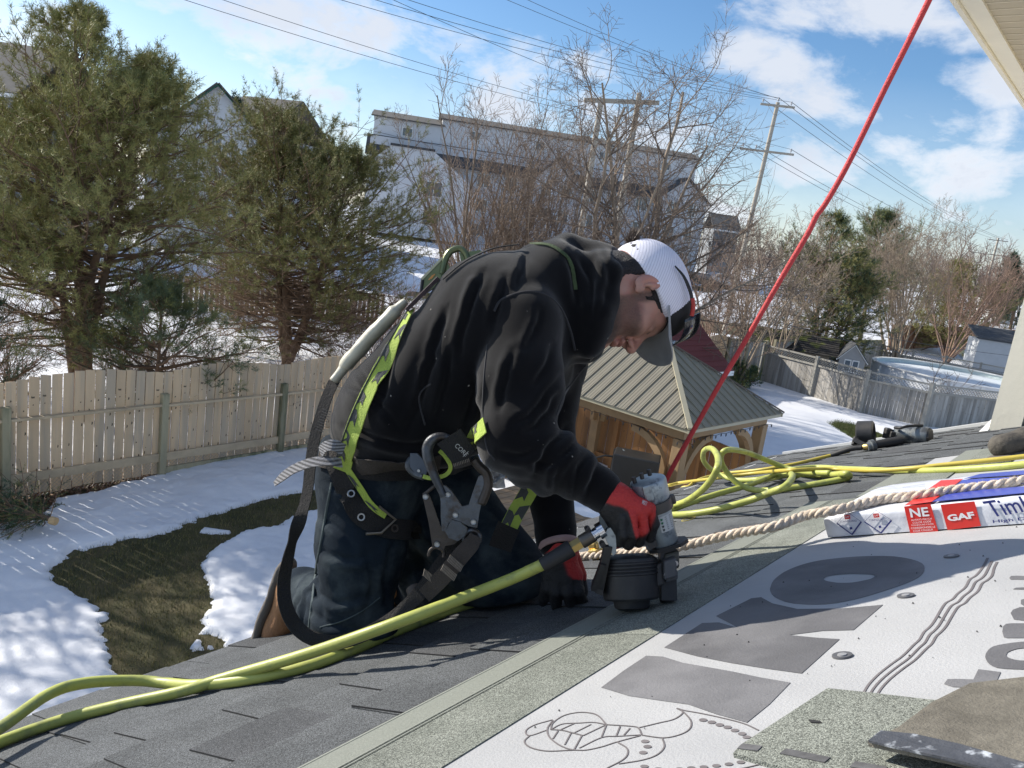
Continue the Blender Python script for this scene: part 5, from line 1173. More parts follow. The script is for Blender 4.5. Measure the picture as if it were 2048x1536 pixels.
def face_grid(fa, n1, n2):
    V = [fa(i/n1, j/n2) for j in range(n2+1) for i in range(n1+1)]; F = [(j*(n1+1)+i, j*(n1+1)+i+1, (j+1)*(n1+1)+i+1, (j+1)*(n1+1)+i) for j in range(n2) for i in range(n1)]; b.add(V, F)
face_grid(lambda a, c: bpt(a, c, 1), nu, nv); face_grid(lambda a, c: bpt(0, c, a), nw, nv); face_grid(lambda a, c: bpt(1, c, a), nw, nv); face_grid(lambda a, c: bpt(a, 0, c), nu, nw); face_grid(lambda a, c: bpt(a, 1, c), nu, nw)
o = b.build("wrapper", m_wrap, bun, True, None)
bm = bmesh.new(); bm.from_mesh(o.data); bmesh.ops.remove_doubles(bm, verts=bm.verts[:], dist=.0004); bmesh.ops.recalc_face_normals(bm, faces=bm.faces[:]); bm.to_mesh(o.data); bm.free()
def on_side(px, py, off=-.0035):               # onto the bundle's long side that faces us
    d = dirpx(px, py); t = ((R0+EU*(BU0+off)-CAM)@EU)/(d@EU); return CAM+d*t
def on_top(px, py, off=.0055): return on_roof(px, py, .004+BW+off)
def side_quad(name, px, m, off=-.0036, th=.0005):
    b = MB(); b.poly([on_side(x, y, off) for x, y in px], -EU, th); return b.build(name, m, bun)
ne = side_quad("red_label", [(1808, 1013), (1861, 1007), (1877, 1064), (1821, 1068)], m_wred)
text_on("printed_letters", "NE", [on_side(*p, -.0045) for p in ((1818, 1017), (1855, 1014), (1859, 1032), (1822, 1035))], m_wwht, bun, .025)
for i, (tx, l, rr_) in enumerate((("ALWAYS MATCH", 1822, 1863), ("COLOR CODE", 1825, 1862), ("TOUJOURS FAIRE", 1822, 1867), ("CORRESPONDRE LE", 1822, 1870), ("CODE COULEUR", 1826, 1866))):
    y = 1038.5+i*5.4; text_on("printed_letters", tx, [on_side(*p, -.0045) for p in ((l, y), (rr_, y-3.2), (rr_+.7, y+.4), (l+.7, y+3.6))], m_wwht, bun)
side_quad("red_label", [(1881, 1009.5), (1949, 1002.5), (1962, 1052), (1895, 1060)], m_wred)
text_on("printed_letters", "GAF", [on_side(*p, -.0045) for p in ((1893, 1030), (1946, 1023), (1951, 1036), (1897, 1043))], m_wwht, bun, .04)
text_on("printed_letters", "Timberline", [on_side(*p, -.0042) for p in ((1964, 1003), (2165, 975), (2172, 1003), (1985, 1035))], m_wnavy, bun, .01)
text_on("printed_letters", "High Definition", [on_side(*p, -.0042) for p in ((1985, 1040), (2130, 1026), (2133, 1034), (1987, 1048))], m_wnavy, bun, .012)
for (cx, cy, lw) in ((1698, 1046.5, 24.5), (1756, 1043.5, 27)):
    L0, T0, R_, B0 = (cx-lw, cy), (cx-4, cy-23), (cx+lw, cy-3), (cx+6, cy+22.5)
    for (p, q, wd) in ((L0, T0, .0007), (T0, R_, .0007), (R_, B0, .0032), (B0, L0, .0024)):
        b = MB(); A_, B_ = on_side(*p, -.0042), on_side(*q, -.0042); b.bar(A_, B_, wd, .0006, -EU); b.build("diamond_line", m_wnavy, bun)
    side_quad("red_label", [(cx-10, cy-16), (cx+1, cy-17), (cx+3, cy-9), (cx-8, cy-8)], m_wred, -.0042)
    text_on("printed_letters", "GAF", [on_side(*p, -.0049) for p in ((cx-8, cy-14), (cx, cy-15), (cx+1, cy-11.3), (cx-7, cy-10.3))], m_wwht, bun)
    text_on("printed_letters", "STAINGUARD", [on_side(*p, -.0044) for p in ((cx-18, cy-5), (cx+16, cy-7.5), (cx+16.5, cy-3.5), (cx-17.5, cy-.8))], m_wnavy, bun)
    side_quad("printed_mark", [(cx+1, cy+8), (cx+6, cy+7.4), (cx+7, cy+12), (cx+2, cy+12.8)], m_wnavy, -.0042)
def top_quad(name, px, m, w=.0055): b = MB(); b.poly([on_top(x, y, w) for x, y in px], EN, .0005); return b.build(name, m, bun)
top_quad("red_band", [(1809, 1011), (1863, 1004), (1926, 958), (1882, 961)], m_wred)
top_quad("blue_band", [(1864.5, 1003.5), (2060, 985), (2060, 972), (1900, 985)], m_wblue); top_quad("blue_band", [(1902, 981), (2060, 966), (2060, 952), (1925, 960)], m_wblue); top_quad("blue_band", [(1928, 957.5), (2060, 948), (2060, 940), (1960, 948)], m_wblue)
for k, (x0_, y0_, x1_, y1_) in enumerate(((1740, 981, 1850, 972), (1760, 988, 1845, 980), (1805, 975, 1850, 968), (1752, 975, 1790, 972))):
    b = MB(); b.bar(on_top(x0_, y0_), on_top(x1_, y1_), .0012, .0005, EN); b.build("printed_rule", mat("pale_blue_ink%d" % k, (.36, .42, .58), .5, .1, 8), bun)

# ---- hoses
m_hose = mat("lime_hose", (.42, .45, .105), .45, .16, 9, .08, 60, col2=(.25, .27, .10), mixscale=22, mixlo=.52, mixhi=.68); m_yhose = mat("yellow_hose", (.50, .40, .065), .45, .12, 9, .08, 60)
m_rub = mat("black_rubber", (.018, .018, .019), .6, .2, 12, .1, 80); m_brass = mat("brass", (.50, .36, .14), .35, .15, 12, metal=.85); m_silver = mat("worn_silver", (.36, .41, .43), .38, .25, 24, .2, 60, metal=.55, col2=(.16, .18, .20), mixscale=40, mixlo=.56, mixhi=.66); m_chrome = mat("chrome", (.60, .62, .66), .18, .08, 10, metal=1)
def hose(name, label, cat, pts, rr_, m, group=None, n=12, sub=7):
    b = MB(); P = spline(pts, sub); b.tube(P, rr_, n); return tag(b.build(name, m, None, True, None), label, cat, group)
hr_ = .0113
def R_(l): return [on_roof(x, y, w) for x, y, w in l]
hb = R_([(-160, 1560, .012), (-60, 1512, .012), (0, 1484, .012), (122, 1441, .012), (244, 1409, .012), (366, 1382, .014), (450, 1356, .02), (610, 1309, .045), (781, 1250, .08)]) + [at(1000, 1167, 1.50), at(1095, 1125, 1.465)]
hose("air_hose", "lime green air hose running up to the nailer in the worker's hand", "air hose", hb, hr_, m_hose)
ha = R_([(-160, 1530, .05), (-60, 1486, .05), (0, 1456, .052), (98, 1388, .066), (171, 1366, .06), (269, 1361, .035), (330, 1366, .018), (391, 1370, .0145), (488, 1360, .012), (610, 1334, .012), (700, 1302, .012), (781, 1268, .012), (870, 1232, .012), (960, 1203, .012), (1040, 1180, .012), (1085, 1160, .012)])
hose("air_hose", "lime green air hose lying flat under the raised one at the roof edge", "air hose", ha, hr_, m_hose)
cc = lambda l: [on_roof(1340+x/4.876, 880+y/4.876, w) for x, y, w in l]
h1 = cc([(-240, 745, .02), (-100, 700, .02), (0, 650, .03), (150, 600, .05), (300, 500, .09), (400, 390, .13), (460, 280, .17), (470, 180, .19), (430, 100, .20), (380, 80, .195), (330, 110, .18), (325, 190, .14), (370, 260, .10), (440, 310, .06), (560, 370, .03), (700, 392, .014), (850, 385, .012), (950, 365, .012), (1100, 350, .012), (1300, 347, .012), (1550, 340, .02), (1690, 328, .035), (1745, 335, .03), (1740, 365, .015), (1650, 388, .012), (1450, 425, .012), (1250, 458, .012), (1100, 480, .014), (950, 492, .016), (850, 490, .018), (750, 470, .03), (640, 410, .06), (560, 320, .10), (505, 230, .14), (495, 160, .17), (530, 108, .19), (610, 95, .185), (750, 122, .15), (900, 180, .11), (1050, 242, .07), (1200, 292, .04), (1350, 318, .034), (1450, 322, .032), (1560, 322, .03)])
hose("air_hose", "lime green air hose looped in two standing coils beside the nailer", "air hose", h1, hr_, m_hose)
h2 = cc([(-260, 760, .02), (-100, 735, .02), (0, 688, .02), (200, 612, .03), (450, 530, .036), (700, 460, .036), (900, 390, .034), (1100, 312, .034), (1250, 280, .03), (1450, 266, .014), (1700, 280, .012), (2048, 295, .012)]) + R_([(1824, 942, .012), (1900, 940, .012), (1980, 935, .012), (2048, 929, .012), (2200, 912, .012)])
hose("air_hose", "lime green air hose running along the roof to the right edge under the yellow one", "air hose", h2, hr_, m_hose)
h3 = cc([(-300, 800, .012), (-150, 755, .012), (0, 732, .014), (200, 720, .018), (400, 690, .022), (600, 642, .03), (800, 582, .04), (950, 522, .055), (1100, 465, .07), (1170, 405, .075), (1195, 352, .06), (1175, 330, .045), (1120, 345, .03), (1000, 372, .02), (900, 392, .014)])
hose("air_hose", "short lime green hose loop curving over itself in front of the coils", "air hose", h3, hr_, m_hose)
hose("air_hose", "short lime green hose end showing between the worker's legs", "air hose", R_([(760, 1200, .012), (800, 1190, .012), (830, 1183, .014), (880, 1170, .014), (930, 1160, .014)]), hr_, m_hose)
y1 = cc([(1750, 108, .016), (1575, 148, .012), (1400, 190, .010), (1250, 226, .010), (1000, 272, .010), (800, 300, .010), (560, 322, .010), (400, 352, .010), (300, 380, .010), (230, 415, .008), (185, 452, -.0)]) 
y1 += [y1[-1]+EQ*.05-Z3*.06, y1[-1]+EQ*.06-Z3*.35]
hose("air_hose", "thin yellow air hose from the second nailer hanging over the roof edge", "air hose", y1, .0082, m_yhose)
y2 = cc([(-100, 450, .012), (0, 440, .012), (100, 417, .012), (300, 392, .022), (500, 366, .030), (700, 340, .026), (900, 316, .03), (1100, 300, .06), (1300, 290, .055), (1600, 285, .030)]) + R_([(1740, 941, .026), (1820, 937, .024), (1896, 929, .022), (1975, 921, .020), (2048, 913, .018), (2200, 894, .016)])
hose("air_hose", "thin yellow air hose lying on the lime one toward the right edge", "air hose", y2, .0082, m_yhose)
b = MB(); c = on_roof(1377, 1038, .002); V = [c+EU*.030*math.cos(t)*1.2+ED*.014*math.sin(t)*1.3 for t in np.linspace(0, 2*math.pi, 33)]; b.tube(V, .0013, 6); tag(b.build("wire_ring", m_yhose, None, True), "small yellow wire ring lying on the shingles near the nailer", "wire ring")

# ---- ropes
m_rope = mat("manila_rope", (.62, .54, .45), .9, .22, 40, .5, 120, col2=(.50, .41, .32), mixscale=60)
rp = R_([(1040, 1135, .012), (1100, 1124, .014), (1160, 1113, .016), (1235, 1107, .018), (1340, 1097, .026), (1463, 1069, .044), (1545, 1054, .054), (1607, 1032, .062), (1668, 1021, .069), (1760, 1000, .070), (1839, 990.5, .0695), (1899, 981, .069), (1975, 972, .068), (2048, 961, .067), (2200, 930, .066)])
RP = spline(rp, 14); d = np.r_[0, np.cumsum(np.linalg.norm(np.diff(RP, axis=0), axis=1))]; t_ = np.linspace(0, d[-1], 460); RP = np.stack([np.interp(t_, d, RP[:, i]) for i in range(3)], 1)
rope = thing("safety_rope", "thick twisted natural fibre rope lying over the shingle bundle", "rope", RP[0])
T = np.gradient(RP, axis=0); T /= np.linalg.norm(T, axis=1)[:, None]; Xr = np.cross(T, EN); Xr /= np.linalg.norm(Xr, axis=1)[:, None]; Yr = np.cross(Xr, T)
for k in range(3):
    ph_ = t_*2*math.pi/.062 + k*2*math.pi/3; b = MB(); b.tube(RP + (Xr*np.cos(ph_)[:, None]+Yr*np.sin(ph_)[:, None])*.0060, .0064, 7); b.build("strand", m_rope, rope, True, None)
r = np.random.default_rng(3); k = 3600; i = r.integers(0, 459, k); a = r.random(k)*6.283; ra = Xr[i]*np.cos(a)[:, None]+Yr[i]*np.sin(a)[:, None]; b0 = RP[i]+ra*.0108; dr = ra*(.3+.5*r.random((k, 1)))+T[i]*r.normal(size=(k, 1))*.8+r.normal(size=(k, 3))*.3; dr /= np.linalg.norm(dr, axis=1)[:, None]; sd = np.cross(dr, r.normal(size=(k, 3))); sd /= np.linalg.norm(sd, axis=1)[:, None]
V = np.stack([b0-sd*.0003, b0+sd*.0003, b0+dr*(.004+.006*r.random((k, 1)))], 1).reshape(-1, 3); tag(np_mesh("fibres", V, np.arange(3*k).reshape(-1, 3), m_rope, rope, smooth=False), kind='stuff')
m_rrope = mat("red_rope", (.52, .040, .042), .6, .15, 30, .4, 320)
rr2 = [at(1925, -145, 1.22), at(1890, -70, 1.26), at(1858, 0, 1.30), at(1811, 95, 1.34), at(1767, 183, 1.38), at(1724, 272, 1.41), at(1687, 345, 1.43), at(1651, 407, 1.45), at(1633, 432, 1.46), at(1614, 470, 1.47), at(1563, 556, 1.50), at(1490, 683, 1.55), at(1439, 769, 1.58), at(1400, 838, 1.61), at(1340, 945, 1.66), at(1325, 985, 1.68), at(1300, 1040, 1.68), at(1250, 1085, 1.66), at(1215, 1098, 1.655)]
hose("safety_rope", "taut red safety line coming down from the upper right to behind the nailer", "rope", rr2, .0052, m_rrope, n=12)
rg = thing("rope_grab", "brass rope grab clamped on the natural fibre rope behind the nailer", "rope grab", on_roof(1195, 1112, .0))
c = on_roof(1192, 1108, .018); tx = unit(on_roof(1235, 1107, .018)-on_roof(1160, 1113, .016)); ny = unit(np.cross(EN, tx)); nz_ = np.cross(tx, ny)
b = MB(); b.rbox(c, .036, .028, .030, (tx, ny, nz_), .004); b.build("body", m_brass, rg); b = MB(); b.rbox(c+nz_*.024-tx*.003, .034, .018, .026, (tx, ny, nz_), .008); b.build("lever", m_brass, rg); b = MB(); b.cyl(c-nz_*.016-ny*.0-tx*.005, c-nz_*.016-tx*.005-ny*.022, .007, 12); b.build("bolt", m_chrome, rg)

# ---- the nailer in his hand
m_gblk = mat("nailer_black", (.020, .020, .021), .5, .2, 14, .12, 90, col2=(.034, .032, .030), mixscale=10); m_glabel = mat("label_plate", (.52, .54, .54), .5, .08, 20); m_ink = mat("label_ink", (.05, .06, .06), .6, .1, 8); m_inkg = mat("label_green", (.02, .16, .07), .6, .1, 8)
GD = 1.50
def g(px, py, dd=0.0): return at(px, py, GD+dd)
PXM = GD/FPX
nl = thing("coil_nailer", "worn silver and black coil roofing nailer standing under the worker's gloved hand", "nail gun", on_roof(1330, 1200))
axg = unit(g(1330, 1078)-g(1294, 950)); 
bk = unit(np.cross(axg, FWD)); bk = bk-axg*(bk@axg); bk = unit(bk); bk = bk if bk@RT > 0 else -bk; fw_ = np.cross(bk, axg)
axg2 = unit(axg + FWD*.16)     # the tool leans its top towards us a little
b = MB(); top = g(1295, 960, .0)
b.lathe(top, axg2, [(-.004, .026), (.0, .0345), (.004, .036), (.036, .0355), (.041, .033), (.043, .030)], 32); b.build("cylinder_head", m_silver, nl, True)
b = MB(); b.lathe(top, axg2, [(.040, .0300), (.046, .0315), (.128, .0290), (.132, .027)], 32); b.build("cylinder", m_silver, nl, True)
b = MB(); b.lathe(top, axg2, [(.040, .0325), (.041, .0365), (.061, .0365), (.062, .0325)], 32, cap=False); b.rbox(top+axg2*.051+bk*.037, .012, .018, .02, (bk, fw_, axg2), .003); b.build("clamp_band", mat("band_steel", (.09, .085, .08), .45, .2, 12, metal=.5), nl, True)
b = MB(); b.rbox(top+axg2*.020-fw_*0-bk*.010-FWD*.034, .018, .012, .034, (bk, FWD, axg2), .004); b.build("exhaust_boss", m_silver, nl)
for (x, y) in ((1283, 950), (1298, 943), (1268, 958)):
    b = MB(); p = g(x, y, -.012); b.cyl(p-axg2*.004, p+axg2*.008, .0042, 10); b.build("screw", m_gblk, nl)
lb = MB(); n = 10; V = []
for i in range(n+1):
    t = -.10+.95*i/n; rd = .0312; dirn = (-FWD*math.cos(t)+bk*math.sin(t)); dirn = unit(dirn-axg2*(dirn@axg2))
    for h in (.068, .100): V.append(top+axg2*h+dirn*(rd))
lb.add(V, [(2*i, 2*i+1, 2*i+3, 2*i+2) for i in range(n)]); lb.build("label_plate", m_glabel, nl, True)
def cyl_pt(t, h, rd=.0317): dirn = (-FWD*math.cos(t)+bk*math.sin(t)); dirn = unit(dirn-axg2*(dirn@axg2)); return top+axg2*h+dirn*rd
for k, (h, mm) in enumerate(((.072, m_inkg), (.079, m_inkg), (.086, m_ink), (.093, m_ink))):
    b = MB(); b.poly([cyl_pt(t, hh) for t, hh in ((.0, h), (.16, h), (.12, h+.004), (.02, h+.0045))], -FWD, .0003); b.build("pictogram", mm, nl)
for k in range(7):
    b = MB(); b.poly([cyl_pt(t, hh) for t, hh in ((.32, .071+k*.004), (.78, .071+k*.004), (.78, .0722+k*.004), (.32, .0722+k*.004))], -FWD, .0002); b.build("printed_rule", m_ink, nl)
b = MB(); fl = top+axg2*.135; b.poly([fl+bk*x+fw_*y for x, y in ((-.034, -.022), (-.02, -.034), (.026, -.034), (.046, -.014), (.046, .014), (.026, .034), (-.02, .034), (-.034, .022))], axg2, .007); b.build("base_flange", m_gblk, nl)
nose_t = top+axg2*.142+bk*.004; nose_b = on_roof(1336, 1200, .010)
axn = unit(nose_b-nose_t); b = MB(); b.bar(nose_t, nose_b, .030, .028, FWD); b.build("nose", m_gblk, nl)
b = MB(); b.rbox(nose_t+axn*.026+bk*.006-FWD*.008, .030, .026, .034, (bk, FWD, axn), .004); b.build("nose_bracket", mat("olive_bracket", (.075, .070, .055), .6, .2, 10), nl)
b = MB(); b.rbox(g(1338, 1135, -.012), .026, .03, .036, (bk, FWD, axn), .004); b.rbox(g(1341, 1150, -.006), .024, .03, .016, (bk, FWD, axn), .003); b.build("depth_adjuster", mat("adjuster_grey", (.07, .07, .072), .55, .15, 12), nl)
b = MB(); p = g(1351, 1126, -.02); b.cyl(p-FWD*.004, p+FWD*.02, .005, 10); p = g(1331, 1149, -.025); b.cyl(p-FWD*.002, p+FWD*.01, .0035, 10); b.build("pin", m_chrome, nl, True)
b = MB(); p = on_roof(1337, 1200, .004); b.lathe(p, EN, [(0, .017), (.005, .018), (.009, .012), (.016, .009)], 20); b.build("contact_foot", m_rub, nl, True)
# canister magazine
cax = unit(axg*.25+(-UP)*1.0-FWD*.24); ct = g(1256, 1112, .015); b = MB(); R_c = .0555
b.lathe(ct, cax, [(-.004, .036), (0, .047), (.004, .0535), (.008, .0555)] + [x for k in range(4) for x in ((.010+k*.0065, .0555), (.012+k*.0065, .0575), (.0145+k*.0065, .0575), (.0160+k*.0065, .0555))] + [(.040, .0555), (.078, .0545), (.082, .052), (.083, .040)], 40)
b.build("canister", m_gblk, nl, True, rad(28))
b = MB(); b.lathe(ct+cax*.083, cax, [(0, .036), (.014, .034), (.018, .028)], 28); b.build("canister_base", m_rub, nl, True)
b = MB(); b.rbox((ct+cax*.045+nose_b*.0+g(1310, 1150))/2+bk*.016, .05, .04, .045, (bk, FWD, cax), .006); b.build("feed_housing", m_gblk, nl)
b = MB(); b.bar(g(1216, 1092, -.035), g(1196, 1182, -.02), .016, .014, FWD); b.bar(g(1206, 1125, -.032), g(1187, 1178, -.018), .010, .020, FWD); b.build("latch_arm", m_gblk, nl)
b = MB(); b.poly([g(x, y, -.028) for x, y in ((1218, 1098), (1222, 1110), (1205, 1192), (1190, 1186), (1186, 1174), (1204, 1130))], FWD, .03); b.build("canister_door", m_gblk, nl)
# handle with end cap and hose fitting
h0 = top+axg2*.070-bk*.02; h1_ = g(1222, 1062, .004); b = MB(); P = spline([h0, g(1282, 1018, .004), g(1250, 1040, .004), h1_], 5); b.tube(P, [.021]*len(P), 14); b.build("handle", m_rub, nl, True)
hax = unit(g(1190, 1067)-g(1240, 1052)); ec = g(1212, 1058, -.004)
b = MB(); ec0 = g(1222, 1052, .000); 
b.lathe(ec0, unit(hax-FWD*.35), [(-.022, .022), (-.01, .029), (.004, .031), (.010, .029), (.013, .022)], 24); b.build("end_cap", m_silver, nl, True)
b = MB(); b.poly([g(x, y, -.034) for x, y in ((1215, 1058), (1228, 1052), (1232, 1078), (1233, 1105), (1226, 1112), (1218, 1092), (1209, 1072))], FWD, .022); b.build("handle_bracket", m_silver, nl)
for (x, y) in ((1204, 1062), (1176, 1060), (1206, 1090)):
    b = MB(); p = g(x, y, -.034); b.cyl(p-FWD*.004, p+FWD*.02, .0056, 12); b.build("screw", m_gblk, nl, True)
f0, f1 = g(1196, 1064, -.036), g(1095, 1125, -.036); fd = unit(f1-f0); L_f = np.linalg.norm(f1-f0)
b = MB(); b.lathe(f0, fd, [(-.012, .016), (.0, .016), (.001, .011), (.008, .011), (.009, .0125), (.012, .0125)], 20); b.build("swivel_fitting", m_chrome, nl, True)
b = MB(); b.lathe(f0+fd*.010, fd, [(0, .0115), (.002, .0135), (.026, .0135), (.028, .0125)], 20); b.build("coupler", mat("dark_coupler", (.12, .105, .09), .4, .2, 10, metal=.7), nl, True)
b = MB(); b.lathe(f0+fd*.036, fd, [(0, .0125), (.024, .0125)], 6); b.build("brass_nut", m_brass, nl)
b = MB(); b.lathe(f0+fd*.058, fd, [(0, .0150), (.003, .0165), (L_f-.062, .0150), (L_f-.046, .0140)], 18); b.build("hose_boot", m_rub, nl, True)

b = MB(); b.poly([g(x, y, -.012) for x, y in ((1288, 1082), (1310, 1076), (1316, 1092), (1300, 1100), (1296, 1092), (1284, 1092))], FWD, .012); b.build("trigger", m_gblk, nl)
# ---- second nailer lying on the roof
q = lambda px, py, w: on_roof(px, py, w)
n2 = thing("coil_nailer", "second black and silver coil nailer lying on its side near the far roof edge", "nail gun", on_roof(1780, 895))
D2 = float((on_roof(1785, 893)-CAM)@FWD)
def k2(px, py, dd=0.0): return at(px, py, D2+dd)
b = MB(); c = k2(1718, 868, .10); ax2 = unit(RT*.9+UP*.05-FWD*.55); b.lathe(c-ax2*.01, ax2, [(0, .055), (.006, .066), (.075, .066), (.080, .060), (.082, .055), (.074, .05), (.02, .045)], 32, cap=True); b.build("canister", m_gblk, n2, True)
b = MB(); m_silver2 = mat("dark_worn_metal", (.17, .185, .19), .4, .25, 24, .2, 60, metal=.5, col2=(.08, .085, .09), mixscale=30); c0_, c1_ = k2(1790, 868, .06), k2(1858, 874, -.05); dv_ = unit(c1_-c0_); b.lathe(c0_, dv_, [(0, .034), (.004, .042), (.085, .044), (.09, .048), (np.linalg.norm(c1_-c0_)-.01, .050), (np.linalg.norm(c1_-c0_), .045)], 28); b.build("cylinder", m_silver2, n2, True)
b = MB(); b.lathe(c1_-dv_*.004, dv_, [(0, .0455), (.004, .046), (.012, .043), (.014, .03)], 8); b.build("end_cap", m_gblk, n2)
b = MB(); P = spline([k2(1790, 855, .02), k2(1800, 856, -.03), k2(1818, 852, -.04), k2(1845, 851, -.03)], 5); b.tube(P, .007, 8); b.build("strap", m_rub, n2, True)
b = MB(); a_, c_ = k2(1804, 880, -.06), k2(1750, 890, -.05); b.tube([a_, (a_+c_)/2, c_], [.021, .022, .020], 16); b.build("handle", m_rub, n2, True)
b = MB(); dv_ = unit(k2(1738, 893, -.05)-c_); b.lathe(c_, dv_, [(0, .023), (.004, .030), (.022, .030), (.026, .023), (.04, .020)], 20); b.build("handle_cap", m_silver2, n2, True)
b = MB(); b.lathe(k2(1738, 893, -.05), unit(k2(1722, 895, -.02)-k2(1738, 893, -.05)), [(0, .014), (.02, .016), (.03, .012)], 14); b.build("fitting", m_brass, n2, True)
b = MB(); P = [k2(1724, 895, -.03), k2(1700, 898, .0), cc([(1575, 148, .012)])[0]]; b.tube(spline(P, 6), [.013]*13, 12); b.build("hose_boot", m_rub, n2, True)
b = MB(); b.bar(k2(1770, 866, .05), k2(1796, 872, .05), .05, .04, FWD); b.rbox(k2(1776, 862, .0), .03, .03, .03, None, .005); b.rbox(k2(1785, 869, -.02), .025, .02, .03, None, .004); b.build("nose", m_gblk, n2)
b = MB(); b.bar(k2(1708, 880, .02), k2(1735, 893, -.02), .02, .03, FWD); b.bar(k2(1708, 890, .02), k2(1712, 875, .04), .02, .02, FWD); b.build("rear_bracket", m_gblk, n2)
# ================================================================== THE ROOFER
# --- signed-distance modelling, meshed with surface nets
def sd_cone(P, a, ra, b_, rb):
    a = np.asarray(a, float); b_ = np.asarray(b_, float); ab_ = b_-a; t = np.clip(((P-a)@ab_)/max(ab_@ab_, 1e-12), 0, 1)
    return np.linalg.norm(P-a-t[..., None]*ab_, axis=-1)-(ra+(rb-ra)*t)
def sd_ell(P, c, R, ax=None):
    q = P-np.asarray(c, float)
    if ax is not None: q = q@np.asarray(ax, float).T
    R = np.asarray(R, float); k0 = np.linalg.norm(q/R, axis=-1); k1 = np.linalg.norm(q/(R*R), axis=-1); return k0*(k0-1)/np.maximum(k1, 1e-9)
def smin(a, b_, k): h = np.clip(.5+.5*(b_-a)/k, 0, 1); return b_*(1-h)+a*h-k*h*(1-h)
def smax(a, b_, k): return -smin(-a, -b_, k)
def surface_nets(f, lo, hi, h):
    lo = np.asarray(lo, float); n = np.ceil((np.asarray(hi)-lo)/h).astype(int)+1
    ax = [lo[i]+h*np.arange(n[i]) for i in range(3)]; D = np.empty(n, np.float32)
    for i0 in range(0, n[0], 24):
        G = np.stack(np.meshgrid(ax[0][i0:i0+24], ax[1], ax[2], indexing='ij'), -1); D[i0:i0+24] = f(G)
    ins = D < 0; c = np.zeros(n-1, int); pos = np.zeros(tuple(n-1)+(3,), np.float32); cnt = np.zeros(tuple(n-1), np.float32)
    def sl_(o): return tuple(slice(o[k], n[k]-1+o[k]) for k in range(3))
    corners = [(i, j, k) for i in (0, 1) for j in (0, 1) for k in (0, 1)]
    for o1 in corners:
        for axis in range(3):
            if o1[axis] == 1: continue
            o2 = list(o1); o2[axis] = 1; A_, B_ = D[sl_(o1)], D[sl_(tuple(o2))]; cr = (A_ < 0) != (B_ < 0)
            with np.errstate(divide='ignore', invalid='ignore'): t = np.where(cr, A_/(A_-B_), 0)
            for k in range(3): pos[..., k] += np.where(cr, o1[k]+(t if k == axis else 0), 0)
            cnt += cr
    act = cnt > 0; idx = -np.ones(act.shape, int); idx[act] = np.arange(act.sum()); I = np.argwhere(act)
    V = lo+h*(I+pos[act]/cnt[act][:, None]); F = []
    for axis in range(3):
        b1, b2 = (axis+1) % 3, (axis+2) % 3
        s0 = [slice(1, n[k]-1) for k in range(3)]; s0[axis] = slice(0, n[axis]-1); s1 = list(s0); s1[axis] = slice(1, n[axis])
        A_, B_ = ins[tuple(s0)], ins[tuple(s1)]; cr = np.argwhere(A_ != B_); off = np.array([s.start for s in s0]); C = cr+off; fl = A_[tuple(cr.T)]
        def id_(d1, d2): q = C.copy(); q[:, b1] -= d1; q[:, b2] -= d2; return idx[tuple(q.T)]
        Q = np.stack([id_(0, 0), id_(1, 0), id_(1, 1), id_(0, 1)], 1); Q[fl] = Q[fl][:, ::-1]; F.append(Q[(Q >= 0).all(1)])
    return V, np.concatenate(F)[:, ::-1]
def sd_mesh(name, f, pts, pad, h, mats, parent, relax=2, lam=.45, post=None):
    P = np.array([p[:3] for p in pts]); V, F = surface_nets(f, P.min(0)-pad, P.max(0)+pad, h)
    for _ in range(relax):       # light smoothing
        S_ = np.zeros_like(V); c = np.zeros(len(V)); E = np.concatenate([F[:, [0, 1]], F[:, [1, 2]], F[:, [2, 3]], F[:, [3, 0]]])
        np.add.at(S_, E[:, 0], V[E[:, 1]]); np.add.at(c, E[:, 0], 1); np.add.at(S_, E[:, 1], V[E[:, 0]]); np.add.at(c, E[:, 1], 1); V = V*(1-lam)+lam*S_/np.maximum(c, 1)[:, None]
    if post is not None: V = post(V)
    return np_mesh(name, V, F, mats, parent)
def px_of(V):
    q = V-CAM; d = q@FWD; return 1024+FPX*(q@RT)/d, 768-FPX*(q@UP)/d
def set_attr(o, name, vals):
    a = o.data.attributes.new(name, 'FLOAT', 'POINT'); a.data.foreach_set('value', np.asarray(vals, np.float32))
def attr_mix(m, name, col2, noise_amt=0.0, nscale=200):
    N, L, B = nodes(m); at_ = N.new('ShaderNodeAttribute'); at_.attribute_name = name; cur = B.inputs['Base Color'].links[0].from_socket
    mx = N.new('ShaderNodeMix'); mx.data_type = 'RGBA'; L.new(cur, mx.inputs[6]); mx.inputs[7].default_value = (*col2, 1); fac = at_.outputs['Fac']
    if noise_amt:
        tc = N.new('ShaderNodeTexCoord'); n = N.new('ShaderNodeTexNoise'); n.inputs['Scale'].default_value = nscale; n.inputs['Detail'].default_value = 3; L.new(tc.outputs['Object'], n.inputs['Vector'])
        mr = N.new('ShaderNodeMapRange'); mr.inputs[1].default_value = .35; mr.inputs[2].default_value = .65; mr.inputs[3].default_value = 1-noise_amt; mr.inputs[4].default_value = 1; L.new(n.outputs['Fac'], mr.inputs[0])
        mm = N.new('ShaderNodeMath'); mm.operation = 'MULTIPLY'; L.new(fac, mm.inputs[0]); L.new(mr.outputs[0], mm.inputs[1]); fac = mm.outputs[0]
    L.new(fac, mx.inputs[0]); L.new(mx.outputs[2], B.inputs['Base Color'])
m_hood = mat("black_fleece", (.0050, .0049, .0058), .95, .16, 14, .22, 650, sheen=.20, spec=.05)
m_seam = mat("fleece_seam", (.018, .018, .021), .95, .1, 20, sheen=.2)
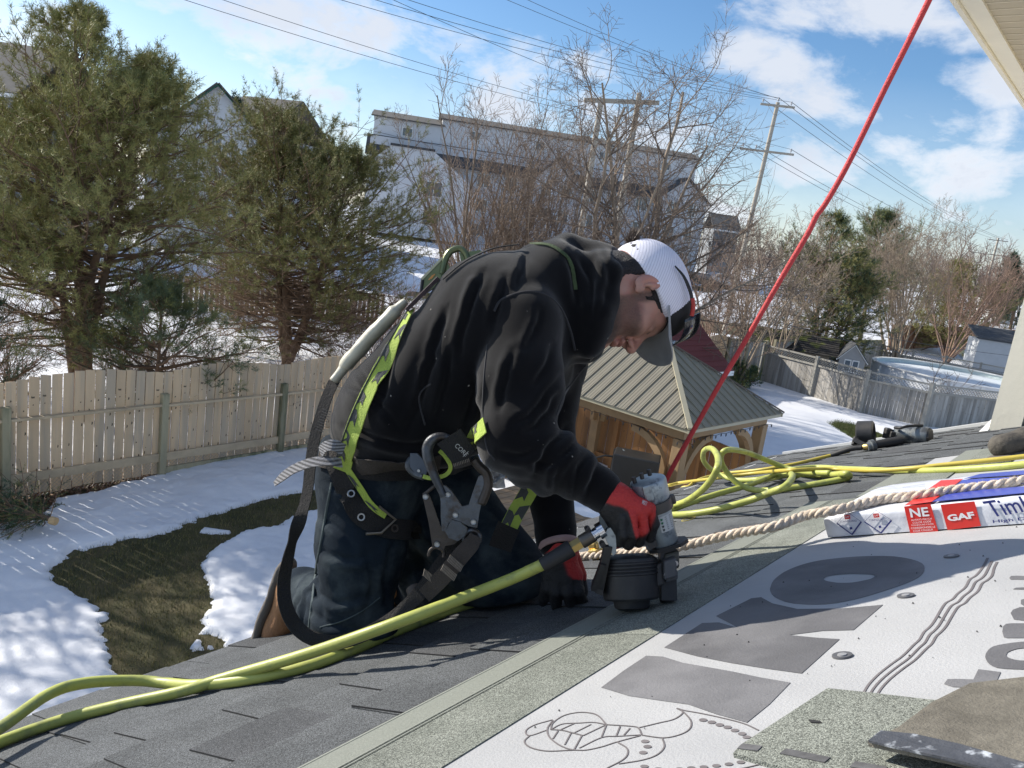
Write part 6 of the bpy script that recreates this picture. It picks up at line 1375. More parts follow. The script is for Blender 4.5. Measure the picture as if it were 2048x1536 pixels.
m_jean = mat("dark_denim", (.014, .022, .032), .9, .30, 10, .35, 500, col2=(.080, .100, .108), mixscale=8, mixlo=.50, mixhi=.76, spec=.12)
m_skin = mat("skin", (.43, .235, .175), .55, .10, 18, .10, 240, col2=(.46, .22, .165), mixscale=25, spec=.4)
_N, _L, _B = nodes(m_skin); _B.inputs['Subsurface Weight'].default_value = .12; _B.inputs['Subsurface Radius'].default_value = (.012, .005, .003); _B.inputs['Subsurface Scale'].default_value = .5
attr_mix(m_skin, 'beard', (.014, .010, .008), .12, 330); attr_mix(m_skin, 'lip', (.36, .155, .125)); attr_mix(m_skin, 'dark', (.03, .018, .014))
m_hair = mat("dark_brown_hair", (.016, .011, .009), .55, .3, 60, .8, 240, stretch=(1, 1, 1))
m_hairb = mat("brown_hair_tuft", (.085, .055, .038), .6, .3, 60)
m_glove = mat("glove_coating", (.014, .014, .015), .62, .25, 20, .5, 160); m_gred = (.50, .030, .026)
attr_mix(m_glove, 'red', m_gred)
m_cuff = mat("glove_cuff_knit", (.42, .045, .04), .9, .1, 30, .5, 300); m_cuffw = mat("glove_cuff_edge", (.45, .30, .28), .9, .1, 30)
m_boot = mat("tan_boot_leather", (.30, .145, .060), .75, .2, 12, .4, 90, col2=(.22, .105, .045), mixscale=14); m_sole = mat("boot_sole", (.12, .105, .09), .85, .2, 20, .3, 60)
m_cap = mat("white_cap_mesh", (.74, .73, .80), .8, .05, 20, .2, 300); m_capb = mat("black_cap_panel", (.018, .017, .018), .85, .15, 20, .2, 200); m_brim = mat("grey_cap_brim", (.30, .31, .31), .9, .12, 20, .4, 420)

man = thing("person", "roofer in black hoodie, jeans and white mesh cap kneeling on the roof", "person", on_roof(800, 1230))
at3 = at
def K(px, py, d): return at(px, py, d)
# ---------------- landmarks
T1n, T2n, T3n, T4n = K(802, 835, 1.70), K(908, 735, 1.68), K(1000, 655, 1.66), K(1088, 600, 1.68)
T1f, T2f, T3f, T4f = K(800, 832, 1.90), K(905, 730, 1.90), K(1000, 645, 1.89), K(1090, 590, 1.86)
SHr, ELr, WRr = K(1046, 650, 1.565), K(1030, 876, 1.475), K(1205, 985, 1.49)
SHl, ELl, WRl = K(1120, 640, 1.95), K(1092, 890, 1.80), K(1112, 1078, 1.68)
HPr, KNr, ANr = K(742, 945, 1.76), K(705, 1238, 1.695), K(612, 1185, 1.97)
HPl, KNl, ANl = K(860, 955, 1.94), K(1010, 1150, 1.80), K(835, 1180, 2.02)
IMR, IMD = RT, -UP                                    # picture right, picture down, as world directions
def hoodie(P):
    ch = [(T1n, .135, T2n, .136), (T2n, .138, T3n, .154), (T3n, .154, T4n, .124), (T1f, .135, T2f, .136), (T2f, .138, T3f, .152), (T3f, .152, T4f, .124), (T1n, .13, T1f, .13), (T3n, .12, T3f, .12)]
    d = None
    for a_, ra, c_, rb in ch: q_ = sd_cone(P, a_, ra, c_, rb); d = q_ if d is None else smin(d, q_, .035)
    d = smin(d, sd_cone(P, K(775, 870, 1.72), .105, K(780, 860, 1.9), .105), .05)
    # roll of cloth above the hem
    d = smin(d, sd_cone(P, K(742, 800, 1.70), .062, K(735, 850, 1.74), .060), .03)
    # hanging front of the hoodie under the chest
    d = smin(d, sd_cone(P, K(960, 800, 1.78), .10, K(1060, 730, 1.78), .10), .05)
    d = smin(d, sd_cone(P, K(905, 865, 1.70), .060, K(1000, 800, 1.75), .08), .05)
    # hem cut
    n = unit(IMD*1.0 - IMR*.06); cut = (P-K(800, 918, 1.8))@n; d = smax(d, cut, .02)
    # sleeves
    s = smin(sd_cone(P, SHr, .082, (SHr+ELr)/2+IMR*.0, .078), sd_cone(P, (SHr+ELr)/2, .078, ELr, .066), .03)
    s = smin(s, sd_cone(P, ELr, .066, (ELr+WRr)/2, .053), .02); s = smin(s, sd_cone(P, (ELr+WRr)/2, .053, WRr, .037), .02); s = smin(s, sd_cone(P, WRr-unit(WRr-ELr)*.02, .0400, WRr, .0395), .008)
    q_ = K(1100, 965, 1.49); s = smin(s, sd_cone(P, K(1050, 945, 1.50), .030, q_, .026), .02)
    d = smin(d, s, .009)
    s = smin(sd_cone(P, SHl, .09, ELl, .062), sd_cone(P, ELl, .062, WRl, .043), .025); s = smin(s, sd_cone(P, WRl-unit(WRl-ELl)*.02, .046, WRl, .044), .008); d = smin(d, s, .03)
    # hood bunched round the neck
    hd = smin(sd_cone(P, K(1146, 520, 1.72), .058, K(1212, 528, 1.69), .047), sd_cone(P, K(1150, 545, 1.64), .052, K(1185, 640, 1.62), .046), .02)
    hd = smin(hd, sd_cone(P, K(1222, 535, 1.68), .034, K(1222, 545, 1.60), .030), .015); hd = smin(hd, sd_cone(P, K(1222, 545, 1.60), .030, K(1200, 618, 1.575), .028), .015); hd = smin(hd, sd_cone(P, K(1200, 618, 1.575), .028, K(1178, 690, 1.61), .030), .015)
    hd = smin(hd, sd_cone(P, K(1185, 640, 1.62), .046, K(1172, 690, 1.68), .044), .03); hd = smin(hd, sd_cone(P, K(1205, 535, 1.64), .036, K(1212, 600, 1.605), .030), .03); hd = smin(hd, sd_cone(P, K(1212, 600, 1.605), .030, K(1192, 670, 1.63), .03), .03)
    hd = smin(hd, sd_cone(P, K(1150, 540, 1.83), .05, K(1175, 650, 1.82), .05), .03); hd = smin(hd, sd_cone(P, K(1205, 540, 1.78), .035, K(1200, 650, 1.78), .035), .03)
    d = smin(d, hd, .028)
    hx = (P-K(1180, 560, 1.66)); hl = np.exp(-((np.linalg.norm(hx, axis=-1))/.11)**2); d = d - .006*hl*np.sin(((P-CAM)@IMR)*62+((P-CAM)@IMD)*14)
    # folds: soft drapes running down the picture on the torso, crosswise on the sleeves
    x, y, z = (P-CAM)@IMR, (P-CAM)@IMD, P@FWD
    w1 = vnoise(np.stack([x*10+y*3.2, y*2.2-x*1.0, z*4], -1), 1.0, 31); w2 = vnoise(np.stack([x*22+y*6, y*6, z*9], -1), 1.0, 33); w3 = vnoise(np.stack([x*7-y*5, x*8+y*10, z*8], -1), 1.0, 35)
    w4 = vnoise(np.stack([x*13+y*4.5, y*2.6-x*1.2, z*6], -1), 1.0, 37); w5 = vnoise(np.stack([x*9-y*9, x*13+y*13, z*10], -1), 1.0, 39)
    rg = (1-np.abs(w4))**4; rs = (1-np.abs(w5))**4
    onarm = np.exp(-(np.maximum(s, 0)/.03)**2)
    fold = .006*w1*(1-.7*onarm) + .0025*w2*(1-.5*onarm) - .013*np.abs(w4)*(1-.8*onarm) - .006*np.abs(w5)*onarm + .004
    ta = ((P-ELr)@unit(WRr-ELr)); near_el = np.exp(-((np.linalg.norm(P-ELr, axis=-1)-.02)/.10)**2)
    fa = unit(WRr-ELr); ss = (P-ELr)@fa; fold = fold + .0045*np.sin(ss*95+w3*2.4+y*12)*np.exp(-((ss-.10)/.09)**2)*(np.linalg.norm(P-ELr-ss[..., None]*fa, axis=-1) < .075)
    ua = unit(ELr-SHr); su = (P-SHr)@ua; fold = fold + .0035*np.sin(su*60+x*40+w1*3)*np.exp(-((su-.17)/.07)**2)*(np.linalg.norm(P-SHr-su[..., None]*ua, axis=-1) < .10)
    # seam groove where the sleeve meets the body
    return d + fold
hpts = [T1n, T2n, T3n, T4n, T1f, T2f, T3f, T4f, SHr, ELr, WRr, SHl, ELl, WRl, K(1215, 500, 1.7), K(690, 780, 1.7)]
hood_o = sd_mesh("hoodie", hoodie, hpts, .16, .0052, m_hood, man, 1)
def crease(o, lines, amp=.0065, sig=6.0, off=13.0):
    me = o.data; n = len(me.vertices); co = np.empty(n*3, np.float32); me.vertices.foreach_get('co', co); co = co.reshape(-1, 3).astype(float); no = np.array([v.normal[:] for v in me.vertices]); X_, Y_ = px_of(co); vis = np.clip(-(no@FWD)*2.2+.35, 0, 1); D_ = np.zeros(n)
    for ln in lines:
        P = spline([A3(x, y, 0) for x, y in ln], 8)[:, :2]; wob = np.stack([vnoise(np.stack([P[:, 0], P[:, 1], 0*P[:, 0]], 1), .05, 3), vnoise(np.stack([P[:, 0], P[:, 1], 0*P[:, 0]], 1), .05, 4)], 1)*3; P = P+wob
        best = np.full(n, 1e9); sgn = np.zeros(n); tt = np.zeros(n)
        for i in range(len(P)-1):
            e = P[i+1]-P[i]; w0 = X_-P[i, 0]; w1 = Y_-P[i, 1]; t = np.clip((w0*e[0]+w1*e[1])/(e@e), 0, 1); d = np.hypot(w0-t*e[0], w1-t*e[1]); m = d < best; best[m] = d[m]; sgn[m] = np.sign(e[0]*w1-e[1]*w0)[m]; tt[m] = (i+t[m])/(len(P)-1)
        fade = np.sin(np.pi*np.clip(tt*.92+.04, 0, 1))**.6; D_ += fade*amp*(-np.exp(-(best/sig)**2) + .75*np.exp(-((best*sgn-off)/(sig*1.5))**2))
    co += no*(D_*vis)[:, None]; me.vertices.foreach_set('co', co.astype(np.float32).ravel()); me.update()
crease(hood_o, [[(1012, 556), (1000, 600), (985, 650)], [(948, 575), (932, 640), (915, 715)], [(895, 625), (872, 690), (848, 770)], [(868, 720), (845, 790), (815, 860)], [(968, 545), (952, 580), (938, 620)], [(905, 700), (890, 770), (872, 840)], [(790, 700), (775, 760), (752, 830)], [(1060, 505), (1040, 545), (1032, 580)],
    [(1118, 785), (1098, 820), (1075, 850), (1050, 862)], [(1138, 848), (1105, 888), (1078, 925), (1070, 950)], [(1155, 880), (1128, 918), (1112, 960), (1108, 985)], [(1180, 905), (1156, 945), (1148, 990)], [(1062, 925), (1095, 930), (1130, 905), (1150, 885)], [(1000, 905), (1040, 912), (1080, 895)], [(1200, 925), (1182, 965), (1176, 1000)],
    [(1108, 690), (1092, 730), (1070, 770)], [(1122, 750), (1092, 790), (1062, 830), (1030, 850)], [(1085, 620), (1072, 660), (1050, 700)], [(1030, 700), (1010, 760), (1000, 820)],
    [(698, 775), (740, 795), (790, 850)], [(690, 850), (730, 868), (790, 885)], [(715, 735), (745, 770), (770, 800)], [(760, 880), (810, 890), (870, 880)], [(930, 850), (945, 800), (950, 760)],
    [(1162, 515), (1180, 570), (1182, 640)], [(1202, 498), (1216, 545), (1208, 590)], [(1138, 515), (1148, 560), (1158, 610)], [(1225, 520), (1222, 570), (1200, 630)]])
_hv = np.array([v.co[:] for v in hood_o.data.vertices]); _hn = np.array([v.normal[:] for v in hood_o.data.vertices]); r = np.random.default_rng(21); k = 130; i = r.integers(0, len(_hv), k); c = _hv[i]+_hn[i]*.0012; d1_ = np.cross(_hn[i], r.normal(size=(k, 3))); d1_ /= np.linalg.norm(d1_, axis=1)[:, None]; d2_ = np.cross(_hn[i], d1_); sz = (.0005+.0012*r.random(k)**3)[:, None]
m_lint = mat("lint_and_dust", (.30, .28, .25), .95, .3, 40)
tag(np_mesh("lint", np.stack([c-d1_*sz*1.6, c+d2_*sz, c+d1_*sz*1.6, c-d2_*sz], 1).reshape(-1, 3), np.arange(4*k).reshape(-1, 4), m_lint, hood_o, smooth=False), kind='stuff')
def trousers(P):
    d = sd_cone(P, HPr, .115, HPl, .115); d = smin(d, sd_cone(P, K(740, 890, 1.74), .100, K(800, 885, 1.93), .105), .05)
    s = smin(sd_cone(P, HPr, .112, (HPr+KNr)/2, .102), sd_cone(P, (HPr+KNr)/2, .102, KNr, .078), .03); s = smin(s, sd_cone(P, KNr, .080, (KNr+ANr)/2, .070), .03); s = smin(s, sd_cone(P, (KNr+ANr)/2, .07, ANr, .062), .02); d = smin(d, s, .05)
    d = smin(d, sd_cone(P, K(650, 1240, 1.74), .040, K(760, 1255, 1.68), .045), .03)
    d = smin(d, sd_cone(P, K(800, 1000, 1.93), .085, K(985, 1120, 1.84), .10), .03); d = smin(d, sd_cone(P, K(835, 1110, 1.95), .075, K(900, 1170, 1.92), .06), .03)
    s = smin(sd_cone(P, HPl, .125, KNl, .085), sd_cone(P, KNl, .082, (KNl+ANl)/2, .07), .03); s = smin(s, sd_cone(P, (KNl+ANl)/2, .07, ANl, .062), .02); d = smin(d, s, .04)
    n = EN; 
    x, y, z = (P-CAM)@IMR, (P-CAM)@IMD, P@FWD
    w1 = vnoise(np.stack([x*14+y*2.5, y*4.5, z*7], -1), 1.0, 41); w2 = vnoise(np.stack([x*16-y*9, y*20+x*8, z*12], -1), 1.0, 43)
    kn = np.exp(-((P-ANr)@(P-ANr).T if False else (np.linalg.norm(P-ANr, axis=-1)/.14)**2))
    hem = .006*np.sin(((P-KNr)@unit(ANr-KNr))*70+w2*3)*np.clip(((P-KNr)@unit(ANr-KNr))/.2, 0, 1)
    d = d + .007*w1+.005*w2+hem
    # creased bunching at the left knee
    d = d + .006*np.sin(x*60+y*48)*np.exp(-(np.linalg.norm(P-K(838, 1090, 1.85), axis=-1)/.10)**2)
    d = smax(d, -((P-(R0+EN*.012))@n), .008)       # flattened where it presses on the roof
    n2 = unit(-IMD+IMR*.02); return smax(d, (P-K(760, 868, 1.8))@n2, .01)
jean_o = sd_mesh("jeans", trousers, [HPr, KNr, ANr, HPl, KNl, ANl, K(740, 880, 1.7)], .14, .0062, m_jean, man, 1)
crease(jean_o, [[(650, 960), (690, 985), (720, 1010)], [(640, 1100), (690, 1120), (740, 1110)], [(625, 1180), (680, 1205), (750, 1190)], [(618, 1220), (660, 1250), (720, 1262)], [(640, 1040), (680, 1060), (710, 1100)], [(790, 1080), (770, 1150), (775, 1210)], [(815, 1085), (840, 1120), (850, 1165)], [(835, 1070), (870, 1110), (890, 1160)], [(860, 1060), (900, 1090), (930, 1140)], [(735, 1100), (745, 1170), (730, 1230)], [(600, 1190), (612, 1225), (615, 1260)], [(620, 1170), (640, 1200), (645, 1240)]], .0060, 6, 13)
# ---------------- head
HR = rad(24); hf = unit(.18*IMR+.98*IMD); _u = unit(.98*IMR-.18*IMD); hu = unit(_u*math.cos(HR)+FWD*math.sin(HR)); hs_ = unit(np.cross(hf, hu)); hs_ = hs_ if hs_@FWD < 0 else -hs_
hf = unit(hf-hu*(hf@hu))
HO = K(1254, 589, 1.665); HS = 1.0
HM = np.stack([hf, hu, hs_])                           # world -> (forward, up, right ear side)
def hw(a, b_, c): return HO+(hf*a+hu*b_+hs_*c)*HS
def headsd(Q):
    def sym(fn): return np.minimum(fn(1), fn(-1))
    d = sd_ell(Q, (-.008, .046, 0), (.099, .090, .076))
    d = smin(d, sd_ell(Q, (.040, -.012, 0), (.056, .080, .058)), .03)
    d = smin(d, sym(lambda s: sd_cone(Q, (.008, -.050, .052*s), .018, (.080, -.086, .016*s), .018)), .03)
    d = smin(d, sd_ell(Q, (.086, -.090, 0), (.021, .019, .024)), .02)
    d = smin(d, sym(lambda s: sd_ell(Q, (.062, -.012, .040*s), (.026, .022, .022))), .02)
    d = smin(d, sym(lambda s: sd_cone(Q, (.083, .040, .010*s), .0125, (.070, .040, .045*s), .011)), .014)
    d = smax(d, -sym(lambda s: sd_ell(Q, (.100, .019, .033*s), (.015, .013, .018))), .012)
    d = smin(d, sym(lambda s: sd_ell(Q, (.0775, .018, .032*s), (.0135, .0125, .0155))), .004)
    d = smin(d, sym(lambda s: sd_cone(Q, (.0905, .0165, .024*s), .0035, (.084, .0155, .043*s), .003)), .003)
    d = smin(d, sd_cone(Q, (.090, .026, 0), .0085, (.116, -.012, 0), .0100), .010)
    d = smin(d, sd_ell(Q, (.116, -.016, 0), (.0115, .010, .0115)), .006); d = smin(d, sym(lambda s: sd_ell(Q, (.105, -.0205, .0125*s), (.010, .008, .0068))), .005)
    d = smax(d, -sym(lambda s: sd_ell(Q, (.1085, -.0275, .0075*s), (.006, .004, .0036))), .003)
    d = smin(d, sd_cone(Q, (.098, -.0435, -.020), .0055, (.098, -.0435, .020), .0055), .008); d = smin(d, sd_ell(Q, (.1015, -.0425, 0), (.008, .0055, .016)), .006); d = smin(d, sd_ell(Q, (.0985, -.0560, 0), (.009, .0065, .017)), .006)
    d = smax(d, -sd_ell(Q, (.112, -.0495, 0), (.013, .0016, .024)), .003)
    # neck
    nb = HM@(K(1120, 585, 1.755)-HO); d = smin(d, sd_cone(Q, (-.030, -.030, 0), .060, nb, .066), .03)
    d = smin(d, sd_cone(Q, (.03, -.078, 0), .03, nb*.6+A3(.02, 0, 0), .045), .03)
    # ears
    def ear(s):
        ax_ = np.stack([unit((.95, -.1, .30*s)), unit((.12, .99, .1*s)), unit((-.30, 0, .95*s))])
        e = sd_ell(Q, (-.010, .004, .0795*s), (.0185, .0320, .0075), ax_); e = smax(e, -sd_ell(Q, (-.005, .006, .0885*s), (.0105, .0215, .0085), ax_), .004)
        e = smin(e, sd_ell(Q, (-.004, .008, .083*s), (.005, .014, .004), ax_), .003); e = smin(e, sd_ell(Q, (.002, -.020, .079*s), (.009, .011, .006)), .006)
        return smax(e, -sd_ell(Q, (.003, -.003, .086*s), (.005, .008, .010)), .003)
    d = smin(d, sym(ear), .005)
    return d
V, F = surface_nets(headsd, (-.125, -.16, -.11), (.14, .15, .11), .0026)
# body: head, neck and everything under the clothes as one surface is carried on below the collar
def bodysd(P):
    d = None
    for a_, ra, c_, rb in ((T1n*.5+T1f*.5, .10, T2n*.5+T2f*.5, .115), (T2n*.5+T2f*.5, .115, T4n*.5+T4f*.5, .10), (T4n*.5+T4f*.5, .09, K(1150, 590, 1.74), .05), (SHr*.6+SHl*.4, .06, SHr, .055), (SHr, .055, ELr, .042), (ELr, .042, WRr, .026), (SHr*.4+SHl*.6, .06, SHl, .055), (SHl, .055, ELl, .042), (ELl, .042, WRl, .026), (T1n*.5+T1f*.5, .10, HPr, .08), (T1n*.5+T1f*.5, .10, HPl, .08), (HPr, .075, KNr, .05), (KNr, .05, ANr, .04), (HPl, .075, KNl, .05), (KNl, .05, ANl, .04)):
        q_ = sd_cone(P, a_, ra, c_, rb); d = q_ if d is None else smin(d, q_, .03)
    return d
def whole(P): return smin(bodysd(P), headsd((P-HO)@HM.T), .01)
Vb, Fb = surface_nets(bodysd, np.min([T1n, KNr, ANr, HPl, WRl, ELr], 0)-.13, np.max([T4f, SHl, HPl, WRr, KNl, ANl, ELl], 0)+.13, .016)
Vw = V@HM+HO; nH = len(Vw); VV = np.concatenate([Vw, Vb]); FF = np.concatenate([F, Fb+nH])
body = np_mesh("body", VV, FF, m_skin, man)
a_, b_, c_ = V[:, 0], V[:, 1], V[:, 2]; n0 = fbm(V, 60, 3, 4)
def sst(x, lo, hi): t = np.clip((x-lo)/(hi-lo), 0, 1); return t*t*(3-2*t)
beard = sst(-b_+n0*.008, .004, .026)*sst(a_, -.005, .020)
beard = np.maximum(beard, sst(a_, .0, .012)*sst(.034-a_, 0, .012)*sst(np.abs(c_), .05, .06)*(b_ > -.06)*(b_ < .05))      # sideburns
mouth = np.exp(-(((b_+.050)/.012)**2+((np.abs(c_))/.020)**2))*(a_ > .085)
nose = (a_ > .088)*(np.abs(c_) < .022)*(b_ > -.033)
beard = beard*(1-np.clip(mouth*1.6, 0, 1))*(1-nose)*sst(.088-np.maximum(a_-.06, 0)*2.0+0*a_, .0, .02); beard = np.maximum(beard, ((a_ > .085)*sst(-b_, .030, .034)*sst(.044+b_, -.001, .004)*(np.abs(c_) < .026))*.8)
beard = np.clip(beard*(.80+.35*sst(-b_, .05, .09)), 0, 1)*.95
lip = np.clip(mouth*1.4, 0, 1)*(a_ > .092)
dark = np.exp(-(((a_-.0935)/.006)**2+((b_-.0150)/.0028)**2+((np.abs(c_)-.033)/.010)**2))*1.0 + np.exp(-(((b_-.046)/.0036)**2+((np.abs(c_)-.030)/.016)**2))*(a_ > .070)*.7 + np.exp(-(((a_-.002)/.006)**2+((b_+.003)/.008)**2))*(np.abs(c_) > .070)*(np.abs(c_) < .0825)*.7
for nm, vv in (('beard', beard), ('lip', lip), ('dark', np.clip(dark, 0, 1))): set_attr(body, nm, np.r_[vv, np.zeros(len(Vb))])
# hair under the cap
def hairsd(Q):
    s = sd_ell(Q, (-.010, .044, 0), (.1035, .094, .0800)); s = smin(s, sd_cone(Q, (-.034, .0, 0), .060, (-.032, -.045, 0), .064), .02)
    s = s + .0012*vnoise(Q*A3(60, 60, 190), 1.0, 9)
    edge = np.maximum(Q[..., 0]-.030-.0*Q[..., 1], -(Q[..., 1]+.028+.55*np.minimum(Q[..., 0]+.02, 0)*1.0-.95*np.maximum(Q[..., 0], 0)*0))
    jg = .004*vnoise(Q*A3(140, 140, 60), 1.0, 15); low = -(Q[..., 1]-(.012+.5*np.maximum(Q[..., 0]-.022, 0)))+jg; fr = np.maximum(low, Q[..., 0]-.058)         # above the ear line
    back = np.maximum(Q[..., 0]+.030, -(Q[..., 1]+.060))+jg; back = np.maximum(back, Q[..., 1]+.16*Q[..., 0]*0-(.022+.36*Q[..., 0])); sb = np.maximum(np.maximum(Q[..., 0]-(.030+.10*Q[..., 1]), -(Q[..., 0]-.015)), -(Q[..., 1]+.018))+jg
    return smax(s, np.minimum(np.minimum(fr, back), sb), .006)
Vh, Fh = surface_nets(hairsd, (-.125, -.09, -.10), (.08, .15, .10), .0028); hair = np_mesh("hair", Vh@HM+HO, Fh, m_hair, man)
# ---------------- cap
capo = bpy.data.objects.new("cap", None); capo.location = tuple(HO); link(capo, man)
def capsd(Q):
    s = sd_ell(Q, (-.004, .052, 0), (.1120, .098, .0880)); s = smin(s, sd_ell(Q, (.045, .086, 0), (.052, .052, .062)), .035)
    s = smax(s, -(Q[..., 1]-(.018+.36*Q[..., 0]+.30*np.maximum(Q[..., 0]-.05, 0))), .004)
    op = sd_ell(Q, (-.115, .034, 0), (.028, .012, .018)); s = smax(s, -op, .004)      # opening at the back
    seam = np.abs(np.sin(np.arctan2(Q[..., 2], Q[..., 0]+.004)*3))
    return s+.0006*np.exp(-(seam/.05)**2)
Vc, Fc = surface_nets(capsd, (-.13, -.03, -.10), (.12, .17, .10), .0028)
fc = Vc[Fc].mean(1); front = (fc[:, 0]+.48*fc[:, 1] > .0885)
np_mesh("crown", Vc@HM+HO, Fc[~front], m_cap, capo); np_mesh("front_panel", Vc@HM+HO, Fc[front], m_capb, capo)
_N, _L, _B = nodes(m_cap); tc = _N.new('ShaderNodeTexCoord'); wv = _N.new('ShaderNodeTexWave'); wv.wave_type = 'BANDS'; wv.bands_direction = 'X'; wv.inputs['Scale'].default_value = 60
mp = _N.new('ShaderNodeMapping'); _q = Matrix((tuple(unit(hu*.8+hf*.6)), tuple(hf), tuple(hs_))).to_euler(); mp.inputs['Rotation'].default_value = _q; _L.new(tc.outputs['Object'], mp.inputs[0]); _L.new(mp.outputs[0], wv.inputs[0])
cur = _B.inputs['Base Color'].links[0].from_socket; mx = _N.new('ShaderNodeMix'); mx.data_type = 'RGBA'; mx.blend_type = 'MULTIPLY'; mr = _N.new('ShaderNodeMapRange'); mr.inputs[1].default_value = .0; mr.inputs[2].default_value = .5; mr.inputs[3].default_value = .30; mr.inputs[4].default_value = 0; _L.new(wv.outputs['Fac'], mr.inputs[0]); _L.new(mr.outputs[0], mx.inputs[0]); _L.new(cur, mx.inputs[6]); mx.inputs[7].default_value = (.25, .25, .32, 1); _L.new(mx.outputs[2], _B.inputs['Base Color'])
b = MB(); nn_ = 24; rows_ = 9; V_ = []
for i in range(nn_+1):
    t = -1+2*i/nn_; c = .083*math.sin(t*1.45)/math.sin(1.45)
    a0 = .045+.062*math.sqrt(max(0, 1-(c/.090)**2)); Lb = .064*(1-.35*abs(t)**3.0)
    for j in range(rows_):
        s = j/(rows_-1); a = a0-.026+(Lb+.022)*s; bb = .024+.30*a0+.013-.004*s - .10*c - 2.2*c*c*(.35+.65*s)
        V_.append(hw(a, bb, c)); V_.append(hw(a, bb-.0032, c))
R2_ = rows_*2
for i in range(nn_):
    for j in range(rows_-1):
        p = i*R2_+2*j; b.f += [(p, p+2, p+R2_+2, p+R2_), (p+1, p+R2_+1, p+R2_+3, p+3)]
    p = i*R2_+2*(rows_-1); b.f += [(p, p+1, p+R2_+1, p+R2_)]; p = i*R2_; b.f += [(p, p+R2_, p+R2_+1, p+1)]
for i in (0, nn_):
    for j in range(rows_-1): p = i*R2_+2*j; b.f += [(p, p+1, p+3, p+2)]
b.v = [tuple(v) for v in V_]; b.m = [0]*len(b.f); b.build("brim", m_brim, capo, True, rad(50))
r = np.random.default_rng(12); k = 700; a0 = r.normal(size=k)*.012; c0 = r.normal(size=k)*.010; base_ = np.stack([-.112+a0*.2, .030+.010*r.random(k), c0*.7], 1); dr = np.stack([-.8+r.normal(size=k)*.2, .45+r.normal(size=k)*.3, r.normal(size=k)*.35], 1); dr /= np.linalg.norm(dr, axis=1)[:, None]; sd = np.cross(dr, r.normal(size=(k, 3))); sd /= np.linalg.norm(sd, axis=1)[:, None]
V_ = np.stack([base_-sd*.0011, base_+sd*.0011, base_+dr*(.014+.024*r.random((k, 1)))], 1).reshape(-1, 3); np_mesh("hair_tuft", V_@HM+HO, np.arange(3*k).reshape(-1, 3), m_hairb, man, smooth=False)
# nape and sideburn hairs
k = 900; P0 = Vh[r.integers(0, len(Vh), k)]; dr = np.stack([.15+r.normal(size=k)*.15, -.9+r.normal(size=k)*.2, r.normal(size=k)*.15], 1); dr /= np.linalg.norm(dr, axis=1)[:, None]; out_ = P0-A3(-.01, .044, 0); out_ /= np.linalg.norm(out_, axis=1)[:, None]; dr = dr+out_*.25; sd = np.cross(dr, out_); sd /= np.linalg.norm(sd, axis=1)[:, None]
V_ = np.stack([P0-sd*.0006, P0+sd*.0006, P0+dr*(.004+.006*r.random((k, 1)))], 1).reshape(-1, 3); np_mesh("hair_strands", V_@HM+HO, np.arange(3*k).reshape(-1, 3), m_hair, man, smooth=False)
# ---------------- sunglasses resting on the cap
m_lens = mat("dark_lens", (.012, .013, .016), .06, .1, 5, spec=.9); m_frame = mat("black_frame", (.012, .012, .013), .35, .1, 5); m_fred = mat("red_temple", (.42, .028, .022), .4, .1, 5)
sg_ = thing("sunglasses", "black wraparound sunglasses with red temple tips resting on the cap", "sunglasses", hw(.1, .09, 0))
for s in (1, -1):
    P = spline([hw(-.036, .070, .090*s), hw(-.01, .086, .0925*s), hw(.025, .097, .0905*s), hw(.050, .099, .086*s)], 8); b = MB(); b.tube(P, [.0016+.0022*min(1, i/12) for i in range(len(P))], 8); b.build("temple", m_frame, sg_, True)
    P = spline([hw(.036, .099, .0905*s), hw(.055, .1, .086*s), hw(.072, .098, .079*s)], 6); b = MB(); b.tube(P, .0046, 8); b.build("temple_tip", m_fred, sg_, True)
b = MB(); V_ = []; nn_ = 26
for i in range(nn_+1):
    t = -1+2*i/nn_; c = .080*math.sin(t*1.35)/math.sin(1.35); aa = .072+.050*(1-(abs(t))**2.2); ht = .021-.010*math.exp(-(t/.14)**2)
    for s in (1, -1): V_.append(hw(aa+(.006 if s < 0 else -.004), .098+ht*s-.010*abs(t)*0, c))
b.add(V_, [(2*i, 2*i+1, 2*i+3, 2*i+2) for i in range(nn_)]); ln_ = b.build("lens", m_lens, sg_, True)
sol = ln_.modifiers.new("thick", 'SOLIDIFY'); sol.thickness = .0022; sol.offset = 0
b = MB(); b.tube([np.array(V_[2*i])+hf*.001 for i in range(nn_+1)], .0022, 6); b.build("frame", m_frame, sg_, True)
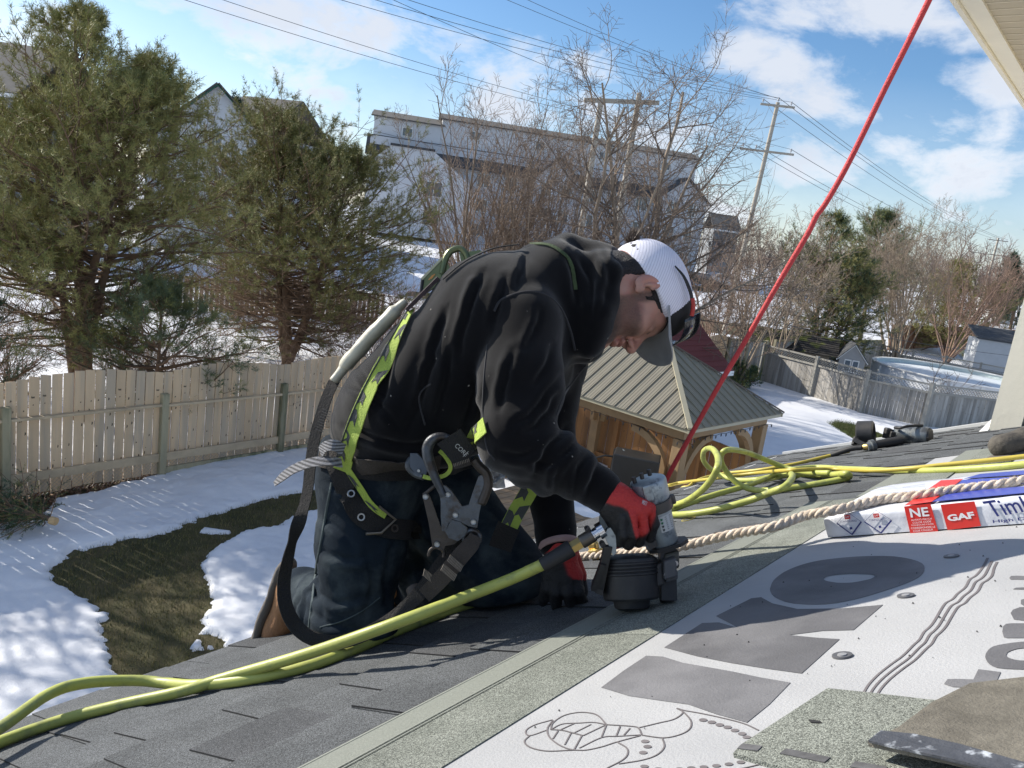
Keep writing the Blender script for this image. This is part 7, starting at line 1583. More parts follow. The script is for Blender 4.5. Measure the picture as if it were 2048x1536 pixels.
# ---------------- gloves
def finger(P, pts, rs, k=.005):
    d = None
    for i in range(len(pts)-1): q_ = sd_cone(P, pts[i], rs[i], pts[i+1], rs[i+1]); d = q_ if d is None else smin(d, q_, k)
    return d
GR = dict(index=[(1300, 1016, 1.468), (1308, 1048, 1.474), (1300, 1075, 1.492), (1284, 1074, 1.512)], middle=[(1283, 1024, 1.456), (1288, 1060, 1.460), (1278, 1085, 1.482), (1262, 1079, 1.505)], ring=[(1264, 1031, 1.450), (1267, 1068, 1.452), (1257, 1090, 1.477), (1243, 1081, 1.501)], pinky=[(1246, 1036, 1.452), (1247, 1070, 1.452), (1238, 1085, 1.474), (1228, 1076, 1.496)])
rw_ = K(1214, 988, 1.487)
def glove_r(P):
    d = sd_cone(P, rw_, .0335, K(1235, 1000, 1.476), .033)
    for (x, y, z) in ((1292, 1016, 1.462), (1278, 1022, 1.458), (1262, 1030, 1.460), (1248, 1036, 1.466)): d = smin(d, sd_cone(P, K(1232, 1000, 1.478), .027, K(x, y, z), .0140), .010)
    d = smin(d, sd_cone(P, K(1225, 1015, 1.478), .026, K(1245, 1055, 1.478), .024), .015)
    for nm, pts in GR.items(): s = .92 if nm == 'pinky' else 1; d = smin(d, finger(P, [K(*p) for p in pts], [.0112*s, .0100*s, .0093*s, .0088*s]), .0010)
    th_ = finger(P, [K(1240, 1000, 1.50), K(1272, 1000, 1.530), K(1298, 1012, 1.540)], [.020, .0145, .0115]); d = smin(d, th_, .010)
    x, y, z = (P-CAM)@IMR, (P-CAM)@IMD, P@FWD
    return d + .0012*vnoise(np.stack([x*60+y*30, y*40-x*40, z*40], -1), 1.0, 51)
gpts = [K(*p) for v in GR.values() for p in v]+[rw_, K(1298, 1000, 1.54)]
gl_r = sd_mesh("glove", glove_r, gpts, .045, .0024, m_glove, man, 1)
co = np.array([v.co[:] for v in gl_r.data.vertices]); X_, Y_ = px_of(co); dep = (co-CAM)@FWD
line = np.interp(X_, [1195, 1215, 1240, 1256, 1262, 1268, 1272, 1300, 1320], [1000, 1006, 1013, 1022, 1040, 1064, 1076, 1066, 1050])
red = 1/(1+np.exp(((Y_-line)+fbm(co, 90, 2, 3)*3)/1.2)); red *= (dep < 1.505)*(X_ < 1312)
red *= 1/(1+np.exp((X_-np.interp(Y_, [960, 1030, 1050, 1080], [1330, 1312, 1303, 1290]))/1.5)); set_attr(gl_r, 'red', np.clip(red, 0, 1))
m_logo = mat("glove_print", (.66, .60, .58), .8, .1, 20)
dg_v = [v.co.copy() for v in gl_r.data.vertices]; GB = BVHTree.FromPolygons(dg_v, [tuple(p.vertices) for p in gl_r.data.polygons])
def cast(tree, px, py, off=.0008):
    d = unit(dirpx(px, py)); h = tree.ray_cast(Vector(CAM), Vector(d)); 
    if h[0] is None: return None
    n = np.array(h[1]); n = n if n@d < 0 else -n; return np.array(h[0])+n*off
def text_cast(name, body_, quad, m, parent, tree, bold=0.0, shear=.25):
    Vt, Ft = text_mesh(body_, bold, shear); lo, hi = Vt.min(0), Vt.max(0); s = (Vt-lo)/np.maximum(hi-lo, 1e-6); TL, TR, BR, BL = [np.array(q, float) for q in quad]; P = []
    for x, y in s[:, :2]:
        p = BL*(1-x)*(1-y)+BR*x*(1-y)+TL*(1-x)*y+TR*x*y; h = cast(tree, *p)
        if h is None: return None
        P.append(h)
    bb = MB(); bb.add(P, Ft); return bb.build(name, m, parent)
text_cast("printed_letters", "Milwaukee", [(1270, 976), (1284, 998), (1276, 1003), (1265, 984)], m_logo, gl_r, GB, .02)
text_cast("printed_letters", "work", [(1286, 996), (1297, 1001), (1292, 1012), (1283, 1008)], m_logo, gl_r, GB, .01)
GLL = dict(index=[(1150, 1150, 1.655), (1156, 1182, 1.640), (1164, 1202, 1.660), (1166, 1208, 1.672)], middle=[(1134, 1156, 1.645), (1136, 1186, 1.632), (1142, 1206, 1.655), (1143, 1212, 1.668)], ring=[(1116, 1156, 1.648), (1112, 1184, 1.638), (1112, 1204, 1.660), (1112, 1212, 1.674)], pinky=[(1100, 1150, 1.658), (1093, 1176, 1.652), (1088, 1196, 1.672), (1086, 1204, 1.686)])
lw_ = K(1116, 1082, 1.676)
def glove_l(P):
    d = sd_cone(P, lw_, .036, K(1122, 1105, 1.668), .032)
    for v in GLL.values(): d = smin(d, sd_cone(P, K(1121, 1100, 1.668), .028, K(*v[0]), .0175), .014)
    for nm, pts in GLL.items(): d = smin(d, finger(P, [K(*p) for p in pts], [.0150, .0138, .0125, .011]), .005)
    th_ = finger(P, [K(1140, 1105, 1.70), K(1160, 1150, 1.715), K(1166, 1185, 1.715)], [.019, .0145, .012]); d = smin(d, th_, .01)
    x, y, z = (P-CAM)@IMR, (P-CAM)@IMD, P@FWD
    return d + .0014*vnoise(np.stack([x*60+y*30, y*40-x*40, z*40], -1), 1.0, 53)
gl_l = sd_mesh("glove", glove_l, [K(*p) for v in GLL.values() for p in v]+[lw_, K(1166, 1180, 1.72)], .045, .0034, m_glove, man, 1)
co = np.array([v.co[:] for v in gl_l.data.vertices]); X_, Y_ = px_of(co); red = 1/(1+np.exp((np.interp(Y_, [1060, 1100, 1112, 1150, 1175], [1080, 1080, 1124, 1137, 1168])-X_)/1.5)); red = np.maximum(red*(Y_ < 1160), 1/(1+np.exp((Y_-1104)/1.5))); set_attr(gl_l, 'red', np.clip(red, 0, 1))
for (P_, d_, r0_, mcol) in ((lw_, unit(K(1116, 1082, 1.676)-K(1112, 1060, 1.69)), .0440, m_cuffw),):
    b = MB(); b.lathe(P_+d_*.004, d_, [(0, r0_-.004), (.0, r0_), (.006, r0_+.001), (.012, r0_-.003), (.012, r0_-.010)], 28); b.build("glove_cuff", mcol, gl_l, True)
# ---------------- boots
def boot(P, ank, toe, up_, w=1.0, sole=0):
    f_ = unit(toe-ank); u_ = unit(up_-f_*(up_@f_)); s_ = np.cross(f_, u_); L_ = np.linalg.norm(toe-ank)
    q = np.stack([(P-ank)@f_, (P-ank)@u_, (P-ank)@s_], -1)
    if sole:
        d = sd_cone(q*A3(1, 2.2, 1), (-.035, -.085*2.2, 0), .040, (L_*.45, -.085*2.2, 0), .042); d = smin(d, sd_cone(q*A3(1, 2.2, 1), (L_*.45, -.085*2.2, 0), .042, (L_-.035, -.083*2.2, 0), .046), .02)
        d = smax(d, q[..., 1]+.072, .003); d = smax(d, -(q[..., 1]+.100), .003); hl = np.maximum(np.abs(q[..., 0]-.028)-.010, -(q[..., 1]+.092)*0+(q[..., 1]+.093)); return smax(d, -np.maximum(np.abs(q[..., 0]-.035)-.012, q[..., 1]+.092), .002)
    d = sd_cone(q, (.0, .07, 0), .052, (-.008, -.03, 0), .044); d = smin(d, sd_cone(q, (-.01, -.05, 0), .040, (L_*.5, -.042, 0), .038), .03); d = smin(d, sd_cone(q, (L_*.5, -.042, 0), .038, (L_-.045, -.044, 0), .040), .03)
    d = smax(d, -(q[..., 1]+.078), .004); return d + .0014*vnoise(q*A3(40, 60, 40), 1.0, 61)
bA, bT, bU = K(612, 1196, 2.0), K(560, 1345, 2.02), unit(IMR*.90-IMD*.15-FWD*.35)
bo = bpy.data.objects.new("boot", None); bo.location = tuple(bA); link(bo, man)
sd_mesh("upper", lambda P: boot(P, bA, bT, bU), [bA, bT, bA+bU*.09, bA-bU*.1], .08, .006, m_boot, bo, 1); sd_mesh("sole", lambda P: boot(P, bA, bT, bU, sole=1), [bA, bT, bA-bU*.1], .09, .005, m_sole, bo, 1)
cA, cT, cU = K(822, 1165, 2.06), K(775, 1215, 2.20), unit(IMR*.6-IMD*.5-FWD*.5)
bo2 = bpy.data.objects.new("boot", None); bo2.location = tuple(cA); link(bo2, man)
sd_mesh("upper", lambda P: boot(P, cA, cT, cU), [cA, cT, cA+cU*.09, cA-cU*.1], .08, .007, m_boot, bo2, 1); sd_mesh("sole", lambda P: boot(P, cA, cT, cU, sole=1), [cA, cT, cA-cU*.1], .09, .006, m_sole, bo2, 1)
# the second roofer's boot at the right edge
m_wboot = mat("worn_boot_leather", (.095, .085, .070), .85, .25, 20, .5, 90, col2=(.05, .045, .04), mixscale=16); m_lace = mat("dark_laces", (.02, .02, .02), .8, .2, 30)
wA = on_roof(2150, 908, .10); wT = on_roof(2010, 921, .030); wT = wA+unit(wT-wA)*.285; wU = unit(EN*1.0+EU*.05)
wf = unit(-RT-EN*((-RT)@EN)-.15*EU); wA = on_roof(1990, 922, 0)-wf*.262; wA = rf(*roof_uv(wA)[:2], .088); wT = wA+wf*.27
wb = thing("work_boot", "worn grey-brown lace-up work boot standing on the roof at the right edge", "boot", wA-EN*.1)
sd_mesh("upper", lambda P: boot(P, wA, wT, EN), [wA, wT, wA+EN*.09, wA-EN*.1], .08, .006, m_wboot, wb, 1); sd_mesh("sole", lambda P: boot(P, wA, wT, EN, sole=1), [wA, wT, wA-EN*.1], .09, .005, m_sole, wb, 1)
ws = np.cross(wf, EN)
for i in range(6):
    c = wA+wf*(.042+.022*i)+EN*(.022-.012*i); b = MB(); b.tube(spline([c+ws*.034-EN*.012, c+ws*.014+EN*.012, c-ws*.014+EN*.012, c-ws*.034-EN*.012], 4), .0026, 6); b.build("lace", m_lace, wb, True)
# ================================================================== HARNESS, LANYARD, HOOKS
m_web = mat("black_webbing", (.016, .015, .015), .9, .2, 30, .6, 260); m_webb = mat("worn_brown_webbing", (.045, .037, .032), .9, .25, 24, .6, 260)
m_lime = mat("lime_webbing", (.36, .47, .075), .8, .10, 30, .5, 300); m_camo = mat("camo_patch", (.060, .064, .062), .85, .15, 40, .5, 300)
m_greyw = mat("grey_striped_webbing", (.30, .295, .30), .85, .08, 20, .4, 300)
_N, _L, _B = nodes(m_greyw); tc = _N.new('ShaderNodeTexCoord'); wv = _N.new('ShaderNodeTexWave'); wv.inputs['Scale'].default_value = 55; wv.bands_direction = 'Z'; _L.new(tc.outputs['Object'], wv.inputs[0]); cur = _B.inputs['Base Color'].links[0].from_socket; mx = _N.new('ShaderNodeMix'); mx.data_type = 'RGBA'; mx.blend_type = 'MULTIPLY'; mx.inputs[0].default_value = .8; _L.new(cur, mx.inputs[6]); _L.new(wv.outputs['Color'], mx.inputs[7]); _L.new(mx.outputs[2], _B.inputs['Base Color'])
m_hook = mat("scuffed_steel", (.085, .095, .108), .42, .30, 30, .25, 80, metal=.7, col2=(.055, .047, .042), mixscale=28, mixlo=.5, mixhi=.62); m_hookb = mat("brown_steel", (.065, .055, .048), .5, .25, 30, .25, 80, metal=.5); m_rivet = mat("rivet_steel", (.36, .37, .37), .35, .15, 30, metal=.8)
m_pack = mat("cream_pack_cover", (.50, .475, .37), .45, .08, 8, .25, 30, col2=(.38, .36, .28), mixscale=9); m_pad = mat("brown_pad", (.055, .038, .040), .95, .25, 40, .8, 120); m_olive = mat("olive_steel", (.17, .19, .09), .35, .2, 18, .1, 60, metal=.55)
m_tag_ = mat("stitch_thread", (.15, .135, .12), .9, .2, 60); m_poly = mat("clear_plastic_wrap", (.52, .53, .55), .3, .08, 12, .8, 40); m_jseam = mat("denim_seam", (.060, .082, .088), .9, .2, 30, .3, 300)
def tree_of(*obs):
    V = []; F = []
    for o in obs:
        k = len(V); V += [tuple(v.co) for v in o.data.vertices]; F += [tuple(i+k for i in p.vertices) for p in o.data.polygons]
    return BVHTree.FromPolygons([Vector(v) for v in V], F)
BT = tree_of(hood_o, jean_o)
def drape(px, off=.005, sub=10, smooth=3, fall=1.72):
    """points of a pixel path laid on the clothes; returns points and normals"""
    P2 = spline([A3(x, y, 0) for x, y in px], sub)[:, :2]; P, N = [], []
    for x, y in P2:
        d = unit(dirpx(x, y)); h = BT.ray_cast(Vector(CAM), Vector(d))
        if h[0] is None: P.append(None); N.append(None); continue
        n = np.array(h[1]); n = n if n@d < 0 else -n; P.append(np.array(h[0])); N.append(n)
    good = [i for i in range(len(P)) if P[i] is not None]
    for i in range(len(P)):
        if P[i] is None and not good: P[i] = at(*P2[i], fall); N[i] = -FWD
        elif P[i] is None:
            j = min(good, key=lambda g_: abs(g_-i)); dep = (P[j]-CAM)@FWD; P[i] = at(*P2[i], dep); N[i] = N[j]
    P, N = np.array(P), np.array(N)
    for _ in range(smooth):
        N[1:-1] = (N[:-2]+2*N[1:-1]+N[2:])/4; P[1:-1] = (P[:-2]+2*P[1:-1]+P[2:])/4
    N /= np.linalg.norm(N, axis=1)[:, None]; return P+N*off, N
def ribbon(name, P, N, w, m, parent, t=.0022, lift=.0, fold=0.0):
    T = np.gradient(P, axis=0); T /= np.linalg.norm(T, axis=1)[:, None]; Sd = np.cross(T, N); Sd /= np.linalg.norm(Sd, axis=1)[:, None]; N = np.cross(Sd, T); w = np.full(len(P), w) if np.isscalar(w) else np.interp(np.linspace(0, 1, len(P)), np.linspace(0, 1, len(w)), w)
    V = []; k = 4
    for i in range(len(P)):
        for s in (-1, -.33, .33, 1):
            V.append(P[i]+Sd[i]*s*w[i]/2+N[i]*(lift+fold*(1-s*s)))
        for s in (1, .33, -.33, -1): V.append(P[i]+Sd[i]*s*w[i]/2+N[i]*(lift-t+fold*(1-s*s)))
    F = [(8*i+j, 8*i+(j+1) % 8, 8*i+8+(j+1) % 8, 8*i+8+j) for i in range(len(P)-1) for j in range(8)]+[tuple(range(8))[::-1], tuple(8*(len(P)-1)+j for j in range(8))]
    b = MB(); b.add(V, F); return b.build(name, m, parent, True, rad(50)), Sd, N
def wpx(n, d=1.62): return n*d/FPX
def camo(P, N, Sd, w, parent, step=.052, seed=0):
    r = random.Random(seed); L_ = np.r_[0, np.cumsum(np.linalg.norm(np.diff(P, axis=0), axis=1))]; s = .02; side = 1
    while s < L_[-1]-.03:
        def q(ds, c): i = min(np.searchsorted(L_, s+ds), len(P)-1); return P[i]+Sd[i]*c*w/2+N[i]*.0007
        b = MB(); e = .95*side; sh = [q(-.016, e), q(.018+.006*r.random(), e), q(.010, .35*side), q(.020, -.10*side), q(-.004, -.02*side), q(-.012, .45*side)]
        i = min(np.searchsorted(L_, s), len(P)-1); b.poly(sh, N[i], .0004); b.build("camo_patch", m_camo, parent); s += step*(.8+.4*r.random()); side = -side if r.random() < .6 else side
har = bpy.data.objects.new("harness", None); har.location = tuple(K(760, 900, 1.7)); link(har, man)
def sub_strap(name, px, w, m, off=.005, sub=10, cam=None, seed=1, tint=None, smooth=3):
    P, N = drape(px, off, sub, smooth); o, Sd, Nn = ribbon(name, P, N, w, m, har)
    if cam: camo(P, Nn, Sd, w, o, cam, seed)
    return P, Nn, Sd, o
# waist belt, back strap, shoulder strap, thigh strap
sub_strap("waist_belt", [(642, 912), (668, 918), (700, 928), (760, 930), (830, 928), (880, 922)], wpx(44), m_webb, .006)
sub_strap("waist_belt", [(700, 936), (760, 944), (820, 944), (880, 938), (940, 925)], wpx(34), m_web, .009)
P, N, Sd, o = sub_strap("shoulder_strap", [(826, 628), (808, 660), (775, 722), (742, 786), (716, 848), (700, 896), (686, 940)], [wpx(20), wpx(30), wpx(37), wpx(38), wpx(36)], m_lime, .010, 12, None, 1, smooth=6)
camo(P, N, Sd, wpx(34), o, .046, 3)
b = MB(); b.tube(P[:-4]+Sd[:-4]*np.interp(np.arange(len(P)-4), [0, len(P)], [wpx(9), wpx(18)])[:, None]+N[:-4]*.001, .0018, 6); b.build("dark_edge", m_camo, o, True)
sub_strap("shoulder_strap", [(1062, 490), (1100, 494), (1128, 512), (1146, 540), (1152, 580)], wpx(7), mat("dark_green_webbing", (.05, .075, .03), .9, .15, 30, .5, 300), .006)
sub_strap("shoulder_strap", [(890, 560), (930, 528), (985, 503), (1040, 494)], wpx(9), m_web, .007)
P, N, Sd, o = sub_strap("thigh_strap", [(672, 922), (688, 962), (702, 1000), (726, 1032), (762, 1052), (800, 1060), (838, 1058)], wpx(42), m_web, .008)
P2, N2, Sd2, o2 = sub_strap("thigh_strap", [(700, 940), (722, 976), (742, 1008), (768, 1030)], wpx(13), m_lime, .012); camo(P2, N2, Sd2, wpx(12), o2, .06, 5)
for x, y in ((702, 990), (723, 1033), (783, 1058)):
    h = cast(BT, x, y, .0125)
    if h is not None:
        d = unit(CAM-h); h_ = BT.ray_cast(Vector(CAM), Vector(-d)); n = np.array(h_[1]); n = unit((n if n@d > 0 else -n)+d*.6)
        b = MB(); b.lathe(h, n, [(0, .0048), (.0016, .0052), (.0018, .0078), (0, .0088)], 20, cap=False); b.build("eyelet", m_rivet if x < 770 else m_hookb, har, True)
bk_ = [K(756, 1012, 1.575), K(782, 1040, 1.575), K(765, 1060, 1.575), K(733, 1066, 1.575)]
bc = [cast(BT, x, y, .014) for x, y in ((757, 1010), (783, 1038), (758, 1066), (731, 1068))]
if all(x is not None for x in bc):
    b = MB(); b.tube([bc[0], bc[1], bc[2], bc[3]], .0032, 8); b.build("buckle", mat("dull_buckle", (.20, .18, .15), .4, .2, 20, metal=.7), har, True)
P, N, Sd, o = sub_strap("chest_strap", [(930, 895), (950, 876), (975, 852)], wpx(34), m_lime, .008); camo(P, N, Sd, wpx(34), o, .03, 8)
P = np.array([K(1066, 968, 1.60), K(1050, 996, 1.60), K(1032, 1026, 1.60), K(1014, 1062, 1.60)]); P = spline(P, 5); N = np.tile(-FWD, (len(P), 1)); o, Sd, Nn = ribbon("leg_strap", P, N, wpx(34), m_lime, har); camo(P, Nn, Sd, wpx(34), o, .035, 9)
P = spline([K(1018, 1052, 1.598), K(1008, 1075, 1.60), K(1000, 1098, 1.605)], 4); ribbon("strap_pad", P, np.tile(-FWD, (len(P), 1)), wpx(46), m_web, har, .006)
# grey tail of the belt sticking out behind
P = spline([K(684, 925, 1.60), K(655, 921, 1.585), K(620, 925, 1.58), (K(586, 938, 1.58)), K(562, 955, 1.58), K(548, 968, 1.582)], 6); N = np.array([unit(UP*.72-FWD*.70-RT*.15)]*len(P)); ribbon("strap_tail", P, N, [.026, .026, .026, .025, .022, .012], m_greyw, har)
P = spline([K(640, 905, 1.60), K(650, 893, 1.585), K(668, 890, 1.58), K(688, 900, 1.59)], 6); ribbon("strap_keeper", P, np.array([unit(-FWD+UP*.5)]*len(P)), .024, m_greyw, har)
# pad between the shoulders
P, N = drape([(816, 622), (838, 600), (860, 578), (880, 558)], .008, 8); ribbon("back_pad", P, N, .034, m_pad, har, .008)
# seams on the clothes
def seam(name, px, m, parent, r_=.0019, off=.0004):
    P, N = drape(px, off, 10, 2); b = MB(); b.tube(P, r_, 6); b.build(name, m, parent, True)
seam("seam", [(988, 622), (1000, 602), (1030, 588), (1062, 583), (1096, 592), (1122, 618), (1140, 660), (1150, 700)], m_seam, hood_o, .0026)
seam("seam", [(975, 690), (968, 760), (966, 830), (974, 895), (990, 920)], m_seam, hood_o)
seam("seam", [(1188, 712), (1160, 745), (1128, 790), (1112, 830)], m_seam, hood_o)
seam("seam", [(850, 850), (838, 800), (845, 780), (862, 768)], m_seam, hood_o)
seam("side_seam", [(664, 965), (655, 1010), (644, 1075), (632, 1140), (624, 1210), (618, 1262)], m_jseam, jean_o, .0034)
seam("knee_seam", [(640, 1255), (690, 1240), (730, 1218), (760, 1195)], m_jseam, jean_o, .0016)
# ---- lanyard: cream shock pack, black webbing loop, scaffold hooks
lan = thing("lanyard", "black webbing lanyard with cream shock pack and two big steel scaffold hooks hanging on the harness", "lanyard", K(745, 680, 1.7))
lan['label'] = "black fall lanyard with cream shock pack and large steel hooks on the roofer"
pk = [K(668, 762, 1.70), K(684, 742, 1.70), K(694, 728, 1.70), K(720, 698, 1.69), K(752, 662, 1.68), K(782, 632, 1.675), K(798, 615, 1.675), K(812, 602, 1.675)]
b = MB(); PP = spline(pk, 6); f = np.linspace(0, 1, len(PP)); rr_ = np.interp(f, [0, .06, .20, .27, .5, .78, .84, .95, 1], [.016, .0165, .0175, .0245, .0255, .0245, .0165, .0150, .012]); b.tube(PP, rr_, 14)
o = b.build("shock_pack", m_pack, lan, True, None)
for v in o.data.vertices:
    p = np.array(v.co[:]); i = int(np.argmin(np.linalg.norm(PP-p, axis=1))); d = p-PP[i]; nrm = unit(-IMR*.7-IMD*.7); q_ = d-nrm*(d@nrm)*.35; v.co = Vector(PP[i]+q_*(1+.10*vnoise(p[None]*A3(50, 50, 50), 1.0, 5)[0]))
path = [(668, 762, 1.70), (655, 790, 1.68), (640, 835, 1.665), (628, 880, 1.66), (620, 930, 1.655), (614, 985, 1.65), (602, 1030, 1.645), (588, 1075, 1.64), (576, 1120, 1.635), (568, 1165, 1.63), (572, 1212, 1.61), (592, 1252, 1.60), (625, 1276, 1.588), (672, 1284, 1.582), (725, 1270, 1.575), (775, 1242, 1.565), (822, 1204, 1.555), (862, 1158, 1.55), (895, 1112, 1.545), (920, 1076, 1.54)]
PP = spline([K(*p) for p in path], 7); f = np.linspace(0, 1, len(PP)); NN = []
for t in f:
    NN.append(unit(-FWD*np.interp(t, [0, .15, .30, .38, .46, .62, .8, 1], [1, 1, .8, .35, .9, .8, .55, 1]) + RT*np.interp(t, [0, .3, .38, .46, .6, .8, 1], [-.2, -.5, .9, .5, .55, .3, .2]) + UP*np.interp(t, [0, .5, .65, .8, 1], [0, .1, .55, .75, .35])))
ribbon("webbing", PP, np.array(NN), [.026, .027, .030, .027, .030, .030, .030, .032], m_web, lan)
P = spline([K(664, 812, 1.655), K(650, 838, 1.652), K(644, 860, 1.65)], 4); 
for k in range(9):     # stitching block on the webbing
    a_ = K(636+k*1.0-2*0, 826+k*5.0, 1.648); b = MB(); b.tube([K(646-k*1.9, 818+k*5, 1.650), K(662-k*1.9, 824+k*5, 1.650)], .0007, 4); b.build("stitching", m_tag_, lan)
HD = 1.515
def hk(x, y, dd=0.0): return at(820+x/4.265, 840+y/4.265, HD+dd)
def plate(name, px, dd, t, m, par): b = MB(); b.poly([hk(x, y, dd) for x, y in px], FWD, t); return b.build(name, m, par)
def hooks(dd, m1, m2):
    b = MB(); PP = spline([hk(350, 165, dd), hk(270, 142, dd), (hk(195, 165, dd)), hk(152, 225, dd), hk(150, 300, dd), hk(180, 400, dd), hk(215, 490, dd), hk(262, 590, dd), hk(290, 650, dd)], 7); b.tube(PP, [.0075+.0035*math.sin(math.pi*min(1, i/(len(PP)-1)*1.15)) for i in range(len(PP))], 12); b.build("hook", m1, lan, True)
    plate("side_plate", [(238, 560), (300, 560), (345, 600), (442, 738), (500, 724), (540, 600), (586, 478), (640, 470), (662, 520), (655, 610), (612, 700), (590, 800), (572, 922), (500, 905), (430, 868), (362, 846), (330, 880), (300, 950), (272, 945), (262, 820), (262, 700)], dd-.002, .010, m1, lan)
    b = MB(); PP = spline([hk(540, 330, dd), hk(590, 395, dd), hk(650, 455, dd), hk(668, 545, dd), hk(640, 640, dd), hk(605, 720, dd)], 6); b.tube(PP, [.006]+[.0095]*(len(PP)-2)+[.007], 10); b.build("gate", m2, lan, True)
    plate("lever", [(106, 645), (150, 630), (172, 660), (258, 905), (335, 965), (408, 1030), (380, 1060), (300, 1075), (285, 1120), (240, 1108), (190, 1075), (160, 880)], dd+.012, .007, m2, lan)
    b = MB(); b.tube([hk(115, 640, dd+.015), hk(215, 560, dd+.012)], .0035, 8); b.build("lever_link", m2, lan, True)
    plate("lower_plate", [(300, 950), (352, 850), (430, 870), (490, 930), (470, 985), (410, 1035), (330, 1005)], dd-.004, .012, m1, lan)
    b = MB(); c = hk(528, 1010, dd+.002); b.tube([c+(RT*math.cos(t)-UP*math.sin(t))*.0155+FWD*0 for t in np.linspace(0, 2*math.pi, 25)], .0052, 10, cap=False); b.build("eye", m1, lan, True)
    b = MB(); c = hk(225, 1150, dd+.014); b.tube([c+(RT*math.cos(t)-UP*math.sin(t))*.0150 for t in np.linspace(math.pi*.95, math.pi*2.1, 16)], .0036, 8); b.build("eye", m2, lan, True)
    for x, y in ((325, 637), (388, 810), (542, 870), (232, 1060), (134, 655)):
        b = MB(); p = hk(x, y, dd-.003 if x > 240 else dd+.010); b.lathe(p+FWD*.006, -FWD, [(0, .0062), (.006, .0062), (.008, .005), (.0075, .0035), (.0085, .003)], 16); b.build("rivet", m_rivet, lan, True)
hooks(0.0, m_hook, m_hookb)
# second hook peeping out behind the first
b = MB(); PP = spline([hk(60, 300, .07), hk(20, 330, .07), hk(-10, 390, .07), hk(40, 450, .07), hk(120, 480, .06)], 5); b.tube(PP, .009, 10); b.build("hook", m_hook, lan, True)
plate("clip", [(0, 285), (60, 285), (110, 340), (150, 420), (130, 480), (60, 475), (0, 400)], .055, .012, mat("blue_grey_clip", (.075, .095, .125), .5, .2, 20), lan)
b = MB(); p = hk(75, 432, .052); b.lathe(p, -FWD, [(0, .004), (.003, .003)], 10); b.build("rivet", m_rivet, lan, True)
b = MB(); PP = spline([hk(110, 480, .03), hk(180, 495, .02), hk(300, 470, .01), hk(345, 400, .0), hk(300, 310, .0), hk(250, 262, .005)], 6); ribbon("lime_loop", PP, np.tile(unit(-FWD+UP*.3), (len(PP), 1)), .008, m_lime, lan)
# webbing end with stitch block through the eye
P = spline([hk(560, 985, -.012), hk(520, 1060, -.016), hk(440, 1150, -.016), hk(340, 1270, -.012), hk(220, 1400, -.005), hk(120, 1500, .004)], 6); o, Sd, Nn = ribbon("webbing", P, np.tile(unit(-FWD+UP*.25), (len(P), 1)), [.024, .032, .034, .034, .033, .030], m_webb, lan, .006)
for k in range(13):
    f = k/12; c = hk(372-105*f*.95, 1190+125*f*.0+60*0, 0)
    for row in (0, 1):
        b = MB(); a_ = hk(345+9*k-row*55, 1150+7.5*k+row*78, -.0215); c_ = hk(318+9*k-row*55, 1205+7.5*k+row*78, -.0210); b.tube([a_, c_], .0008, 4); b.build("stitching", mat("stitch_tan", (.22, .19, .16), .9, .2, 60) if k == 0 and row == 0 else bpy.data.materials["stitch_tan"], lan)
for k in range(8):
    b = MB(); b.tube([hk(125+10*k, 1270+8*k, -.002), hk(112+10*k, 1330+8*k, -.002)], .0008, 4); b.build("stitching", bpy.data.materials["stitch_tan"], lan)
b = MB(); PP = spline([K(826, 1176, 1.60), K(832, 1190, 1.59), K(836, 1200, 1.585)], 3); b.tube(PP, [.016]*len(PP), 14); b.build("rubber_sleeve", mat("brown_sleeve", (.07, .055, .045), .7, .2, 20), lan, True)
# label pad with lettering
pad = [hk(230, 205, -.014), hk(430, 75, -.010), hk(552, 255, -.010), hk(505, 350, -.014), hk(365, 370, -.018)]
b = MB(); b.poly(pad, FWD, .012); pd = b.build("label_pad", m_web, har)
text_on("printed_letters", "CORE", [hk(405, 195, -.0215), hk(500, 290, -.019), hk(470, 312, -.0205), hk(378, 225, -.0225)], mat("pad_print", (.42, .42, .42), .8, .1, 20), pd, .0, off=.002)
b = MB(); b.bar(hk(452, 312, -.0215), hk(498, 268, -.0200), .0011, .0006, -FWD); b.build("printed_stroke", bpy.data.materials["pad_print"], pd)
P = spline([hk(370, 385, -.016), hk(440, 372, -.015), hk(510, 350, -.013)], 4); ribbon("pad_strap", P, np.tile(-FWD, (len(P), 1)), .016, m_webb, har)
for k in range(10):
    b = MB(); b.tube([hk(378+14*k, 400-5*k, -.0195), hk(374+14*k, 372-5*k, -.0195)], .0006, 4); b.build("stitching", bpy.data.materials["stitch_tan"], har)
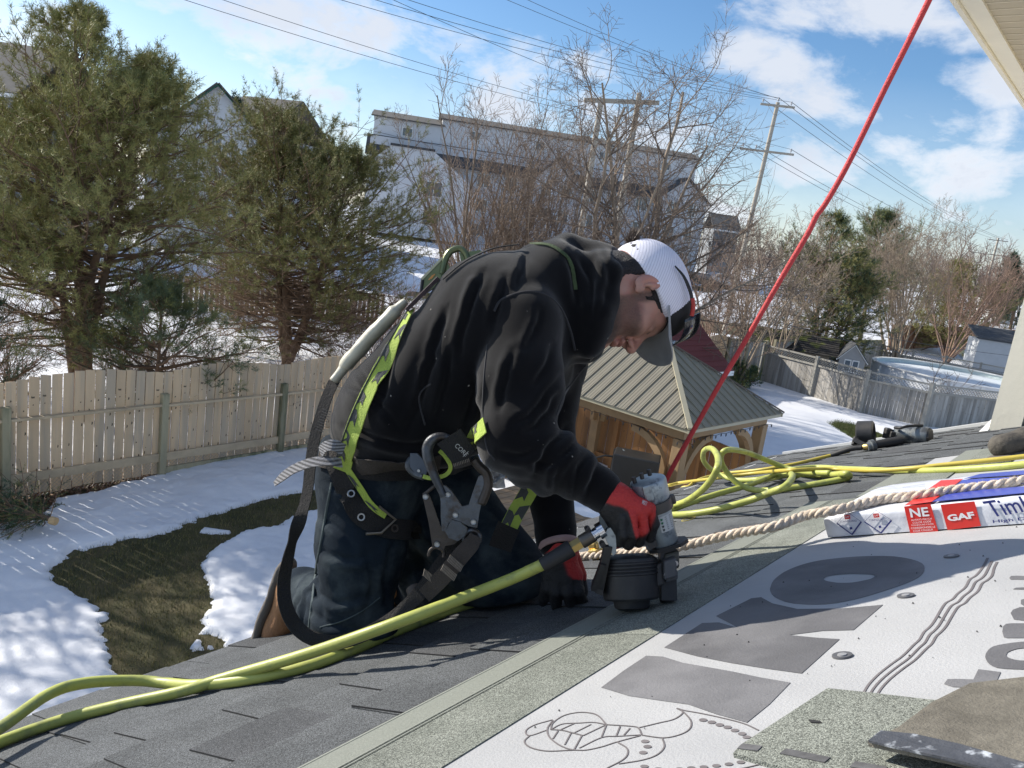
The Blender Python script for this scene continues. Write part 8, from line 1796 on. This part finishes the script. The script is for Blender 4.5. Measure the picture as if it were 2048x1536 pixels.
# snap hook at the back
dh_ = thing("snap_hook", "olive green steel snap hook clipped high on the harness behind his shoulder", "hook", K(870, 550, 1.72))
def hb_(x, y, d=1.715): return at(x, y, d)
b = MB(); b.poly([hb_(842, 556), (hb_(884, 514)), hb_(893, 522), hb_(905, 545), hb_(898, 560), hb_(872, 572), hb_(848, 588)], FWD, .016); b.build("lever", m_olive, dh_)
b = MB(); b.poly([hb_(842, 556, 1.712), hb_(883, 514, 1.712), hb_(886, 517, 1.712), hb_(845, 560, 1.712)], FWD, .022); b.build("lever_edge", mat("pale_edge", (.50, .47, .30), .4, .1, 10, metal=.3), dh_)
b = MB(); b.tube(spline([hb_(884, 548), hb_(890, 522), hb_(900, 504), hb_(918, 497), hb_(930, 506), hb_(936, 520)], 6), .0075, 10); b.build("hook", m_olive, dh_, True)
b = MB(); b.poly([hb_(918, 506), hb_(960, 500), hb_(966, 504), hb_(940, 522), hb_(922, 522)], FWD, .010); b.build("tongue", m_olive, dh_)
b = MB(); b.tube([hb_(845, 560), hb_(842, 585), hb_(850, 590)], .004, 8); b.build("spring_leg", m_gblk, dh_, True)
for x, y in ((888, 526), (878, 552)): b = MB(); p = hb_(x, y, 1.714); b.lathe(p, -FWD, [(0, .006), (.002, .0055), (.002, .003)], 12); b.build("rivet", m_olive, dh_, True)
for k in (0, 1): b = MB(); b.poly([hb_(856+k*4, 560-k*2, 1.714), hb_(859+k*4, 560-k*2, 1.714), hb_(867+k*4, 550-k*2, 1.714), hb_(864+k*4, 550-k*2, 1.714)], -FWD, .0006); b.build("orange_mark", mat("orange_mark%d" % k, (.75, .33, .08), .5, .1, 8), dh_)
# crumpled clear plastic tucked at his hip
r = np.random.default_rng(8); pl = thing("plastic_wrap", "crumpled clear plastic film tucked under the roofer's elbow by the hooks", "plastic film", K(995, 940, 1.56))
V = []; nu, nv = 22, 26
for i in range(nu):
    for j in range(nv):
        u, v = i/(nu-1), j/(nv-1); x = 968+52*u+(-12*v); y = 918+12*u+62*v-22*u*v; q_ = vnoise(A3(u*3.1, v*4.2, 0)[None], 1, 3)[0]*.016+vnoise(A3(u*9, v*11, 1)[None], 1, 4)[0]*.007; V.append(K(x+6*vnoise(A3(u*4, v*4, 7)[None], 1, 6)[0], y+7*vnoise(A3(u*4, v*4, 3)[None], 1, 5)[0], 1.555+q_))
b = MB(); b.add(V, [(i*nv+j, i*nv+j+1, (i+1)*nv+j+1, (i+1)*nv+j) for i in range(nu-1) for j in range(nv-1)]); b.build("film", m_poly, pl, True, rad(60))
